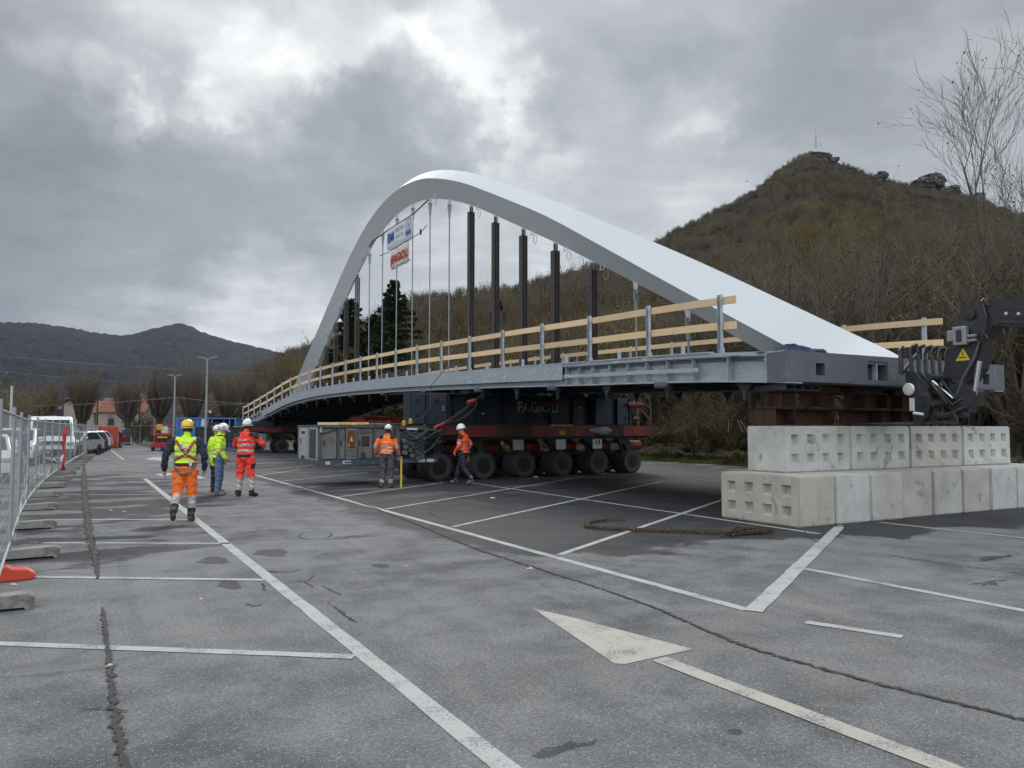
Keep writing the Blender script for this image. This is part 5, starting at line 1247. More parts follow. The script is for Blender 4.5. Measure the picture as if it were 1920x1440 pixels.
# outcrop slabs
for i, (px, t, s_) in enumerate(((1420, .17, 1.6), (1452, .20, 2.4), (1490, .18, 1.8), (1520, .155, 1.5), (1548, .185, 2.3), (1578, .15, 1.7), (1505, .215, 2.0))):
    p = hill_point(px, t); bm = bmesh.new(); bmesh.ops.create_icosphere(bm, subdivisions=3, radius=1)
    for v in bm.verts:
        c = v.co.copy(); n = sum((hash_noise(np.array([c.x * f + i * 7.7 + c.z * f]), np.array([c.y * f + c.z * 1.4 * f]), i)[0] - .5) / f ** .6 for f in (1.4, 3.1, 6.5)); v.co = Vector((c.x * s_ * (1 + n), c.y * s_ * .5 * (1 + n), c.z * s_ * .95 * (1 + n * .8)))
    me = bpy.data.meshes.new('outcrop'); bm.to_mesh(me); bm.free(); me.materials.append(M_SCREE); o = link('rock_outcrop', me); o.location = p + Vector((0, 0, s_ * .3 + 1.6)); tag(o, f'pale limestone outcrop on the lower hillside, {ordn[i]} counted from the arch side', 'outcrop', 'pale limestone outcrops')
# grass verge
gmb = MB(); rgv = random.Random(2)
def blade(p, h, w):
    a = rgv.uniform(0, 6.28); d = Vector((math.cos(a), math.sin(a), 0)); l = Vector((rgv.uniform(-.5, .5), rgv.uniform(-.5, .5), 1)) * h; o = len(gmb.v)
    gmb.v.extend([tuple(p - d * w), tuple(p + d * w), tuple(p + l)]); gmb.f.append((o, o + 1, o + 2)); gmb.mi.append(0)
for _ in range(15000):
    u_ = rgv.uniform(-8, 75); v_ = 14.55 + abs(rgv.gauss(0, .45)); p = site(v_, u_)
    blade(Vector((p.x, p.y, 0)), rgv.uniform(.06, .26), .018)
tag(gmb.build('grass_verge', leaf_material('verge_grass', [(.1, (.05, .075, .02)), (.5, (.085, .10, .03)), (.9, (.12, .11, .04))])), 'thin grass and weeds along the edge of the asphalt', None, kind='stuff')

# ------------------------------------------------------------------ single trees
def bare_tree(name, label, loc, height, seed, P, stems=1, maxlev=4, leaves=0, m_leaf=None, lean=(0, 0), r0=.16, group=None, bark=None, first=.5):
    rg = random.Random(seed); o = thing(name, label, 'tree', loc, 0, group); mb = MB(); tips = []
    trunk = MB(); top = Vector((lean[0] * .45, lean[1] * .45, height * first * .55)); trunk.tube([(0, 0, -.3), (0, 0, .1), (lean[0] * .2, lean[1] * .2, height * first * .25), top], [r0 * 1.3, r0 * 1.05, r0 * .95, r0 * .8], 8); trunk.build('trunk', bark or M_BARK, o)
    for k in range(stems):
        d = Vector((lean[0] * .08 + rg.uniform(-1, 1) * .22 * (stems > 1), lean[1] * .08 + rg.uniform(-1, 1) * .22 * (stems > 1), 1)); grow(mb, rg, top - Vector((0, 0, .3)), d, height * .50, r0 * (.78 if stems == 1 else .55), 0, maxlev, P, tips)
    mb.build('crown', bark or M_BARK, o)
    if leaves:
        lb = MB()
        for _ in range(leaves):
            pts, d = rg.choice(tips); lb.cur = 0; add_leaf(lb, pts[-1] + rvec(rg) * .12, .06 * rg.uniform(.6, 1.2), rg)
        lb.build('foliage', m_leaf, o)
    return o
PB = dict(wig=.13, trop=.05, kids=[7, 6, 5, 3], ang=(.3, .8), len=(.45, .68), rk=.45, rmin=.008, start=.15, seg=4, taper=.65)
p = site(21.2, 7.6); p.z = hill_z(p)
bt = bare_tree('bare_tree', 'tall bare tree with fine branches at the right edge of the bank', p, 15.5, 3, dict(PB, kids=[8, 7, 5, 3], ang=(.25, .62), trop=.05, len=(.40, .62)), 2, 4, 160, M_LEAF_OLIVE, (-.2, 0), .17)
for i, (v_, u_, h, ln, lb_) in enumerate(((18.8, 11.5, 7.5, (-1.2, 0), 'slender bare sapling leaning towards the bridge beside the tall bare tree'), (21.0, 15.5, 11.0, (.3, 0), 'bare leafless tree on the bank behind the arch foot'), (19.5, 20.0, 9.5, (.8, 0), 'thin bare tree standing left of the other bank trees'), (22.5, 5.0, 12.0, (-.6, 0), 'bare tree partly cut off by the right picture edge'), (23.5, 9.0, 12.5, (.2, 0), 'bare twiggy tree close behind the tall bare tree'))):
    p = site(v_, u_); p.z = hill_z(p); bare_tree('bare_tree', lb_, p, h, 30 + i, dict(PB, kids=[7, 5, 3]), 2, 3, 120, M_LEAF_OLIVE, ln, .085, 'bare trees on the bank')
# tall cedars behind the bridge
def cedar(label, loc, h, seed):
    rg = random.Random(seed); o = thing('cedar_tree', label, 'tree', loc, 0, 'dark cedars behind the bridge'); MB().tube([(0, 0, -.5), (0, 0, h * .5), (0, 0, h * .98)], [h * .026, h * .016, .03], 8).build('trunk', M_BARKDARK, o)
    lb = MB(); br = MB(); z = h * .08
    while z < h * .985:
        f = z / h; L = h * (.42 * (1 - f) ** .92 + .016) * rg.uniform(.7, 1.12); a = rg.uniform(0, 6.28)
        for k in range(3):
            a += 2.1 + rg.uniform(-.4, .4); Lk = L * rg.uniform(.65, 1.15); up_ = .12 + .35 * f
            tip = Vector((math.cos(a) * Lk, math.sin(a) * Lk, z + Lk * up_ * .7 - .05 * Lk)); b0 = Vector((0, 0, z)); mid = b0.lerp(tip, .55) + Vector((0, 0, Lk * .09)); br.tube([b0, mid, tip], [.05 * (1 - f) + .012, .02, .006], 3, caps=False)
            for q in range(int(50 + Lk * 40)):
                s_ = rg.random() ** .6; c = (b0.lerp(mid, s_ * 2) if s_ < .5 else mid.lerp(tip, s_ * 2 - 1)); side = Vector((-math.sin(a), math.cos(a), 0))
                c = c + side * rg.gauss(0, .12 + .10 * Lk * (1 - abs(s_ - .6))) + Vector((0, 0, rg.gauss(-.07, .09))); add_leaf(lb, c, rg.uniform(.08, .19) * (.7 + .03 * h), rg, 1.2)
        z += h * .0165 * rg.uniform(.7, 1.3)
    br.build('branches', M_BARKDARK, o); lb.build('crown', M_NEEDLE, o)
def place(px, depth, v_extra=0):
    p = Vector(((px - 960) / FOCAL * depth, depth, 0)); p.z = hill_z(p); return p
p = place(737, 88); cedar('tallest dark cedar behind the hangers', p, CAM_H + (803 - 522) * 88 / FOCAL - p.z, 1)
p = place(655, 92); cedar('dark cedar half hidden by the far arch leg', p, CAM_H + (803 - 556) * 92 / FOCAL - p.z, 2)
p = place(699, 96); cedar('smaller dark cedar between the two larger cedars', p, CAM_H + (803 - 585) * 96 / FOCAL - p.z, 3)
p = place(935, 120); cedar('small dark cedar behind the steel hanger posts', p, CAM_H + (803 - 562) * 120 / FOCAL - p.z, 4)
for i, (px, dd, top_, lb_) in enumerate(((627, 82, 668, 'yellow-leaved small tree just right of the far arch foot'),)):
    p = place(px, dd); h = CAM_H + (803 - top_) * dd / FOCAL - p.z + 1.5
    o = thing('small_tree', lb_, 'tree', p, 0); mb = MB(); tips = []; rgt = random.Random(5)
    MB().tube([(0, 0, -.3), (0, 0, h * .3)], [.1, .08], 6).build('trunk', M_BARK, o)
    for k in range(4): grow(mb, rgt, Vector((0, 0, h * .25)), Vector((rgt.uniform(-.6, .6), rgt.uniform(-.6, .6), 1)), h * .5, .05, 0, 2, SP, tips)
    mb.build('branches', M_TWIG, o); lb2 = MB()
    for _ in range(2600):
        pts_, d_ = rgt.choice(tips); add_leaf(lb2, pts_[-1] + rvec(rgt) * .35, .10 * rgt.uniform(.6, 1.2), rgt)
    lb2.build('crown', leaf_material('yellow_leaves', [(.1, (.16, .13, .03)), (.9, (.20, .15, .03))]), o)
# pollarded limes along the far edge of the car park
def pollard_mesh(seed, h=7.4):
    rg = random.Random(seed); tr = MB(); cr = MB(); hk = h * .30
    tr.tube([(0, 0, -.2), (0, 0, hk * .6), (.05, 0, hk)], [.30, .24, .26], 8)
    for k in range(7):
        a = k * .9 + rg.uniform(-.3, .3); l = rg.uniform(.45, 1.0); e = Vector((math.cos(a) * l, math.sin(a) * l, hk + rg.uniform(.7, 2.4))); m = Vector((math.cos(a) * l * .55, math.sin(a) * l * .55, hk + .35)); tr.tube([(0, 0, hk - .1), m, e], [.17, .14, .12], 5)
        for j in range(46):
            b0 = Vector((0, 0, hk)).lerp(m, rg.random()) if j % 3 == 0 else m.lerp(e, rg.uniform(0, 1)); out = Vector((math.cos(a), math.sin(a), 0)) * rg.uniform(-.15, .42) + Vector((rg.uniform(-.22, .22), rg.uniform(-.22, .22), 1)); L = rg.uniform(.18, .50) * h * (1 - .14 * l)
            t_ = b0 + out.normalized() * L; mid = b0.lerp(t_, .5) + Vector((math.cos(a), math.sin(a), 0)) * .12; cr.tube([b0, mid, t_], [.022, .014, .006], 3, caps=False)
            for q in range(3):
                f = rg.uniform(.3, .85); c0 = b0.lerp(t_, f); cr.tube([c0, c0 + (out.normalized() + rvec(rg) * .5) * L * .3], [.012, .006], 3, caps=False)
    return tr.mesh('pollard_trunk', M_BARKDARK), cr.mesh('pollard_crown', mat('pollard_shoots', (.125, .095, .072), .95, var=.3, scale=2))
PM = [pollard_mesh(i) for i in range(3)]
for i, (px, depth, top_, lb_) in enumerate(((84, 72, 712, 'dark pollarded tree in front of the stone gable'), (157, 74, 702, 'pollarded tree with russet tips before the house'), (241, 76, 704, 'pollarded tree between house roof and red scissor lift'), (300, 80, 690, 'pollarded tree beside the middle lamp post'), (360, 82, 688, 'pollarded tree left of the tall twin lamp'), (424, 84, 690, 'pollarded tree right of the tall twin lamp'), (470, 92, 696, 'pollarded tree nearest the low bridge end'))):
    h = CAM_H + (803 - top_) * depth / FOCAL; o = thing('pollard_tree', lb_, 'tree', ((px - 960) / FOCAL * depth, depth, -.03), i * 1.7, 'pollarded trees at the far edge'); o.scale = (h / 6.5,) * 3
    a, b_ = PM[i % 3]; link('trunk', a, o); link('crown', b_, o)
    if i == 1:
        lb2 = MB(); rgt = random.Random(8)
        for _ in range(900): a_ = rgt.uniform(0, 6.28); rr = rgt.uniform(.6, 1.9); z_ = rgt.uniform(4.2, 6.9); add_leaf(lb2, Vector((math.cos(a_) * rr, math.sin(a_) * rr, z_)), .07, rgt)
        lb2.build('foliage', M_LEAF_RUST, o)
# pale bushy willow and hedge at the far left
for i, (px, depth, h, w, m_, lb_) in enumerate(((18, 66, 6.8, 4.2, M_LEAF_OLIVE, 'tall pale olive willow behind the parked vans'), (-70, 60, 7.5, 4.5, M_LEAF_OLIVE, 'willow at the left edge of the car park'), (262, 84, 3.6, 1.6, M_LEAF_GREEN, 'dark green laurel bush right of the orange netting'))):
    o = thing('bush', lb_, 'bush', ((px - 960) / FOCAL * depth, depth, 0), 0, 'bushes beyond the car park'); rgt = random.Random(60 + i); mb = MB(); tips = []
    for k in range(9): a = k * .7; grow(mb, rgt, Vector((math.cos(a) * w * .12, math.sin(a) * w * .12, -.1)), Vector((math.cos(a) * .35, math.sin(a) * .35, 1)), h * .6, .05, 0, 2, dict(SP, rmin=.012), tips)
    mb.build('stems', M_TWIG, o); lb2 = MB()
    for _ in range(2400 if m_ is not M_LEAF_GREEN else 3200):
        pts_, d_ = rgt.choice(tips); add_leaf(lb2, pts_[-1].lerp(pts_[0], rgt.random()) + rvec(rgt) * w * .12, .085 * rgt.uniform(.6, 1.2), rgt)
    lb2.build('foliage', m_, o)

# ------------------------------------------------------------------ telehandler reaching in from the right
M_BLACKP = mat('black_machine_paint', (.020, .021, .024), .42, .1, var=.25, scale=4, col2=(.045, .045, .047), amt2=.35, scale2=3)
M_BLACKD = mat('black_steel_dull', (.028, .029, .032), .65, .2, var=.3, scale=5)
M_FORK = mat('worn_fork_steel', (.10, .095, .09), .55, .5, var=.3, scale=5, col2=(.05, .035, .025), amt2=.4)
M_CHROME = mat('chrome_rod', (.6, .61, .62), .25, .9, var=.05)
M_BOXGREY = mat('control_box_grey', (.24, .25, .26), .5, .2, var=.1)
# local frame: x = back towards the machine, y = across the carriage, z up; origin on the ground below the carriage face
tele = thing('telehandler', 'black telehandler boom with pallet forks reaching in from the right', 'telehandler', site(3.08, -.72, .10), TH - math.pi / 2)
bm2 = MB()       # boom nose: side profile of the drop head and the telescopic boom behind it
prof = [(.62, 2.42), (.80, 2.20), (1.02, 2.25), (1.30, 2.62), (1.42, 3.14), (1.60, 3.36), (8.0, 2.38), (8.0, 2.82), (1.62, 3.80), (1.40, 3.82), (1.12, 3.78), (.98, 3.58)]
bm2.prism(prof, .36, Matrix()); boom = bm2.build('boom', M_BLACKP, tele); boom.location = (-.42, 0, .02)
bm2 = MB(); bm2.bar((1.7, 0, 3.565), (8.0, 0, 2.60), .44, .36); bm2.build('outer_boom', M_BLACKP, boom)
bm2 = MB(); bm2.bar((1.7, 0, 3.79), (8.0, 0, 2.83), .14, .07); bm2.build('hose_tray', M_HOSE, boom)
for z_ in (-.08, .06): bm2 = MB(); bm2.bar((1.72, -.226, 3.56 + z_), (8.0, -.226, 2.595 + z_), .012, .02); bm2.build('boom_rib', M_BLACKD, boom)
for x in (1.85, 2.05, 2.3): bm2 = MB(); bm2.lathe([(0, 0), (.03, 0), (.03, .02), (0, .02)], 8, Matrix.Translation((x, -.222, 3.55 - (x - 1.7) * .153)) @ Matrix.Rotation(math.pi / 2, 4, 'X')); bm2.build('wear_pad_bolt', M_BOLT, boom)
bm2 = MB(); bm2.lathe([(0, 0), (.09, 0), (.09, .05), (.05, .06), (0, .06)], 16, Matrix.Translation((1.22, -.18, 3.58)) @ Matrix.Rotation(math.pi / 2, 4, 'X')); bm2.build('boom_pin', M_BLACKD, boom)
bm2 = MB(); bm2.cbox((1.06, -.24, 3.22), (.24, .12, .34), .015); cb = bm2.build('control_box', M_BOXGREY, boom); bm2 = MB(); bm2.cbox((1.06, -.305, 3.22), (.10, .02, .22), .008); bm2.build('switch_plate', M_HOLE, cb)
bm2 = MB(); bm2.cbox((.86, -.21, 3.24), (.12, .06, .2), .01); bm2.build('junction_box', M_BOXGREY, cb)
for z_ in (3.12, 3.20): bm2 = MB(); bm2.tube([(1.18, -.24, z_), (1.34, -.25, z_)], .03, 8); bm2.build('cable_gland', M_BOXGREY, cb)
bm2 = MB(); bm2.add([(.92, -.184, 2.78), (1.18, -.184, 2.78), (1.06, -.184, 3.01)], [(0, 1, 2)]); tri = bm2.build('warning_triangle', mat('sign_yellow', (.62, .44, .02), .55, var=.08), boom)
bm2 = MB(); bm2.box((1.052, -.187, 2.90), (.016, .003, .07)); bm2.box((1.05, -.187, 2.835), (.14, .003, .018)); bm2.build('warning_mark', M_HOLE, tri)
for k, pts in enumerate(([(1.45, -.2, 3.74), (1.52, -.24, 3.5), (1.46, -.26, 3.2), (1.40, -.26, 3.02), (1.55, -.26, 3.12), (1.42, -.22, 3.3)], [(1.38, -.22, 3.1), (1.28, -.24, 2.8), (1.08, -.26, 2.45), (.98, -.26, 2.2), (.86, -.24, 2.02), (.66, -.22, 1.98)], [(1.28, -.1, 3.76), (1.45, -.16, 3.84), (1.56, -.2, 3.7)], [(.40, -.2, 2.3), (.62, -.28, 2.15), (.80, -.22, 2.3)])):
    bm2 = MB(); bm2.tube([catp for catp in pts], .022, 6); bm2.build('hydraulic_hose', M_HOSE if k != 1 else mat('grey_hose', (.09, .09, .095), .5), boom)
bm2 = MB(); bm2.tube([(1.34, -.18, 2.75), (1.22, -.18, 2.10)], .045, 10); bm2.build('crowd_cylinder_rod', M_CHROME, boom); bm2 = MB(); bm2.tube([(1.24, -.18, 2.16), (1.16, -.18, 1.86)], .08, 10); bm2.build('crowd_cylinder_eye', M_BLACKD, boom)
# carriage with side plates, backrest bars and forks
car = MB(); car.prism([(-.20, 2.66), (.0, 2.62), (.22, 2.36), (.30, 2.05), (.22, 1.78), (.10, 1.68), (-.04, 1.70), (-.14, 2.2)], .05, Matrix.Translation((0, -.62, 0)))
carr = car.build('carriage_plate', M_BLACKP, tele)
c2 = link('carriage_plate', carr.data, tele); c2.location = (0, 1.2, 0)
for z_ in (1.70, 2.05, 2.52): car = MB(); car.cbox((.0, -.02, z_), (.12, 1.24, .10), .01); car.build('carriage_rail', M_BLACKP, tele)
for k in range(6):
    y = -.56 + k * .22; car = MB(); car.tube([(-.1, y, 2.5), (-.12, y, 2.98), (-.08, y, 3.10), (.02, y, 3.12)], .034, 6); car.build('backrest_bar', M_BLACKP, tele)
car = MB(); car.tube([(-.26, -.64, 2.60), (-.27, -.64, 3.05), (-.20, -.64, 3.10)], .04, 6); car.tube([(-.26, -.64, 2.60), (-.20, -.2, 3.02)], .03, 6); car.build('backrest_frame', M_BLACKP, tele)
for k, pts in enumerate(([(.05, -.5, 2.45), (.35, -.5, 2.3), (.5, -.35, 2.0), (.75, -.2, 2.2)], [(.0, -.3, 2.6), (.3, -.35, 2.5), (.55, -.3, 2.1)], [(.1, .1, 2.5), (.45, -.2, 2.45), (.7, -.2, 2.3)], [(.05, -.5, 1.9), (.4, -.45, 1.8), (.7, -.3, 1.95)], [(.0, .3, 2.3), (.4, .1, 2.6), (.8, -.1, 2.4)])): car = MB(); car.tube(pts, .024, 6); car.build('carriage_hose', M_HOSE, tele)
for k, y in enumerate((-.45, -.2, .1, .35)): car = MB(); car.bar((.02, y, 1.62), (-.02, y, 2.56), .05, .07, (1, 0, 0)); car.build('carriage_upright', M_BLACKP, tele)
car = MB(); car.tube([(.10, -.05, 1.75), (.72, -.05, 2.30)], .06, 8); car.build('tilt_cylinder', M_BLACKD, tele); car = MB(); car.tube([(.05, -.30, 2.52), (.5, -.30, 2.12)], .022, 6); car.build('tilt_rod', M_CHROME, tele)
for k in range(5): car = MB(); a = rg.random(); car.tube([(.05 + .09 * k, -.60, 2.66 - .1 * k), (.30 + .06 * k, -.56, 2.30 - .07 * k)], .018, 5); car.build('link_rod', M_FORK if k % 2 else M_BLACKD, tele)
for k, (x, z_) in enumerate(((.20, 2.32), (.34, 2.02), (.12, 2.05), (.45, 1.82), (.30, 2.5))): car = MB(); car.tube([(x, -.66, z_), (x, .2, z_)], .055, 8); car.build('pivot_pin', M_BLACKD, tele)
car = MB(); car.prism([(.30, 2.30), (.62, 2.42), (.86, 2.22), (.82, 1.98), (.60, 1.86), (.34, 1.95)], .34, Matrix.Translation((0, -.1, 0))); car.build('quick_hitch', M_BLACKD, tele)
car = MB(); car.lathe([(0, 0), (.10, 0), (.12, .02), (.10, .05), (0, .06)], 16, Matrix.Translation((-.10, -.66, 2.30)) @ Matrix.Rotation(math.pi / 2, 4, 'X')); car.build('work_lamp', mat('lamp_glass', (.55, .56, .55), .15, .2), tele)
car = MB(); car.box((-.06, -.65, 2.02), (.10, .008, .24)); car.build('serial_plate', M_LABELW, tele)
car = MB(); car.tube([(.0, -.70, 1.86), (.2, -.70, 1.83)], .03, 6); car.build('latch_pin', M_CHROME, tele)
car = MB(); car.bar((.0, -.6, 1.68), (.75, -.6, 1.70), .05, .04); car.bar((.75, -.6, 1.70), (.68, -.6, 1.86), .03, .03); car.build('lower_step', M_BLACKP, tele)
for y in (-.34, .22):
    fk = MB(); prof = [(-1.45, 1.765), (-.25, 1.79), (-.02, 1.82), (.05, 1.93), (.05, 2.1), (.13, 2.1), (.13, 1.90), (.04, 1.76), (-.12, 1.735), (-.3, 1.732), (-1.45, 1.745)]
    fk.prism([(x + .15, z_ - .085) for x, z_ in prof], .15, Matrix.Translation((0, y - .1, 0))); fk.build('fork_tine', M_FORK, tele)

# ------------------------------------------------------------------ mesh fence along the left
M_ZINC = mat('zinc_fence_tube', (.33, .345, .36), .5, .45, var=.2, scale=3, col2=(.20, .2, .2), amt2=.3)
M_FOOT = mat('fence_foot_concrete', (.25, .245, .225), .9, var=.25, scale=5, col2=(.13, .125, .11), amt2=.45, scale2=4, bump=.4, bscale=40)
M_TAPE = mat('white_tape', (.60, .60, .58), .7); M_NET = mat('orange_net', (.36, .045, .022), .75, var=.25, scale=3)
FL, FH = 3.42, 1.95
def fence_meshes():
    fr = MB(); r = .021
    for x in (.04, FL - .04): fr.tube([(x, 0, .04), (x, 0, FH)], r, 8)
    fr.tube([(.04, 0, .22), (FL - .04, 0, .22)], .017, 8); fr.tube([(.04, 0, FH - .10), (FL * .5, 0, FH - .10), (FL - .04, 0, FH - .10)], .017, 8)
    wm = MB(); n = 26
    for i in range(1, n):
        x = .04 + (FL - .08) * i / n; wm.tube([(x, 0, .22), (x, 0, FH - .10)], .0016, 3, caps=False)
    for z_ in (.45, .68, .90, 1.13, 1.35, 1.58): wm.tube([(.04, .003, z_), (FL - .04, .003, z_)], .0022, 3, caps=False)
    return fr.mesh('fence_frame', M_ZINC, True), wm.mesh('fence_wires', M_ZINC)
FR, WM = fence_meshes()
ft = MB()
prof = [(-.36, .0), (-.30, .0), (-.28, .025), (.28, .025), (.30, .0), (.36, .0), (.36, .11), (.31, .145), (-.31, .125), (-.36, .10)]
ft.prism(prof, .22, Matrix()); FOOT = ft.mesh('fence_foot', M_FOOT)
fence_v = [(-3.42, -11.60), (0.0, -11.72), (3.42, -11.85), (6.84, -11.92), (10.26, -11.93), (13.68, -11.90), (17.1, -11.82), (20.5, -11.72), (23.9, -11.6), (27.3, -11.45), (30.8, -11.3), (34.2, -11.15), (37.6, -11.0), (41.0, -10.82), (44.4, -10.65), (47.8, -10.48), (51.2, -10.3), (54.6, -10.12), (58.0, -9.95)]
U0 = 2.32
for i in range(len(fence_v) - 1):
    (ua, va), (ub, vb) = fence_v[i], fence_v[i + 1]; a = site(va, ua + U0); b_ = site(vb, ub + U0); d_ = b_ - a
    o = thing('mesh_fence', ('nearest wire mesh fence panel, cut off by the left edge' if i == 0 else f'grey wire mesh fence panel, {ordn[i]} along the left fence from the camera'), 'fence panel', a, math.atan2(d_.y, d_.x), 'mesh fence panels along the left')
    link('frame', FR, o); link('wire_mesh', WM, o)
    f_ = link('fence_weight', FOOT); f_.location = b_ + VX * .20 + Vector((0, 0, 0)); f_.rotation_euler = (0, 0, TH + rg.uniform(-.05, .05)); tag(f_, f'grey concrete fence foot, {ordn[i]} along the left fence from the camera', 'fence foot', 'concrete fence feet')
# loose feet by the picture edge
p = ground_at(-6, 1090); ob = MB(); ob.prism([(-.34, 0), (.34, 0), (.36, .06), (.28, .12), (.12, .135), (.10, .16), (-.10, .16), (-.12, .135), (-.3, .12), (-.36, .05)], .24, Matrix())
o = ob.build('fence_weight', mat('orange_plastic', (.50, .055, .025), .55, var=.2, scale=6)); bv = o.modifiers.new('soft', 'BEVEL'); bv.width = .02; bv.segments = 2; o.location = p; o.rotation_euler = (0, 0, TH + .1); tag(o, 'orange plastic fence foot at the left edge', 'fence foot')
o = link('fence_weight', FOOT); o.location = ground_at(-22, 1146); o.rotation_euler = (0, 0, TH); tag(o, 'pale fence foot cut off at the left edge nearest the camera', 'fence foot')
# white barrier tape torn along the fence
def tape(pts, w, seed):
    rgt = random.Random(seed); mb = MB(); vs = []; P_ = [Vector(p) for p in pts]; out = []
    for i in range(len(P_) - 1):
        for k in range(6): out.append(P_[i].lerp(P_[i + 1], k / 6) - Vector((0, 0, .05 * math.sin(math.pi * k / 6))))
    out.append(P_[-1])
    for q in out: vs += [q + Vector((rgt.uniform(-.01, .01), 0, w / 2)), q + Vector((rgt.uniform(-.01, .01), rgt.uniform(-.02, .02), -w / 2))]
    mb.add(vs, [(2 * i, 2 * i + 2, 2 * i + 3, 2 * i + 1) for i in range(len(out) - 1)])
    return mb
def fpt(s_, z_, dv=.04):
    for (ua, va), (ub, vb) in zip(fence_v, fence_v[1:]):
        if ua <= s_ <= ub: return site(va + (vb - va) * (s_ - ua) / (ub - ua) + dv, s_ + U0, z_)
tp_ = [([(0.2, .16), (3.3, .55), (6.8, .62), (10.2, .60), (13.6, .40)], 'long sagging white tape low along the near fence panels'), ([(3.5, 1.28), (3.7, .7), (4.9, .45), (5.6, .95)], 'torn white tape looped on the third fence panel'), ([(4.0, 1.20), (4.4, 1.10), (4.6, .35)], 'short white tape end hanging inside the fence'), ([(10.3, 1.2), (10.6, .9), (11.0, .55), (10.8, .2)], 'twisted white tape hanging from the fourth fence panel'), ([(6.9, 1.1), (8.2, 1.25), (10.2, 1.42)], 'white tape stretched at chest height on the fourth panel'), ([(13.8, .30), (17, .7), (23, .35), (30, .32), (40, .4)], 'white tape running low along the distant fence panels'), ([(13.7, 1.05), (15.0, 1.0), (16.2, 1.35)], 'white tape loop in front of the white van')]
for i, (pp, lb_) in enumerate(tp_): tag(tape([fpt(*q_) for q_ in pp], .05, i).build('barrier_tape', M_TAPE), lb_, 'tape', 'torn tape on the fence')
# red and white plastic sheet standing at the fence, orange netting panel, far fence across
o = thing('barrier_board', 'crumpled red and white barrier sheet hung on the fence by the white van', 'barrier', fpt(20.9, 0, .12), TH + math.pi / 2 + .2); mb = MB(); vs = []; rgt = random.Random(4)
for j in range(11):
    for i in range(5): vs.append((-.28 + i * .14 + rgt.uniform(-.03, .03), rgt.uniform(-.07, .07), j * .17 + .02))
mb.add(vs, [(j * 5 + i, j * 5 + i + 1, j * 5 + i + 6, j * 5 + i + 5) for j in range(10) for i in range(4)])
for k, f in enumerate(mb.f): mb.mi[k] = 1 if (k // 4) in (2, 3, 7) and k % 4 > 1 else 0
mb.build('sheet', [mat('faded_red_sheet', (.42, .03, .035), .6, var=.25, scale=5), M_TAPE], o)
na_, nb_ = ground_at(181, 843), ground_at(221, 843); d_ = nb_ - na_; k_ = d_.length
o = thing('netted_fence', 'fence panel covered in orange netting at the end of the car row', 'fence panel', na_, math.atan2(d_.y, d_.x)); mb = MB()
for x in (0, k_): mb.tube([(x, 0, 0), (x, 0, 1.9)], .025, 6)
mb.tube([(0, 0, 1.85), (k_, 0, 1.85)], .02, 6); mb.build('frame', M_ZINC, o); mb = MB(); vs = []
for j in range(9):
    for i in range(9): vs.append((k_ * i / 8, -.03 + .03 * math.sin(i * 2.1 + j), .08 + 1.75 * j / 8))
mb.add(vs, [(j * 9 + i, j * 9 + i + 1, j * 9 + i + 10, j * 9 + i + 9) for j in range(8) for i in range(8)]); mb.build('netting', M_NET, o)
for k, (xa, xb) in enumerate(((222, 262), (262, 302), (302, 342), (342, 386))):
    a = ground_at(xa, 834.5); b_ = ground_at(xb, 834.5); d_ = b_ - a; o = thing('mesh_fence', f'distant mesh fence panel across the car park end, {ordn[k]} right of the orange netting', 'fence panel', a, math.atan2(d_.y, d_.x), 'fence panels across the far end'); o.scale = (d_.length / FL, 1, 1.05)
    link('frame', FR, o); link('wire_mesh', WM, o)

# ------------------------------------------------------------------ vehicles
M_GLASS = mat('car_glass', (.02, .025, .03), .12, 0, var=.1, spec=.22); M_CHROMEW = mat('headlamp_glass', (.45, .46, .47), .12, .3); M_TAILRED = mat('tail_lamp_red', (.35, .01, .01), .2)
def car_paint(name, col): return mat(name, col, .28, .1, var=.05, scale=2, coat=.6)
WHL = MB(); WHL.lathe([(.17, -.10), (.30, -.10), (.32, -.06), (.32, .06), (.30, .10), (.17, .10)], 18, Matrix.Rotation(math.pi / 2, 4, 'X')); WHL = WHL.mesh('car_tyre', M_TYRE, True)
WRM = MB(); WRM.lathe([(.0, .085), (.05, .09), (.17, .07), (.19, .10), (.20, .10)], 14, Matrix.Rotation(math.pi / 2, 4, 'X')); WRM.lathe([(.20, -.10), (.19, -.10), (.17, -.07), (.05, -.09), (.0, -.085)], 14, Matrix.Rotation(math.pi / 2, 4, 'X')); WRM = WRM.mesh('car_rim', mat('alloy_rim', (.35, .36, .37), .35, .7), True)
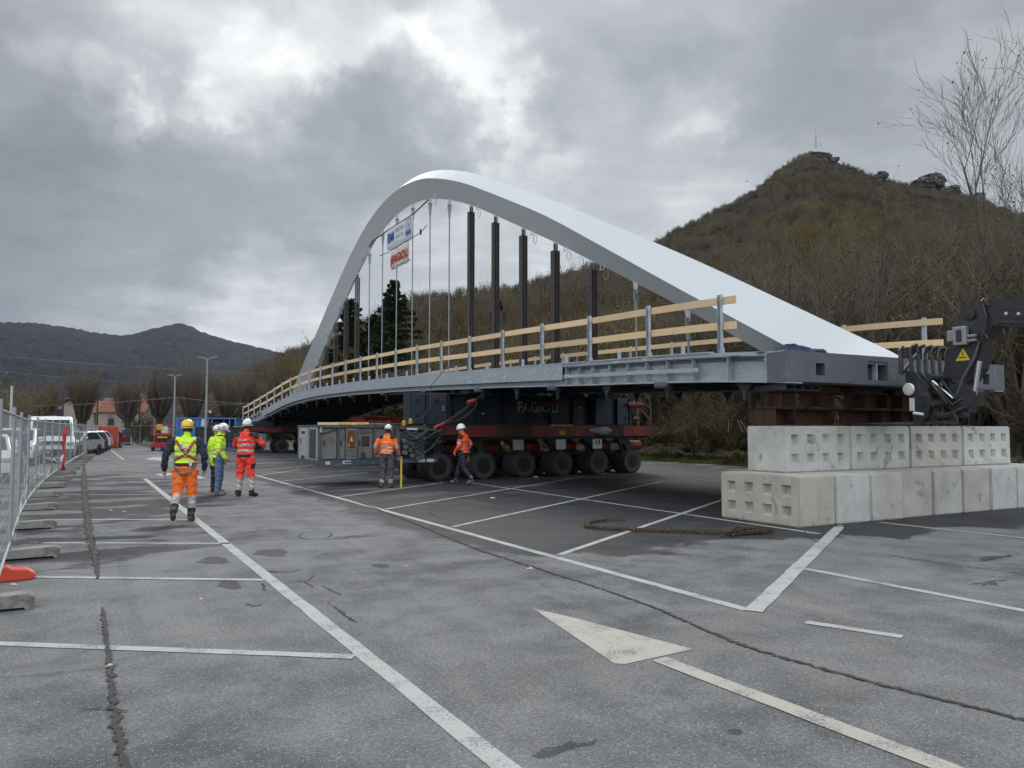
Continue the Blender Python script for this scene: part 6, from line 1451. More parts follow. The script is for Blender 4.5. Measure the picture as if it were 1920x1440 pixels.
def car(label, cat, loc, rz, paint, kind='hatch', group=None, w=1.78):
    """front points along local -y"""
    o = thing('parked_van' if kind == 'van' else 'parked_car', label, cat, loc, rz, group)
    if kind == 'van':
        L, prof, roof, belt = 5.2, [(-2.6, .35), (-2.6, .75), (-2.48, 1.05), (-1.75, 1.28), (-1.05, 2.12), (-.7, 2.28), (2.4, 2.28), (2.55, 2.1), (2.6, .4)], 2.28, 1.28; ax = (-1.75, 1.6); w = 1.95
    else:
        L, prof, roof, belt = 4.1, [(-2.05, .32), (-2.06, .62), (-1.9, .84), (-1.05, 1.0), (-.35, 1.42), (.2, 1.50), (1.2, 1.46), (1.85, 1.05), (2.02, .95), (2.05, .4)], 1.5, .98; ax = (-1.28, 1.25)
    ys = np.array([p_[0] for p_ in prof]); n = len(prof); mb = MB(); rings = []
    for s_ in (-1, -.93, -.5, 0, .5, .93, 1):
        ring = []
        for (y, z_) in prof:
            tum = max(0.0, (z_ - belt)) * (.16 if kind != 'van' else .06); hw = w / 2 - tum; zz = z_ - (.05 if abs(s_) == 1 and z_ > belt else 0) + (.02 if s_ == 0 and z_ > belt else 0); yy = y * (1 - .025 * s_ * s_)
            ring.append(Vector((s_ * hw * (1 if abs(s_) < 1 else 1), yy, zz)))
        rings.append(ring)
    mb.loft(rings); body = mb.build('body', paint, o, True); md = body.modifiers.new('soft', 'BEVEL'); md.width = .03; md.segments = 2; md.limit_method = 'ANGLE'
    # windscreen and windows stand a few millimetres proud
    def pane(name, q_): mb = MB(); mb.add(q_, [(0, 1, 2, 3)]); mb.build(name, M_GLASS, o)
    hw = w / 2
    if kind == 'van':
        pane('windscreen', [(-hw + .14, -1.74, 1.32), (hw - .14, -1.74, 1.32), (hw - .2, -1.10, 2.10), (-hw + .2, -1.10, 2.10)])
        for s_ in (-1, 1): pane('side_window', [(s_ * (hw + .004), -1.5, 1.32), (s_ * (hw + .004), -.55, 1.32), (s_ * (hw - .05), -.55, 1.98), (s_ * (hw - .05), -1.0, 1.98)])
        mb = MB(); mb.box((0, -2.615, .98), (1.1, .03, .16)); mb.build('grille', M_HOLE, o); mb = MB(); mb.box((0, -2.63, .52), (w - .06, .10, .30)); mb.build('bumper', M_HOLE, o); lz, ly = .95, -2.58
    else:
        pane('windscreen', [(-hw + .14, -1.06, 1.005), (hw - .14, -1.06, 1.005), (hw - .2, -.40, 1.415), (-hw + .2, -.40, 1.415)])
        pane('rear_window', [(-hw + .2, 1.84, 1.07), (hw - .2, 1.84, 1.07), (hw - .24, 1.30, 1.43), (-hw + .24, 1.30, 1.43)])
        for s_ in (-1, 1): pane('side_window', [(s_ * (hw + .002), -.85, 1.0), (s_ * (hw + .002), 1.4, 1.0), (s_ * (hw - .06), 1.0, 1.40), (s_ * (hw - .06), -.3, 1.40)])
        mb = MB(); mb.box((0, -2.07, .45), (1.0, .03, .14)); mb.build('grille', M_HOLE, o); lz, ly = .72, -2.0
        for s_ in (-1, 1): mb = MB(); mb.cbox((s_ * (hw - .16), 2.03, .82), (.2, .06, .2), .02); mb.build('tail_lamp', M_TAILRED, o)
    for s_ in (-1, 1):
        mb = MB(); mb.cbox((s_ * (hw - .2), ly + .015, lz), (.30, .12, .16), .03); mb.build('headlight', M_CHROMEW, o)
        mb = MB(); mb.cbox((s_ * (hw + .10), -1.25 if kind == 'van' else -.72, belt + .10), (.16, .10, .22 if kind == 'van' else .13), .03); mb.build('wing_mirror', M_HOLE if kind == 'van' else paint, o)
        for y in ax:
            ar = MB(); ar.lathe([(0, 0), (.37, 0), (.37, .012)], 20, Matrix.Translation((s_ * (hw - .004), y, .34)) @ Matrix.Rotation(s_ * math.pi / 2, 4, 'Y')); ar.build('wheel_arch', M_HOLE, o)
            wh = link('wheel', WHL, o); wh.location = (s_ * (hw - .07), y, .325); wh.rotation_euler = (0, 0, math.pi / 2); link('rim', WRM, wh)
    return o
W_PAINT = car_paint('white_car_paint', (.66, .67, .67)); S_PAINT = car_paint('silver_car_paint', (.38, .40, .42)); G_PAINT = car_paint('dark_grey_car_paint', (.05, .055, .06)); R_PAINT = car_paint('red_car_paint', (.36, .012, .018))
def parked(px, depth): return Vector(((px - 960) / FOCAL * depth, depth, 0))
GC = 'vehicles parked behind the fence'
van = car('white panel van facing the camera behind the fence', 'van', parked(97, 39.5), TH + R(3), W_PAINT, 'van', GC)
mv = car('white minivan behind the man at the fence', 'car', parked(33, 35.5), TH - R(4), W_PAINT, 'hatch', GC); mv.scale = (1.05, 1.05, 1.13)
car('white car cut off at the left edge behind the fence', 'car', parked(-38, 24.5), TH + R(6), W_PAINT, 'hatch', GC)
for i, (px, dd, pt, lb_) in enumerate(((143, 47.5, S_PAINT, 'silver car right of the white van'), (153, 50.5, G_PAINT, 'dark grey car behind the silver one'), (162, 54.5, W_PAINT, 'white hatchback in the middle of the car row'), (170, 58, S_PAINT, 'silver hatchback next to the red car'), (196, 65, R_PAINT, 'red hatchback beside the orange netting'))):
    car(lb_, 'car', parked(px, dd), TH - R(25), pt, 'hatch', GC)

# ------------------------------------------------------------------ scissor lift, containers, crate, trestle
M_LIFT = mat('lift_red', (.32, .012, .022), .45, .1, var=.2, scale=3)
p = parked(304, 58); o = thing('scissor_lift', 'folded red scissor lift beside the containers', 'scissor lift', p, R(22)); 
mb = MB(); mb.cbox((0, 0, .42), (1.25, 1.9, .34), .03); mb.build('chassis', M_LIFT, o)
for k in range(4): mb = MB(); mb.bar((-.45, -.8, .66 + k * .13), (.45, .8, .70 + k * .13), .08, .07); mb.bar((.45, -.8, .66 + k * .13), (-.45, .8, .70 + k * .13), .08, .07); mb.build('scissor_arm', M_LIFT, o)
mb = MB(); mb.box((0, 0, 1.22), (1.3, 2.0, .10)); mb.build('platform', M_LIFT, o)
mb = MB()
for z_ in (1.6, 1.98):
    for (a, b_) in (((-.62, -.97), (.62, -.97)), ((.62, -.97), (.62, .97)), ((.62, .97), (-.62, .97)), ((-.62, .97), (-.62, -.97))): mb.tube([(a[0], a[1], z_), (b_[0], b_[1], z_)], .03, 6)
for x in (-.62, 0, .62):
    for y in (-.97, .97): mb.tube([(x, y, 1.2), (x, y, 1.98)], .03, 6)
mb.build('guard_rail', M_LIFT, o); mb = MB(); mb.cbox((-.1, -.99, 1.75), (.4, .12, .42), .03); mb.build('control_box', M_YELLOW, o); mb = MB(); mb.box((.1, -1.0, 1.02), (.7, .02, .12)); mb.build('yellow_label', M_YELLOW, o); mb = MB(); mb.cbox((.25, -.85, 1.55), (.5, .3, .5), .05); mb.build('tool_bag', M_LABELW, o)
for x in (-.55, .55):
    for y in (-.65, .65): mb = MB(); mb.lathe([(0, -.09), (.17, -.09), (.19, -.05), (.19, .05), (.17, .09), (0, .09)], 14, Matrix.Translation((x, y, .19)) @ Matrix.Rotation(math.pi / 2, 4, 'Y')); mb.build('wheel', M_TYRE, o)
def container(label, loc, rz, L, Wd, Hh, m_, open_front=False, end_mat=None):
    o = thing('shipping_container', label, 'container', loc, rz); fr = MB()
    for x in (0, L):
        for y in (0, Wd): fr.box((x, y, Hh / 2), (.14, .14, Hh))
    for y in (0, Wd): fr.box((L / 2, y, .08), (L, .12, .16)); fr.box((L / 2, y, Hh - .06), (L, .12, .12))
    for x in (0, L): fr.box((x, Wd / 2, .08), (.12, Wd, .16)); fr.box((x, Wd / 2, Hh - .06), (.12, Wd, .12))
    fr.build('frame', m_, o)
    def corr(a, b_, ax_, name, mm):
        mb = MB(); n = int((b_ - a) / .28); prof = []
        for i in range(n):
            x = a + (b_ - a) * i / n; s_ = (b_ - a) / n; prof += [(x, 0), (x + s_ * .35, 0), (x + s_ * .5, .04), (x + s_ * .85, .04)]
        prof.append((b_, 0)); vs = []
        for z_ in (.16, Hh - .1):
            for (x, d_) in prof: vs.append((x, ax_[1] + d_ * ax_[2], z_) if ax_[0] == 'x' else (ax_[1] + d_ * ax_[2], x, z_))
        k = len(prof); mb.add(vs, [(i, i + 1, k + i + 1, k + i) for i in range(k - 1)]); return mb.build(name, mm, o)
    corr(.07, L * .55 if open_front else L - .07, ('x', .0, 1), 'side_wall', m_); corr(.07, L - .07, ('x', Wd, -1), 'side_wall', m_); corr(.07, Wd - .07, ('y', .0, 1), 'end_wall', end_mat or m_); corr(.07, Wd - .07, ('y', L, -1), 'end_wall', m_)
    mb = MB(); mb.box((L / 2, Wd / 2, Hh - .03), (L, Wd, .05)); mb.build('roof', end_mat or m_, o); mb = MB(); mb.box((L / 2, Wd / 2, .12), (L - .1, Wd - .1, .06)); mb.build('floor', M_HOLE, o)
    if open_front:
        mb = MB(); mb.box((L * .80, -.02, Hh * .5), (.05, .06, Hh - .3)); mb.build('door_post', m_, o)
        for x in (L * .6, L * .9): mb = MB(); mb.box((x, -.03, Hh / 2), (.05, .04, Hh - .4)); mb.build('lock_bar', M_ZINC, o)
    return o
M_CBLUE = mat('container_blue', (.045, .15, .38), .55, .1, var=.15, scale=2, col2=(.03, .08, .2), amt2=.3); M_CWHITE = mat('container_white', (.52, .53, .54), .6, .1, var=.1, scale=2, col2=(.36, .35, .33), amt2=.3)
p = parked(333, 63); container('blue open-fronted container with a white end wall by the lamp post', p, R(7), 4.6, 2.4, 2.55, M_CBLUE, True, M_CWHITE)
o = MB().cbox((0, 0, .45), (.8, .5, .9), .02).build('generator_box', M_HOLE); o.location = parked(402, 61) + Vector((0, 0, 1.25)); tag(o, 'black box stacked in front of the blue container', 'box')
o = MB().cbox((0, 0, .28), (.35, .35, .56), .02).build('white_canister', M_LABELW); o.location = parked(384, 60) + Vector((0, 0, 1.8)); tag(o, 'white canister on the dark power pack', 'canister')
p = parked(432, 66); container('plain grey container at the low bridge end', p, R(9), 2.6, 2.2, 2.35, mat('container_grey', (.22, .235, .25), .6, .1, var=.12))
o = MB().cbox((0, 0, .35), (1.1, .9, .7), .05).build('water_tank', mat('blue_plastic', (.06, .12, .26), .5)); o.location = parked(320, 60); tag(o, 'small blue plastic tank between scissor lift and container', 'tank')
p = parked(616, 46); p.z = .0; o = container('red corrugated container seen under the bridge behind the power pack', site(3.2, 33.5), TH + R(4), 4.2, 2.2, 2.35, mat('container_red', (.33, .028, .018), .55, .1, var=.2, scale=2)); 
p = parked(240, 70); o = thing('trestle', 'small folding trestle with a black bag on top', 'trestle', p, .3)
for s_ in (-1, 1):
    mb = MB(); mb.tube([(-.45, s_ * .35, 0), (-.3, s_ * .05, 1.0)], .03, 5); mb.tube([(.45, s_ * .35, 0), (.3, s_ * .05, 1.0)], .03, 5); mb.tube([(-.4, s_ * .25, .35), (.4, s_ * .25, .35)], .02, 5); mb.build('leg_frame', M_ZINC, o)
mb = MB(); mb.box((0, 0, 1.02), (.8, .2, .05)); mb.build('top', M_ZINC, o)
o = MB().loft([[Vector((.55 * w_ * math.cos(a), .25 * w_ * math.sin(a), z_)) for a in [j * math.pi / 4 for j in range(8)]] for z_, w_ in ((0, 1.0), (.2, 1.05), (.45, .75), (.6, .3))]).build('black_bag', M_HOLE); o.location = p + Vector((0, 0, 1.05)); tag(o, 'black bag lying on the small trestle', 'bag')

# ------------------------------------------------------------------ lamp posts, poles and wires
M_LAMP = mat('lamp_post_grey', (.26, .28, .29), .5, .4, var=.12)
def lamp(px, depth, top_y, label, arm):
    h = CAM_H + (803 - top_y) * depth / FOCAL; o = thing('street_lamp', label, 'lamp post', parked(px, depth), 0, 'twin lamp posts'); mb = MB(); mb.tube([(0, 0, 0), (0, 0, h)], [.11, .06], 10); mb.build('pole', M_LAMP, o)
    for s_ in (-1, 1):
        mb = MB(); mb.tube([(0, 0, h - .05), (s_ * arm * .5, 0, h + .06)], .035, 6); mb.build('arm', M_LAMP, o); mb = MB(); mb.prism([(s_ * arm * .45, h + .02), (s_ * arm, h + .10), (s_ * arm, h + .15), (s_ * arm * .45, h + .11)], .26, Matrix()); mb.build('lantern', M_LAMP, o)
    if arm > .7:
        mb = MB(); mb.tube([(0, 0, h * .42), (.28, 0, h * .42 + .05)], .03, 6); mb.lathe([(0, 0), (.09, 0), (.09, .16), (0, .2)], 8, Matrix.Translation((.3, 0, h * .42 - .1))); mb.build('camera_bracket', M_LABELW, o)
lamp(387, 58, 672, 'tallest twin-armed lamp post, beside the blue container', .74); lamp(327, 66, 705, 'middle twin-armed lamp post, left of the blue container', .62); lamp(292, 80, 731, 'smallest and farthest twin-armed lamp post', .55)
o = tag(MB().tube([(0, 0, 0), (0, 0, CAM_H + (803 - 724) * 40 / FOCAL)], .06, 8).build('plain_pole', mat('pale_pole', (.42, .42, .40), .7)), 'plain pale pole rising behind the fence at the left', 'pole'); o.location = parked(21, 40)
for i, (px, dd, ty) in enumerate(((118, 84, 738), (183, 86, 740), (262, 88, 742))):
    o = tag(MB().tube([(0, 0, 0), (0, 0, CAM_H + (803 - ty) * dd / FOCAL)], [.12, .08], 7).build('utility_pole', M_BARKDARK), ('thin wooden pole before the stone gable', 'thin wooden pole at the left edge of the house', 'thin wooden pole beside the dark laurel bush')[i], 'pole', 'wooden utility poles'); o.location = parked(px, dd)
M_WIRE = mat('overhead_wire', (.16, .165, .175), .7)
def wire(a, b_, sag, r_, label):
    A_, B2 = Vector(a), Vector(b_); pts = [A_.lerp(B2, k / 24) - Vector((0, 0, sag * 4 * (k / 24) * (1 - k / 24))) for k in range(25)]; tag(MB().tube(pts, r_, 4).build('overhead_wire', M_WIRE), label, 'wire', 'overhead wires')
def sky_pt(px, py, depth): dr = pix_dir(px, py); t = depth / dr.y; return Vector((dr.x * t, depth, CAM_H + dr.z * t))
wire(sky_pt(-60, 662, 130), sky_pt(620, 704, 150), .6, .035, 'highest pale wire across the far mountain'); wire(sky_pt(-60, 690, 130), sky_pt(640, 735, 150), .8, .03, 'second pale wire across the far mountain')
wire(sky_pt(-60, 724, 78), sky_pt(560, 752, 84), 1.0, .022, 'wire sagging in front of the pollarded trees'); wire(sky_pt(-60, 760, 70), sky_pt(327, 745, 66), .3, .02, 'wire running from the left edge to the middle lamp')
wire(sky_pt(327, 745, 66), sky_pt(600, 757, 80), .3, .02, 'wire running on from the middle lamp to the bridge')

# ------------------------------------------------------------------ house and barn beyond the car park
M_PLASTER = mat('stained_plaster', (.30, .27, .225), .95, var=.25, scale=.8, col2=(.17, .15, .12), amt2=.5, scale2=.7, bump=.3, bscale=6); M_TILE = mat('terracotta_roof', (.24, .088, .045), .9, var=.3, scale=2.5, col2=(.12, .05, .03), amt2=.4)
def house(name, label, loc, rz, L, Dp, eave, ridge, gable_front, wins):
    o = thing(name, label, 'house', loc, rz); mb = MB()
    if gable_front: mb.prism([(-L / 2, 0), (L / 2, 0), (L / 2, eave), (0, ridge), (-L / 2, eave)], Dp, Matrix.Translation((0, Dp / 2, 0)))
    else: mb.prism([(0, 0), (Dp, 0), (Dp, eave), (Dp / 2, ridge), (0, eave)], L, Matrix.Rotation(math.pi / 2, 4, 'Z') @ Matrix.Diagonal((1, 1, 1, 1)))
    mb.build('wall', M_PLASTER, o); rf = MB(); ov = .4
    if gable_front:
        for s_ in (-1, 1):
            n = 10
            for k in range(n):
                a, b_ = k / n, (k + 1) / n; x0, x1 = s_ * (L / 2 + ov) * (1 - a), s_ * (L / 2 + ov) * (1 - b_); z0, z1 = eave - .25 + (ridge - eave + .35) * a, eave - .25 + (ridge - eave + .35) * b_
                rf.add([(x0, -ov, z0 + .10), (x1, -ov, z1 + .06), (x1, Dp + ov, z1 + .06), (x0, Dp + ov, z0 + .10)], [(0, 1, 2, 3)])
    else:
        for s_ in (0, 1):
            n = 10
            for k in range(n):
                a, b_ = k / n, (k + 1) / n; f = lambda q_: (-ov + (Dp / 2 + ov) * q_) if s_ == 0 else (Dp + ov - (Dp / 2 + ov) * q_); z0, z1 = eave - .2 + (ridge - eave + .3) * a, eave - .2 + (ridge - eave + .3) * b_
                rf.add([(-L / 2 - ov, f(a), z0 + .10), (L / 2 + ov, f(a), z0 + .10), (L / 2 + ov, f(b_), z1 + .06), (-L / 2 - ov, f(b_), z1 + .06)], [(0, 1, 2, 3)])
    roof = rf.build('roof', M_TILE, o)
    if not gable_front: mb = MB(); mb.box((L * .28, Dp * .45, ridge + .1), (.7, .7, 1.4)); mb.build('chimney', M_PLASTER, roof)
    for (x, z_, w_, h_) in wins:
        mb = MB(); mb.box((x, -.02, z_), (w_, .10, h_)); wn = mb.build('window', M_HOLE, o); mb = MB(); mb.box((x, -.08, z_ - h_ / 2 - .06), (w_ + .3, .2, .1)); mb.build('sill', M_LABELW, wn); mb = MB(); mb.box((x, -.075, z_), (.06, .02, h_)); mb.build('frame', M_BARKDARK, wn)
    return o
house('house', 'low plastered house with red tiled roof behind the orange netting', parked(224, 100), R(4), 5.8, 7, 3.9, 5.6, False, ((-1.0, 2.2, .7, 1.5), (1.2, 2.2, .7, 1.5)))
house('barn', 'old stone gable building with red roof behind the parked vans', parked(132, 104), R(2), 6.4, 9, 3.9, 5.5, True, ((-1.6, 3.4, 1.0, 1.8), (1.6, 2.2, 1.2, 1.2)))
o = thing('boundary_wall', 'low pale wall at the far end of the car park', 'wall', parked(255, 96), R(3)); MB().box((0, 0, .8), (9, .3, 1.6)).build('wall_body', M_PLASTER, o); MB().box((0, 0, 1.64), (9.2, .4, .08)).build('coping', M_CONC, o)
for i, (px, dd, w_) in enumerate(((330, 96, 12), (430, 98, 12), (30, 84, 9), (520, 110, 14))):
    o = thing('hedge', ('ragged brown hedge behind the containers', 'ragged brown hedge behind the low bridge end', 'long brown hedge behind the parked vans', 'ragged hedge at the foot of the hill left of the bridge')[i], 'hedge', parked(px, dd), 0, 'hedges beyond the car park'); rgt = random.Random(90 + i); lb2 = MB(); st = MB()
    for _ in range(3200): lb2.cur = 0; x = rgt.uniform(-w_ / 2, w_ / 2); hh = 1.3 + .7 * math.sin(x * 1.1 + i) + .4 * math.sin(x * 3.1); add_leaf(lb2, Vector((x, rgt.uniform(-.8, .8), rgt.uniform(.05, max(.8, hh)))), .13 * rgt.uniform(.6, 1.3), rgt)
    for _ in range(90): x = rgt.uniform(-w_ / 2, w_ / 2); st.tube([(x, rgt.uniform(-.5, .5), 0), (x + rgt.uniform(-.4, .4), 0, rgt.uniform(1.0, 2.4))], [.03, .008], 3, caps=False)
    lb2.build('foliage', M_LEAF_BROWN if i % 2 == 0 else M_LEAF_GREEN, o); st.build('stems', M_TWIG, o)
# radio mast on the summit
k_ = 655 / FOCAL; base_ = sky_pt(1530, 274, 655); o = thing('radio_mast', 'thin lattice radio mast on the rocky summit', 'mast', base_ - Vector((0, 0, 1.5))); H_ = 36 * k_ + 1.5; M_MAST = mat('mast_grey', (.42, .43, .44), .6)
mb = MB()
for a in range(3): mb.tube([(.9 * math.cos(a * 2.1), .9 * math.sin(a * 2.1), 0), (.35 * math.cos(a * 2.1), .35 * math.sin(a * 2.1), H_ * .62)], .26, 4)
for k in range(7):
    z_ = H_ * .62 * k / 7; z2 = H_ * .62 * (k + 1) / 7
    for a in range(3): mb.tube([(.9 * (1 - .6 * k / 7) * math.cos(a * 2.1), .9 * (1 - .6 * k / 7) * math.sin(a * 2.1), z_), (.9 * (1 - .6 * (k + 1) / 7) * math.cos(a * 2.1 + 2.1), .9 * (1 - .6 * (k + 1) / 7) * math.sin(a * 2.1 + 2.1), z2)], .08, 3)
mb.build('lattice', M_MAST, o); mb = MB(); mb.tube([(0, 0, H_ * .55), (0, 0, H_ * .8), (0, 0, H_)], [.42, .34, .2], 5); mb.build('aerial', M_MAST, o)
for k, z_ in enumerate((.32, .45, .60)): mb = MB(); mb.cbox((.55 * (-1) ** k, 0, H_ * z_), (1.1, .7, .9), .1); mb.build('dish', M_LABELW, o)
o = tag(MB().tube([(0, 0, 0), (0, 0, 2.2), (0, 0, 2.8), (0, 0, 3.8)], [.7, .45, .8, .2], 6).build('summit_monument', M_MAST), 'small pale monument beside the summit mast', 'monument'); o.location = sky_pt(1539, 275, 655)
# the machine behind the boom, beyond the picture edge
mb = MB(); mb.prism([(5.4, .75), (5.7, .55), (10.2, .55), (10.5, .9), (10.5, 1.75), (8.6, 1.85), (8.3, 1.25), (5.5, 1.15)], 1.5, Matrix.Translation((0, .1, 0))); mb.build('chassis', M_BLACKP, tele)
mb = MB(); mb.prism([(6.3, 1.2), (8.2, 1.2), (8.2, 2.3), (7.9, 2.75), (6.8, 2.75), (6.35, 2.1)], .85, Matrix.Translation((0, 1.0, 0))); cabm = mb.build('cab', M_BLACKP, tele)
for y in (.57, 1.43): mb = MB(); mb.add([(6.5, y, 1.5), (8.05, y, 1.5), (7.8, y, 2.6), (6.85, y, 2.6)], [(0, 1, 2, 3)]); mb.build('cab_window', M_GLASS, cabm)
mb = MB(); mb.box((8.0, 0, 2.2), (.5, .5, 1.1)); mb.build('boom_pivot', M_BLACKD, tele)
for x in (6.2, 9.6):
    for y in (-.85, 1.05): w_ = link('wheel', TYRE, tele); w_.location = (x, y, .52); w_.scale = (1.42, 1.2, 1.42); link('rim', RIM, w_)

# ------------------------------------------------------------------ people: one continuous body each, clothing colours by region, kit as children
M_SKIN = mat('skin', (.42, .25, .18), .6, var=.08, scale=12); M_HAIR = mat('dark_hair', (.025, .02, .017), .7, var=.3, scale=60)
def cloth(name, col, rough=.8): return mat(name, col, rough, var=.14, scale=9, bump=.35, bscale=28, bdist=.012)
C_ORANGE = cloth('hivis_orange', (.85, .17, .025)); C_RED = cloth('hivis_red', (.80, .050, .035)); C_YELLOW = cloth('hivis_yellow', (.56, .82, .035)); C_ORED = cloth('hivis_orange_red', (.86, .10, .03))
C_NAVY = cloth('navy_workwear', (.016, .02, .032)); C_BLACK = cloth('black_workwear', (.016, .016, .018)); C_JEANS = cloth('blue_jeans', (.085, .14, .24)); C_GREYT = cloth('grey_work_trousers', (.075, .075, .088)); C_DKBLUE = cloth('dark_blue_jacket', (.028, .045, .085))
C_REFL = mat('reflective_tape', (.40, .39, .38), .4, .2, var=.1, scale=20); C_BOOTB = cloth('brown_boots', (.10, .062, .035)); C_BOOTK = cloth('black_boots', (.02, .019, .018)); C_BOOTG = cloth('grey_boots', (.16, .15, .135)); C_GLOVE = cloth('pale_gloves', (.30, .27, .22))
def person(label, loc, heading, pose, dress, height=1.78, bulk=1.0, seed=0, group=None):
    """pose: joint positions for a 1.78 m figure, x right, y forward, z up; dress(region, t, p) -> material"""
    root = thing('person', label, 'person', loc, heading, group); k = height / 1.78
    J = dict(pelvis=(0, 0, .96), chest=(0, 0, 1.30), neck=(0, 0, 1.49), head=(0, .02, 1.655), shL=(-.195, 0, 1.435), shR=(.195, 0, 1.435), elL=(-.27, -.03, 1.15), elR=(.27, -.03, 1.15), wrL=(-.28, .05, .90), wrR=(.28, .05, .90), hipL=(-.10, 0, .93), hipR=(.10, 0, .93), knL=(-.11, .02, .50), knR=(.11, .02, .50), anL=(-.115, -.01, .095), anR=(.115, -.01, .095), toeL=(-.135, .17, .04), toeR=(.135, .17, .04), look=(0, 1, 0))
    J.update(pose); J = {a: Vector(b_) for a, b_ in J.items()}
    mb = MB(); samp = []
    def ring(c, t, rx, ry, n=14, ref=Vector((0, 1, 0))):
        t = t.normalized(); a = t.cross(ref); a = a.normalized() if a.length > .05 else t.orthogonal().normalized(); b_ = a.cross(t)
        return [c + a * (rx * math.cos(2 * math.pi * j / n)) + b_ * (ry * math.sin(2 * math.pi * j / n)) for j in range(n)]
    def limb(region, pts, rs, t0=0., t1=1., sub=4, rat=1.0):
        out = []; R_ = []; tt = []
        for i in range(len(pts) - 1):
            for j in range(sub): f = j / sub; out.append(pts[i].lerp(pts[i + 1], f)); R_.append(rs[i] + (rs[i + 1] - rs[i]) * f); tt.append((i + f) / (len(pts) - 1))
        out.append(pts[-1]); R_.append(rs[-1]); tt.append(1.0); rings = []
        for i, c in enumerate(out):
            d_ = out[min(i + 1, len(out) - 1)] - out[max(i - 1, 0)]; rings.append(ring(c, d_, R_[i], R_[i] * rat, 12))
        d0 = (out[0] - out[1]).normalized(); d1 = (out[-1] - out[-2]).normalized()
        rings = [[c0 * .4 + (out[0] + d0 * R_[0] * .6) * .6 for c0 in rings[0]]] + rings + [[c0 * .4 + (out[-1] + d1 * R_[-1] * .6) * .6 for c0 in rings[-1]]]
        mb.loft(rings)
        for c, r_, t_ in zip(out, R_, tt): samp.append((c, r_, region, t0 + (t1 - t0) * t_))
    bk = bulk
    # torso
    sp = [J['pelvis'] + Vector((0, 0, -.10)), J['pelvis'] + Vector((0, -.01, .0)), J['pelvis'].lerp(J['chest'], .4), J['chest'], J['chest'].lerp(J['neck'], .62), J['neck'] + Vector((0, 0, -.015)), J['neck'] + Vector((0, .005, .05))]
    rx = [.150 * bk, .178 * bk, .172 * bk, .198 * bk, .185 * bk, .085, .062]; ry = [.125 * bk, .138 * bk, .128 * bk, .142 * bk, .115 * bk, .075, .062]; rings = []
    sx = (J['shR'] - J['shL']); sx.z = 0; fw = Vector((-sx.y, sx.x, 0)).normalized()
    for i, c in enumerate(sp):
        d_ = sp[min(i + 1, len(sp) - 1)] - sp[max(i - 1, 0)]; rings.append(ring(c, d_, rx[i], ry[i], 20, fw))
    mb.loft(rings)
    for i in range(len(sp) - 1):
        for f in (0, .5): c = sp[i].lerp(sp[i + 1], f); w_ = (rx[i] + ry[i]) / 2; samp.append((c, w_ * 1.05, 'torso', 0)); 
    for s_ in ('L', 'R'):
        samp.append((J['sh' + s_].lerp(J['chest'], .45), .12, 'torso', 0)); samp.append((J['hip' + s_] + Vector((0, 0, .03)), .11, 'thigh', 0))
        limb('shoulder', [J['neck'] + Vector((0, 0, -.07)), J['sh' + s_]], [.085, .078 * bk], sub=2)
        limb('uparm', [J['sh' + s_], J['el' + s_]], [.078 * bk, .058 * bk]); limb('forearm', [J['el' + s_], J['wr' + s_]], [.058 * bk, .043 * bk])
        limb('thigh', [J['hip' + s_], J['kn' + s_]], [.108 * bk, .078 * bk]); limb('calf', [J['kn' + s_], J['an' + s_]], [.076 * bk, .062])
        # shoe: heel to toe
        an, toe = J['an' + s_], J['toe' + s_]; heel = an + (an - toe).normalized() * .06; heel.z = min(an.z - .045, heel.z) ; d_ = (toe - heel); pts = [heel + Vector((0, 0, .01)), heel.lerp(toe, .35) + Vector((0, 0, .018)), heel.lerp(toe, .7) + Vector((0, 0, .004)), toe]; limb('foot', pts, [.044, .050, .050, .038], sub=2)
        limb('foot', [an + Vector((0, 0, .06)), an - Vector((0, 0, .03))], [.056, .05], sub=2)
        # hand: palm and five fingers
        wr, el = J['wr' + s_], J['el' + s_]; hd = J.get('hand' + s_); hd = (wr - el).normalized() if hd is None else hd.normalized(); up_ = J.get('palm' + s_, Vector((-1 if s_ == 'R' else 1, 0, 0))); side = hd.cross(up_).normalized(); up_ = side.cross(hd).normalized()
        limb('hand', [wr, wr + hd * .085], [.034, .042], sub=2, rat=.6); sg = 1
        curl = J.get('curl' + s_, Vector((.35, 0, 0))).x
        fdir = side if side.y > 0 else -side
        for fi, (off, ln) in enumerate(((-.030, .070), (-.010, .078), (.011, .074), (.030, .058))):
            b0 = wr + hd * .085 - fdir * off; p1 = b0 + (hd * math.cos(curl) + up_ * math.sin(curl)) * ln * .5; p2 = p1 + (hd * math.cos(curl * 2.4) + up_ * math.sin(curl * 2.4)) * ln * .5; limb('hand', [b0 - hd * .02, b0, p1, p2], [.011, .0105, .0095, .008], sub=1)
        t0 = wr + hd * .03 + fdir * .030; limb('hand', [t0, t0 + (hd * .6 + fdir * .7 + up_ * .3).normalized() * .04, t0 + (hd * .9 + fdir * .45 + up_ * .4).normalized() * .075], [.014, .0115, .009], sub=1)
    # head with face
    h = J['head']; lk = J['look'].normalized(); rt = lk.cross(Vector((0, 0, 1))).normalized(); uh = rt.cross(lk)
    limb('neck', [J['neck'], h - uh * .06 - lk * .01], [.058, .055], sub=2); rings = []
    for z_, wx, wy, oy in ((-.125, .030, .035, .045), (-.105, .052, .060, .030), (-.06, .066, .084, .010), (0, .076, .098, 0), (.05, .078, .100, -.005), (.09, .066, .086, -.008), (.115, .040, .052, -.008)):
        rings.append([h + uh * z_ + lk * (oy + wy * math.sin(a)) + rt * (wx * math.cos(a)) for a in [j * math.pi / 8 for j in range(16)]])
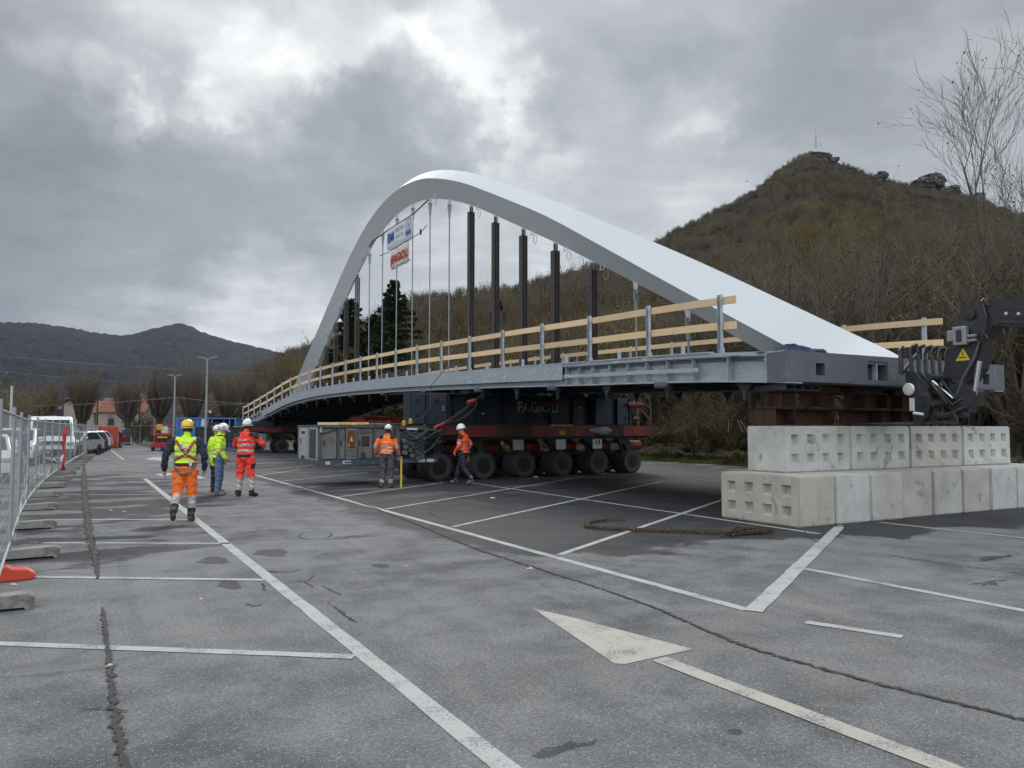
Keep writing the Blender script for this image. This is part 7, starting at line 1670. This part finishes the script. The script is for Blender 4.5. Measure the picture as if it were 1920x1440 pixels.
    mb.loft(rings); samp.append((h, .10, 'head', 0)); samp.append((h - uh * .07, .075, 'head', 0)); samp.append((h + uh * .05, .1, 'head', 0))
    limb('head', [h + lk * .090 + uh * .020, h + lk * .122 - uh * .022], [.011, .017], sub=1); limb('head', [h + lk * .088 - uh * .075 - rt * .02, h + lk * .088 - uh * .075 + rt * .02], [.013, .013], sub=1)
    for s_ in (-1, 1): limb('head', [h + rt * s_ * .076 + uh * .02, h + rt * s_ * .080 - uh * .03], [.016, .012], sub=1)
    limb('head', [h + lk * .088 + uh * .034 - rt * .045, h + lk * .095 + uh * .034 + rt * .0, h + lk * .088 + uh * .034 + rt * .045], [.012, .012, .012], sub=1)
    me = mb.mesh('figure', M_SKIN); tmp = bpy.data.objects.new('figure', me); COL.objects.link(tmp); rmsh = tmp.modifiers.new('r', 'REMESH'); rmsh.mode = 'VOXEL'; rmsh.voxel_size = .0105; sm = tmp.modifiers.new('s', 'SMOOTH'); sm.factor = .5; sm.iterations = 3
    dg = bpy.context.evaluated_depsgraph_get(); fin = bpy.data.meshes.new_from_object(tmp.evaluated_get(dg)); bpy.data.objects.remove(tmp); fin.materials.clear()
    # regions
    nv = len(fin.vertices); co = np.empty(nv * 3, np.float32); fin.vertices.foreach_get('co', co); co = co.reshape(-1, 3)
    nf = len(fin.polygons); fc = np.empty(nf * 3, np.float32); fin.polygons.foreach_get('center', fc); fc = fc.reshape(-1, 3)
    S = np.array([list(c) for c, *_ in samp], np.float32); RR = np.array([r_ for _, r_, *_ in samp], np.float32)
    def nearest(P_): return np.concatenate([np.argmin(np.linalg.norm(P_[i:i + 4000, None] - S[None], axis=2) / RR[None], axis=1) for i in range(0, len(P_), 4000)])
    # cloth folds: displace clothed vertices a little
    vn_i = nearest(co); reg = np.array([samp[i][2] for i in range(len(samp))]); clothed = np.isin(reg[vn_i], ['torso', 'uparm', 'forearm', 'thigh', 'calf', 'shoulder'])
    nrm = np.empty(nv * 3, np.float32); fin.vertices.foreach_get('normal', nrm); nrm = nrm.reshape(-1, 3)
    fold = (fbm(co[:, 0] * 9 + seed * 5.1 + co[:, 1] * 4, co[:, 2] * 16 + co[:, 1] * 9, 3, seed) - .5) * .046 + np.sin(co[:, 2] * 55 + 4 * np.sin(co[:, 0] * 21 + seed) + 3 * co[:, 1] * 9) * .0042
    co = co + nrm * (fold * clothed)[:, None]; fin.vertices.foreach_set('co', (co * k).ravel())
    fi = nearest(fc); mats = []; idx = np.zeros(nf, np.int32); cache = {}
    for j in range(nf):
        s_ = samp[fi[j]]; m_ = dress(s_[2], s_[3], fc[j]); n_ = m_.name
        if n_ not in cache: cache[n_] = len(mats); mats.append(m_)
        idx[j] = cache[n_]
    for m_ in mats: fin.materials.append(m_)
    fin.polygons.foreach_set('material_index', idx); fin.polygons.foreach_set('use_smooth', [True] * nf); fin.update(); fin.name = 'body'
    body = link('body', fin, root); root['k'] = k
    bvh = BVHTree.FromPolygons([Vector(c) for c in (co * k)], [tuple(p_.vertices) for p_ in fin.polygons])
    return root, J, k, bvh
def helmet(root, J, k, m_, brim='peak', strap=True):
    h = J['head']; lk = J['look'].normalized(); rt = lk.cross(Vector((0, 0, 1))).normalized(); uh = rt.cross(lk); M = Matrix((rt, lk, uh)).transposed().to_4x4(); M.translation = (h + uh * .035) * 1; mb = MB(); n = 20; rings = []
    for z_, r_ in ((-.012, 1.0), (.01, 1.0), (.04, .97), (.075, .86), (.10, .68), (.118, .42), (.124, .12)):
        rings.append([M @ Vector((.112 * r_ * math.cos(a), .138 * r_ * math.sin(a), z_ * 1.12 + (.004 if abs(math.cos(a)) < .25 else 0))) for a in [j * 2 * math.pi / n for j in range(n)]])
    mb.loft(rings); hm = mb.build('helmet', m_, root, True); mb = MB(); inner, outer = [], []
    for j in range(n):
        a = j * 2 * math.pi / n; f = max(0, math.sin(a)); e = (.040 + .012 * f) if brim == 'full' else (.008 + .055 * f ** 3); inner.append(M @ Vector((.110 * math.cos(a), .136 * math.sin(a), -.004))); outer.append(M @ Vector(((.112 + e) * math.cos(a), (.138 + e) * math.sin(a), -.020)))
    mb.add(inner + outer, [(j, (j + 1) % n, n + (j + 1) % n, n + j) for j in range(n)]); mb.build('brim', m_, hm)
    for o_ in (hm,):
        if k != 1: o_.scale = (k,) * 3
    if brim == 'peak':
        mb = MB(); mb.tube([M @ Vector((.116 * math.cos(a), .143 * math.sin(a), .004)) for a in [j * 2 * math.pi / 16 for j in range(17)]], .006, 4); mb.build('helmet_band', M_HOLE, hm)
        for s_ in (-1, 1): mb = MB(); mb.prism([(-.03, -.015), (.035, -.015), (.0, .035)], .006, M @ Matrix.Translation((s_ * .112, -.02, .035)) @ Matrix.Rotation(math.pi / 2, 4, 'Z')); mb.build('vent', M_HOLE, hm)
    return hm
def strapped(root, bvh, k, pts, w, m_, name, from_y=-1.0, off=.007):
    """ribbon laid on the body: (x, z) points cast onto the back (from_y < 0) or front"""
    out = []; dirn = Vector((0, 1 if from_y < 0 else -1, 0))
    for i in range(len(pts) - 1):
        for j in range(10):
            x = pts[i][0] + (pts[i + 1][0] - pts[i][0]) * j / 10; z_ = pts[i][1] + (pts[i + 1][1] - pts[i][1]) * j / 10; hit, nn, *_ = bvh.ray_cast(Vector((x * k, from_y, z_ * k)), dirn)
            if hit is not None: out.append((hit + nn * off, nn))
    if len(out) < 3: return
    mb = MB(); vs = []
    for i, (p_, nn) in enumerate(out):
        t_ = out[min(i + 1, len(out) - 1)][0] - out[max(i - 1, 0)][0]; s_ = t_.cross(nn).normalized() * w / 2; vs += [p_ + s_, p_ - s_, p_ - s_ - nn * .012, p_ + s_ - nn * .012]
    n = len(out); fs = []
    for i in range(n - 1):
        for a in range(4): fs.append((i * 4 + a, i * 4 + (a + 1) % 4, i * 4 + 4 + (a + 1) % 4, i * 4 + 4 + a))
    mb.add(vs, fs); return mb.build(name, m_, root)
H_YEL = mat('yellow_helmet', (.72, .46, .02), .3, var=.05, coat=.3); H_WHT = mat('white_helmet', (.66, .68, .70), .3, var=.04, coat=.3)
PG = 'site workers on the asphalt'
# 1 yellow helmet, hi-vis vest, orange trousers, harness: walking away
def d1(rgn, t, p):
    if rgn == 'head' or rgn == 'neck': return C_BLACK if p[2] < 1.66 else M_HAIR
    if rgn in ('torso', 'shoulder'):
        if abs(p[0]) > .185 and p[2] > 1.2 or abs(p[0]) > .17 and p[2] > 1.36: return C_NAVY
        if p[2] < .985: return C_ORANGE
        if p[2] < 1.045: return C_BLACK
        if 1.135 < p[2] < 1.185 or 1.235 < p[2] < 1.265: return C_REFL
        return C_YELLOW
    if rgn in ('uparm', 'forearm'): return C_NAVY
    if rgn == 'hand': return C_GLOVE
    if rgn == 'thigh': return C_ORANGE
    if rgn == 'calf': return C_ORANGE if t < .10 or .30 < t < .44 else C_REFL if t < .58 else C_NAVY
    return C_BOOTB
r1 = person('worker in yellow helmet, hi-vis vest and orange trousers with red harness, walking away', (-5.91, 13.99, 0), R(12), dict(elL=(-.34, -.04, 1.17), wrL=(-.36, .03, .92), elR=(.32, -.06, 1.17), wrR=(.31, .04, .93), knL=(-.12, -.02, .51), anL=(-.13, -.30, .20), toeL=(-.15, -.19, .065), knR=(.10, .06, .50), anR=(.10, .03, .095), toeR=(.12, .20, .04), chest=(0, .03, 1.30), neck=(0, .05, 1.49), head=(0, .08, 1.65), hipL=(-.105, 0, .93), shL=(-.215, .02, 1.43), shR=(.215, .02, 1.43)), d1, 1.80, 1.12, 1, PG)
helmet(*r1[:3], H_YEL); C_HARN = mat('harness_red', (.34, .035, .045), .75, var=.1); C_HARG = mat('harness_grey', (.16, .155, .16), .75)
for pts in ([(-.16, 1.44), (.02, 1.20), (.20, 1.08)], [(.16, 1.44), (.02, 1.20), (-.20, 1.08)]): strapped(r1[0], r1[3], r1[2], pts, .046, C_HARN, 'harness_strap', off=.014)
for pts in ([(-.20, 1.08), (-.16, .98), (-.07, .84)], [(.16, 1.06), (.15, .95), (.06, .86), (-.07, .84)]): strapped(r1[0], r1[3], r1[2], pts, .04, C_HARG, 'harness_leg_loop', off=.014)
strapped(r1[0], r1[3], r1[2], [(-.10, 1.335), (.10, 1.335)], .10, C_REFL, 'back_panel', off=.004); strapped(r1[0], r1[3], r1[2], [(.105, 1.10), (.105, .98)], .05, M_LABELW, 'energy_absorber', off=.02)
hit = r1[3].ray_cast(Vector((.02 * r1[2], -1, 1.20 * r1[2])), Vector((0, 1, 0)))[0]; mb = MB(); mb.tube([hit + Vector((.035 * math.cos(a), -.025, .035 * math.sin(a))) for a in [j * math.pi / 5 for j in range(11)]], .007, 5); mb.build('harness_ring', M_CHROME, r1[0])
# 2 yellow jacket and jeans
def d2(rgn, t, p):
    if rgn == 'head': return M_SKIN if p[2] > 1.56 else C_BLACK
    if rgn == 'neck': return C_YELLOW if p[2] < 1.54 else M_SKIN
    if rgn in ('torso', 'shoulder'):
        if p[2] < .90: return C_JEANS
        if p[2] < .945: return C_BLACK
        if 1.01 < p[2] < 1.06 or 1.12 < p[2] < 1.17: return C_REFL
        return C_YELLOW if p[2] < 1.47 or abs(p[0]) < .12 else C_BLACK
    if rgn == 'uparm': return C_BLACK if t < .12 else C_REFL if .55 < t < .68 else C_YELLOW
    if rgn == 'forearm': return C_REFL if .15 < t < .32 else C_YELLOW
    if rgn == 'hand': return M_SKIN
    if rgn in ('thigh', 'calf'): return C_JEANS
    return C_BOOTG
r2 = person('worker in yellow hi-vis jacket and blue jeans, head turned towards the red suit', (-7.36, 19.4, 0), R(-62), dict(head=(0, .07, 1.635), look=(-.1, .95, -.28), chest=(0, .0, 1.30), elL=(-.30, -.06, 1.16), wrL=(-.27, .10, .94), elR=(.29, -.07, 1.16), wrR=(.25, .12, .95), knL=(-.12, .05, .50), anL=(-.13, .02, .095), toeL=(-.15, .20, .04), knR=(.10, -.02, .50), anR=(.11, -.05, .095), toeR=(.14, .12, .04)), d2, 1.78, 1.10, 2, PG); helmet(*r2[:3], H_WHT)
# 3 half hidden behind him
def d3(rgn, t, p):
    if rgn == 'head': return M_SKIN
    if rgn in ('torso', 'shoulder', 'neck', 'uparm', 'forearm'): return C_REFL if (rgn == 'torso' and 1.08 < p[2] < 1.14) else C_YELLOW
    if rgn == 'hand': return M_SKIN
    if rgn in ('thigh', 'calf'): return C_BLACK
    return C_BOOTB
r3 = person('worker in white helmet and dark trousers half hidden behind the blue jeans', (-7.72, 20.15, 0), R(-35), dict(look=(.2, .9, -.2)), d3, 1.72, 1.05, 3, PG); helmet(*r3[:3], H_WHT)
# 4 red suit, arms raised
def d4(rgn, t, p):
    if rgn in ('head', 'neck'): return M_HAIR if p[2] > 1.55 else C_RED
    if rgn in ('torso', 'shoulder'):
        if p[2] < .93: return C_RED
        if p[2] < 1.005: return C_BLACK
        if 1.06 < p[2] < 1.11 or 1.19 < p[2] < 1.24: return C_REFL
        return C_BLACK if p[2] > 1.40 and abs(p[0]) > .11 else C_RED
    if rgn == 'uparm': return C_BLACK if t < .45 and p[2] > 1.36 else C_RED
    if rgn == 'forearm': return C_REFL if .18 < t < .34 or .5 < t < .64 else C_RED
    if rgn == 'hand': return M_SKIN
    if rgn == 'thigh': return C_BLACK if abs(p[0]) > .165 and .35 < t < .75 else C_RED
    if rgn == 'calf': return C_RED if t < .12 or .30 < t < .45 or .62 < t < .72 or .86 < t < .93 else C_REFL if t < .86 and not .12 < t < .16 else C_BLACK
    return C_BOOTK
r4 = person('worker in red hi-vis suit and white helmet with both arms raised', (-6.57, 19.05, 0), R(-5), dict(elL=(-.33, .10, 1.20), wrL=(-.14, .32, 1.28), elR=(.40, .08, 1.22), wrR=(.22, .32, 1.26), handL=(.5, .6, .2), handR=(-.5, .6, .2), curlL=(.6, 0, 0), curlR=(.6, 0, 0), head=(.0, .05, 1.66), knL=(-.13, .01, .50), anL=(-.16, -.02, .095), toeL=(-.20, .15, .04), anR=(.17, -.02, .095), toeR=(.24, .14, .04), knR=(.14, .01, .5)), d4, 1.86, 1.14, 4, PG); helmet(*r4[:3], H_WHT)
hd = strapped(r4[0], r4[3], r4[2], [(-.10, 1.46), (0, 1.43), (.10, 1.46)], .12, C_RED, 'hood', off=.03); strapped(r4[0], r4[3], r4[2], [(-.13, 1.335), (.11, 1.335)], .05, mat('pale_print', (.72, .20, .20), .7), 'back_print', off=.004)
# 5 orange jacket with folding rule
def d5(rgn, t, p):
    if rgn in ('head', 'neck'): return M_HAIR if p[2] > 1.56 else C_ORED
    if rgn in ('torso', 'shoulder'):
        if p[2] < .93: return C_GREYT
        if p[2] < .975: return C_BLACK
        if 1.03 < p[2] < 1.08 or 1.14 < p[2] < 1.19: return C_REFL
        return C_BLACK if p[2] > 1.39 and abs(p[0]) > .10 else C_ORANGE
    if rgn == 'uparm': return C_BLACK if t < .25 else C_REFL if t > .80 else C_ORANGE
    if rgn == 'forearm': return C_REFL if t < .12 or .35 < t < .5 else C_ORANGE if t < .8 else C_BLACK
    if rgn == 'hand': return M_SKIN
    if rgn == 'thigh': return C_GREYT
    if rgn == 'calf': return C_REFL if .62 < t < .80 else C_GREYT
    return C_BOOTB
r5 = person('worker in orange hi-vis jacket and grey trousers holding an upright yellow rule', (-3.53, 21.8, 0), R(-8), dict(elL=(-.32, -.05, 1.19), wrL=(-.34, .08, .98), elR=(.29, -.02, 1.17), wrR=(.33, .16, .92), handR=(.1, .3, -.9), curlR=(.9, 0, 0), head=(0, .08, 1.635), look=(.15, .9, -.3), chest=(0, .03, 1.29), neck=(0, .06, 1.48), anL=(-.15, -.02, .095), toeL=(-.24, .12, .04)), d5, 1.76, 1.12, 5, PG); helmet(*r5[:3], H_WHT)
strapped(r5[0], r5[3], r5[2], [(-.10, 1.30), (.10, 1.30)], .04, mat('pale_orange_print', (.82, .30, .16), .7), 'back_print', off=.004)
wr = r5[0].location + Matrix.Rotation(R(-8), 3, 'Z') @ Vector((.36, .20, 0)); mb = MB(); mb.bar((0, 0, 0), (0, 0, .86), .05, .012, (0, 1, 0))
for kk in range(8): mb.bar((0, -.007, .08 + kk * .1), (0, -.007, .09 + kk * .1), .03, .002, (0, 1, 0))
o = mb.build('folding_rule', mat('rule_yellow', (.62, .48, .04), .6)); o.location = wr; tag(o, 'yellow folding rule held upright on the asphalt', 'rule')
# 6 brimmed helmet, walking left
def d6(rgn, t, p):
    if rgn == 'head': return M_SKIN
    if rgn == 'neck': return C_ORED if p[2] < 1.56 else M_SKIN
    if rgn in ('torso', 'shoulder'):
        if p[2] < .95: return C_NAVY
        if 1.03 < p[2] < 1.07 or 1.13 < p[2] < 1.17: return C_REFL
        return C_BLACK if p[2] > 1.40 and abs(p[0]) > .13 else C_ORED
    if rgn == 'uparm': return C_BLACK if t < .35 else C_REFL if .72 < t < .86 else C_ORED
    if rgn == 'forearm': return C_REFL if .1 < t < .25 else C_ORED
    if rgn == 'hand': return M_SKIN
    if rgn in ('thigh', 'calf'): return C_NAVY
    return C_BOOTG
r6 = person('worker in full-brim white helmet and orange-red jacket striding left by the transporter wheels', (-1.47, 23.2, 0), R(62), dict(knR=(.10, .20, .53), anR=(.09, .30, .105), toeR=(.10, .49, .06), knL=(-.10, -.10, .50), anL=(-.10, -.36, .18), toeL=(-.11, -.22, .05), elR=(.28, -.10, 1.17), wrR=(.22, .06, .95), elL=(-.28, -.04, 1.16), wrL=(-.20, .16, .98), look=(-.1, .95, -.22), head=(0, .07, 1.645), handL=(.2, .2, -.95)), d6, 1.78, 1.08, 6, PG); helmet(*r6[:3], H_WHT, 'full')
g_ = MB(); g_.loft([[Vector((.05 * w_ * math.cos(a), .03 * w_ * math.sin(a), z_)) for a in [j * math.pi / 3 for j in range(6)]] for z_, w_ in ((0, 1), (.08, 1.1), (.2, .9), (.27, .6))]); o = g_.build('orange_gloves', mat('glove_orange', (.40, .09, .025), .8)); o.location = r6[0].location + Matrix.Rotation(R(62), 3, 'Z') @ Vector((.22, -.02, .66)); tag(o, 'bundle of orange gloves hanging from the striding worker', 'gloves')
# 7 man behind the fence
def d7(rgn, t, p):
    if rgn in ('head',): return M_SKIN
    if rgn == 'neck': return C_DKBLUE if p[2] < 1.55 else M_SKIN
    if rgn in ('torso', 'shoulder', 'uparm', 'forearm'): return C_DKBLUE if p[2] > .86 else C_NAVY
    if rgn == 'hand': return M_SKIN
    return C_NAVY if rgn in ('thigh', 'calf') else C_BOOTK
r7 = person('man in dark blue jacket standing behind the mesh fence', (-15.2, 24.0, 0), R(-70), dict(look=(.1, .95, -.15)), d7, 1.70, 1.1, 7)
h = r7[1]['head']; mb = MB(); rings = []
for z_, w_ in ((-.02, .92), (.02, 1.04), (.06, 1.06), (.10, .85), (.128, .4)): rings.append([h + Vector((.082 * w_ * math.cos(a), .104 * w_ * math.sin(a) - .018, z_)) * 1 for a in [j * math.pi / 8 for j in range(16)]])
mb.loft(rings); hm = mb.build('hair', M_HAIR, r7[0], True); hm.scale = (r7[2],) * 3

# ------------------------------------------------------------------ air between the camera and the mountain
hm_, ht, hb = new_mat('valley_haze'); ht.n.remove(hb); pv = ht.n.new('ShaderNodeVolumePrincipled')
pv.inputs['Color'].default_value = (.60, .74, 1.0, 1); pv.inputs['Density'].default_value = 3.4e-5; pv.inputs['Anisotropy'].default_value = .2
ht.l.new(pv.outputs[0], next(n for n in ht.n if n.type == 'OUTPUT_MATERIAL').inputs['Volume'])
hz_ = MB(); hz_.box((0, 1600, 215), (9000, 8600, 490)); o = hz_.build('haze', hm_); tag(o, 'thin blue haze filling the valley air', None, kind='stuff')
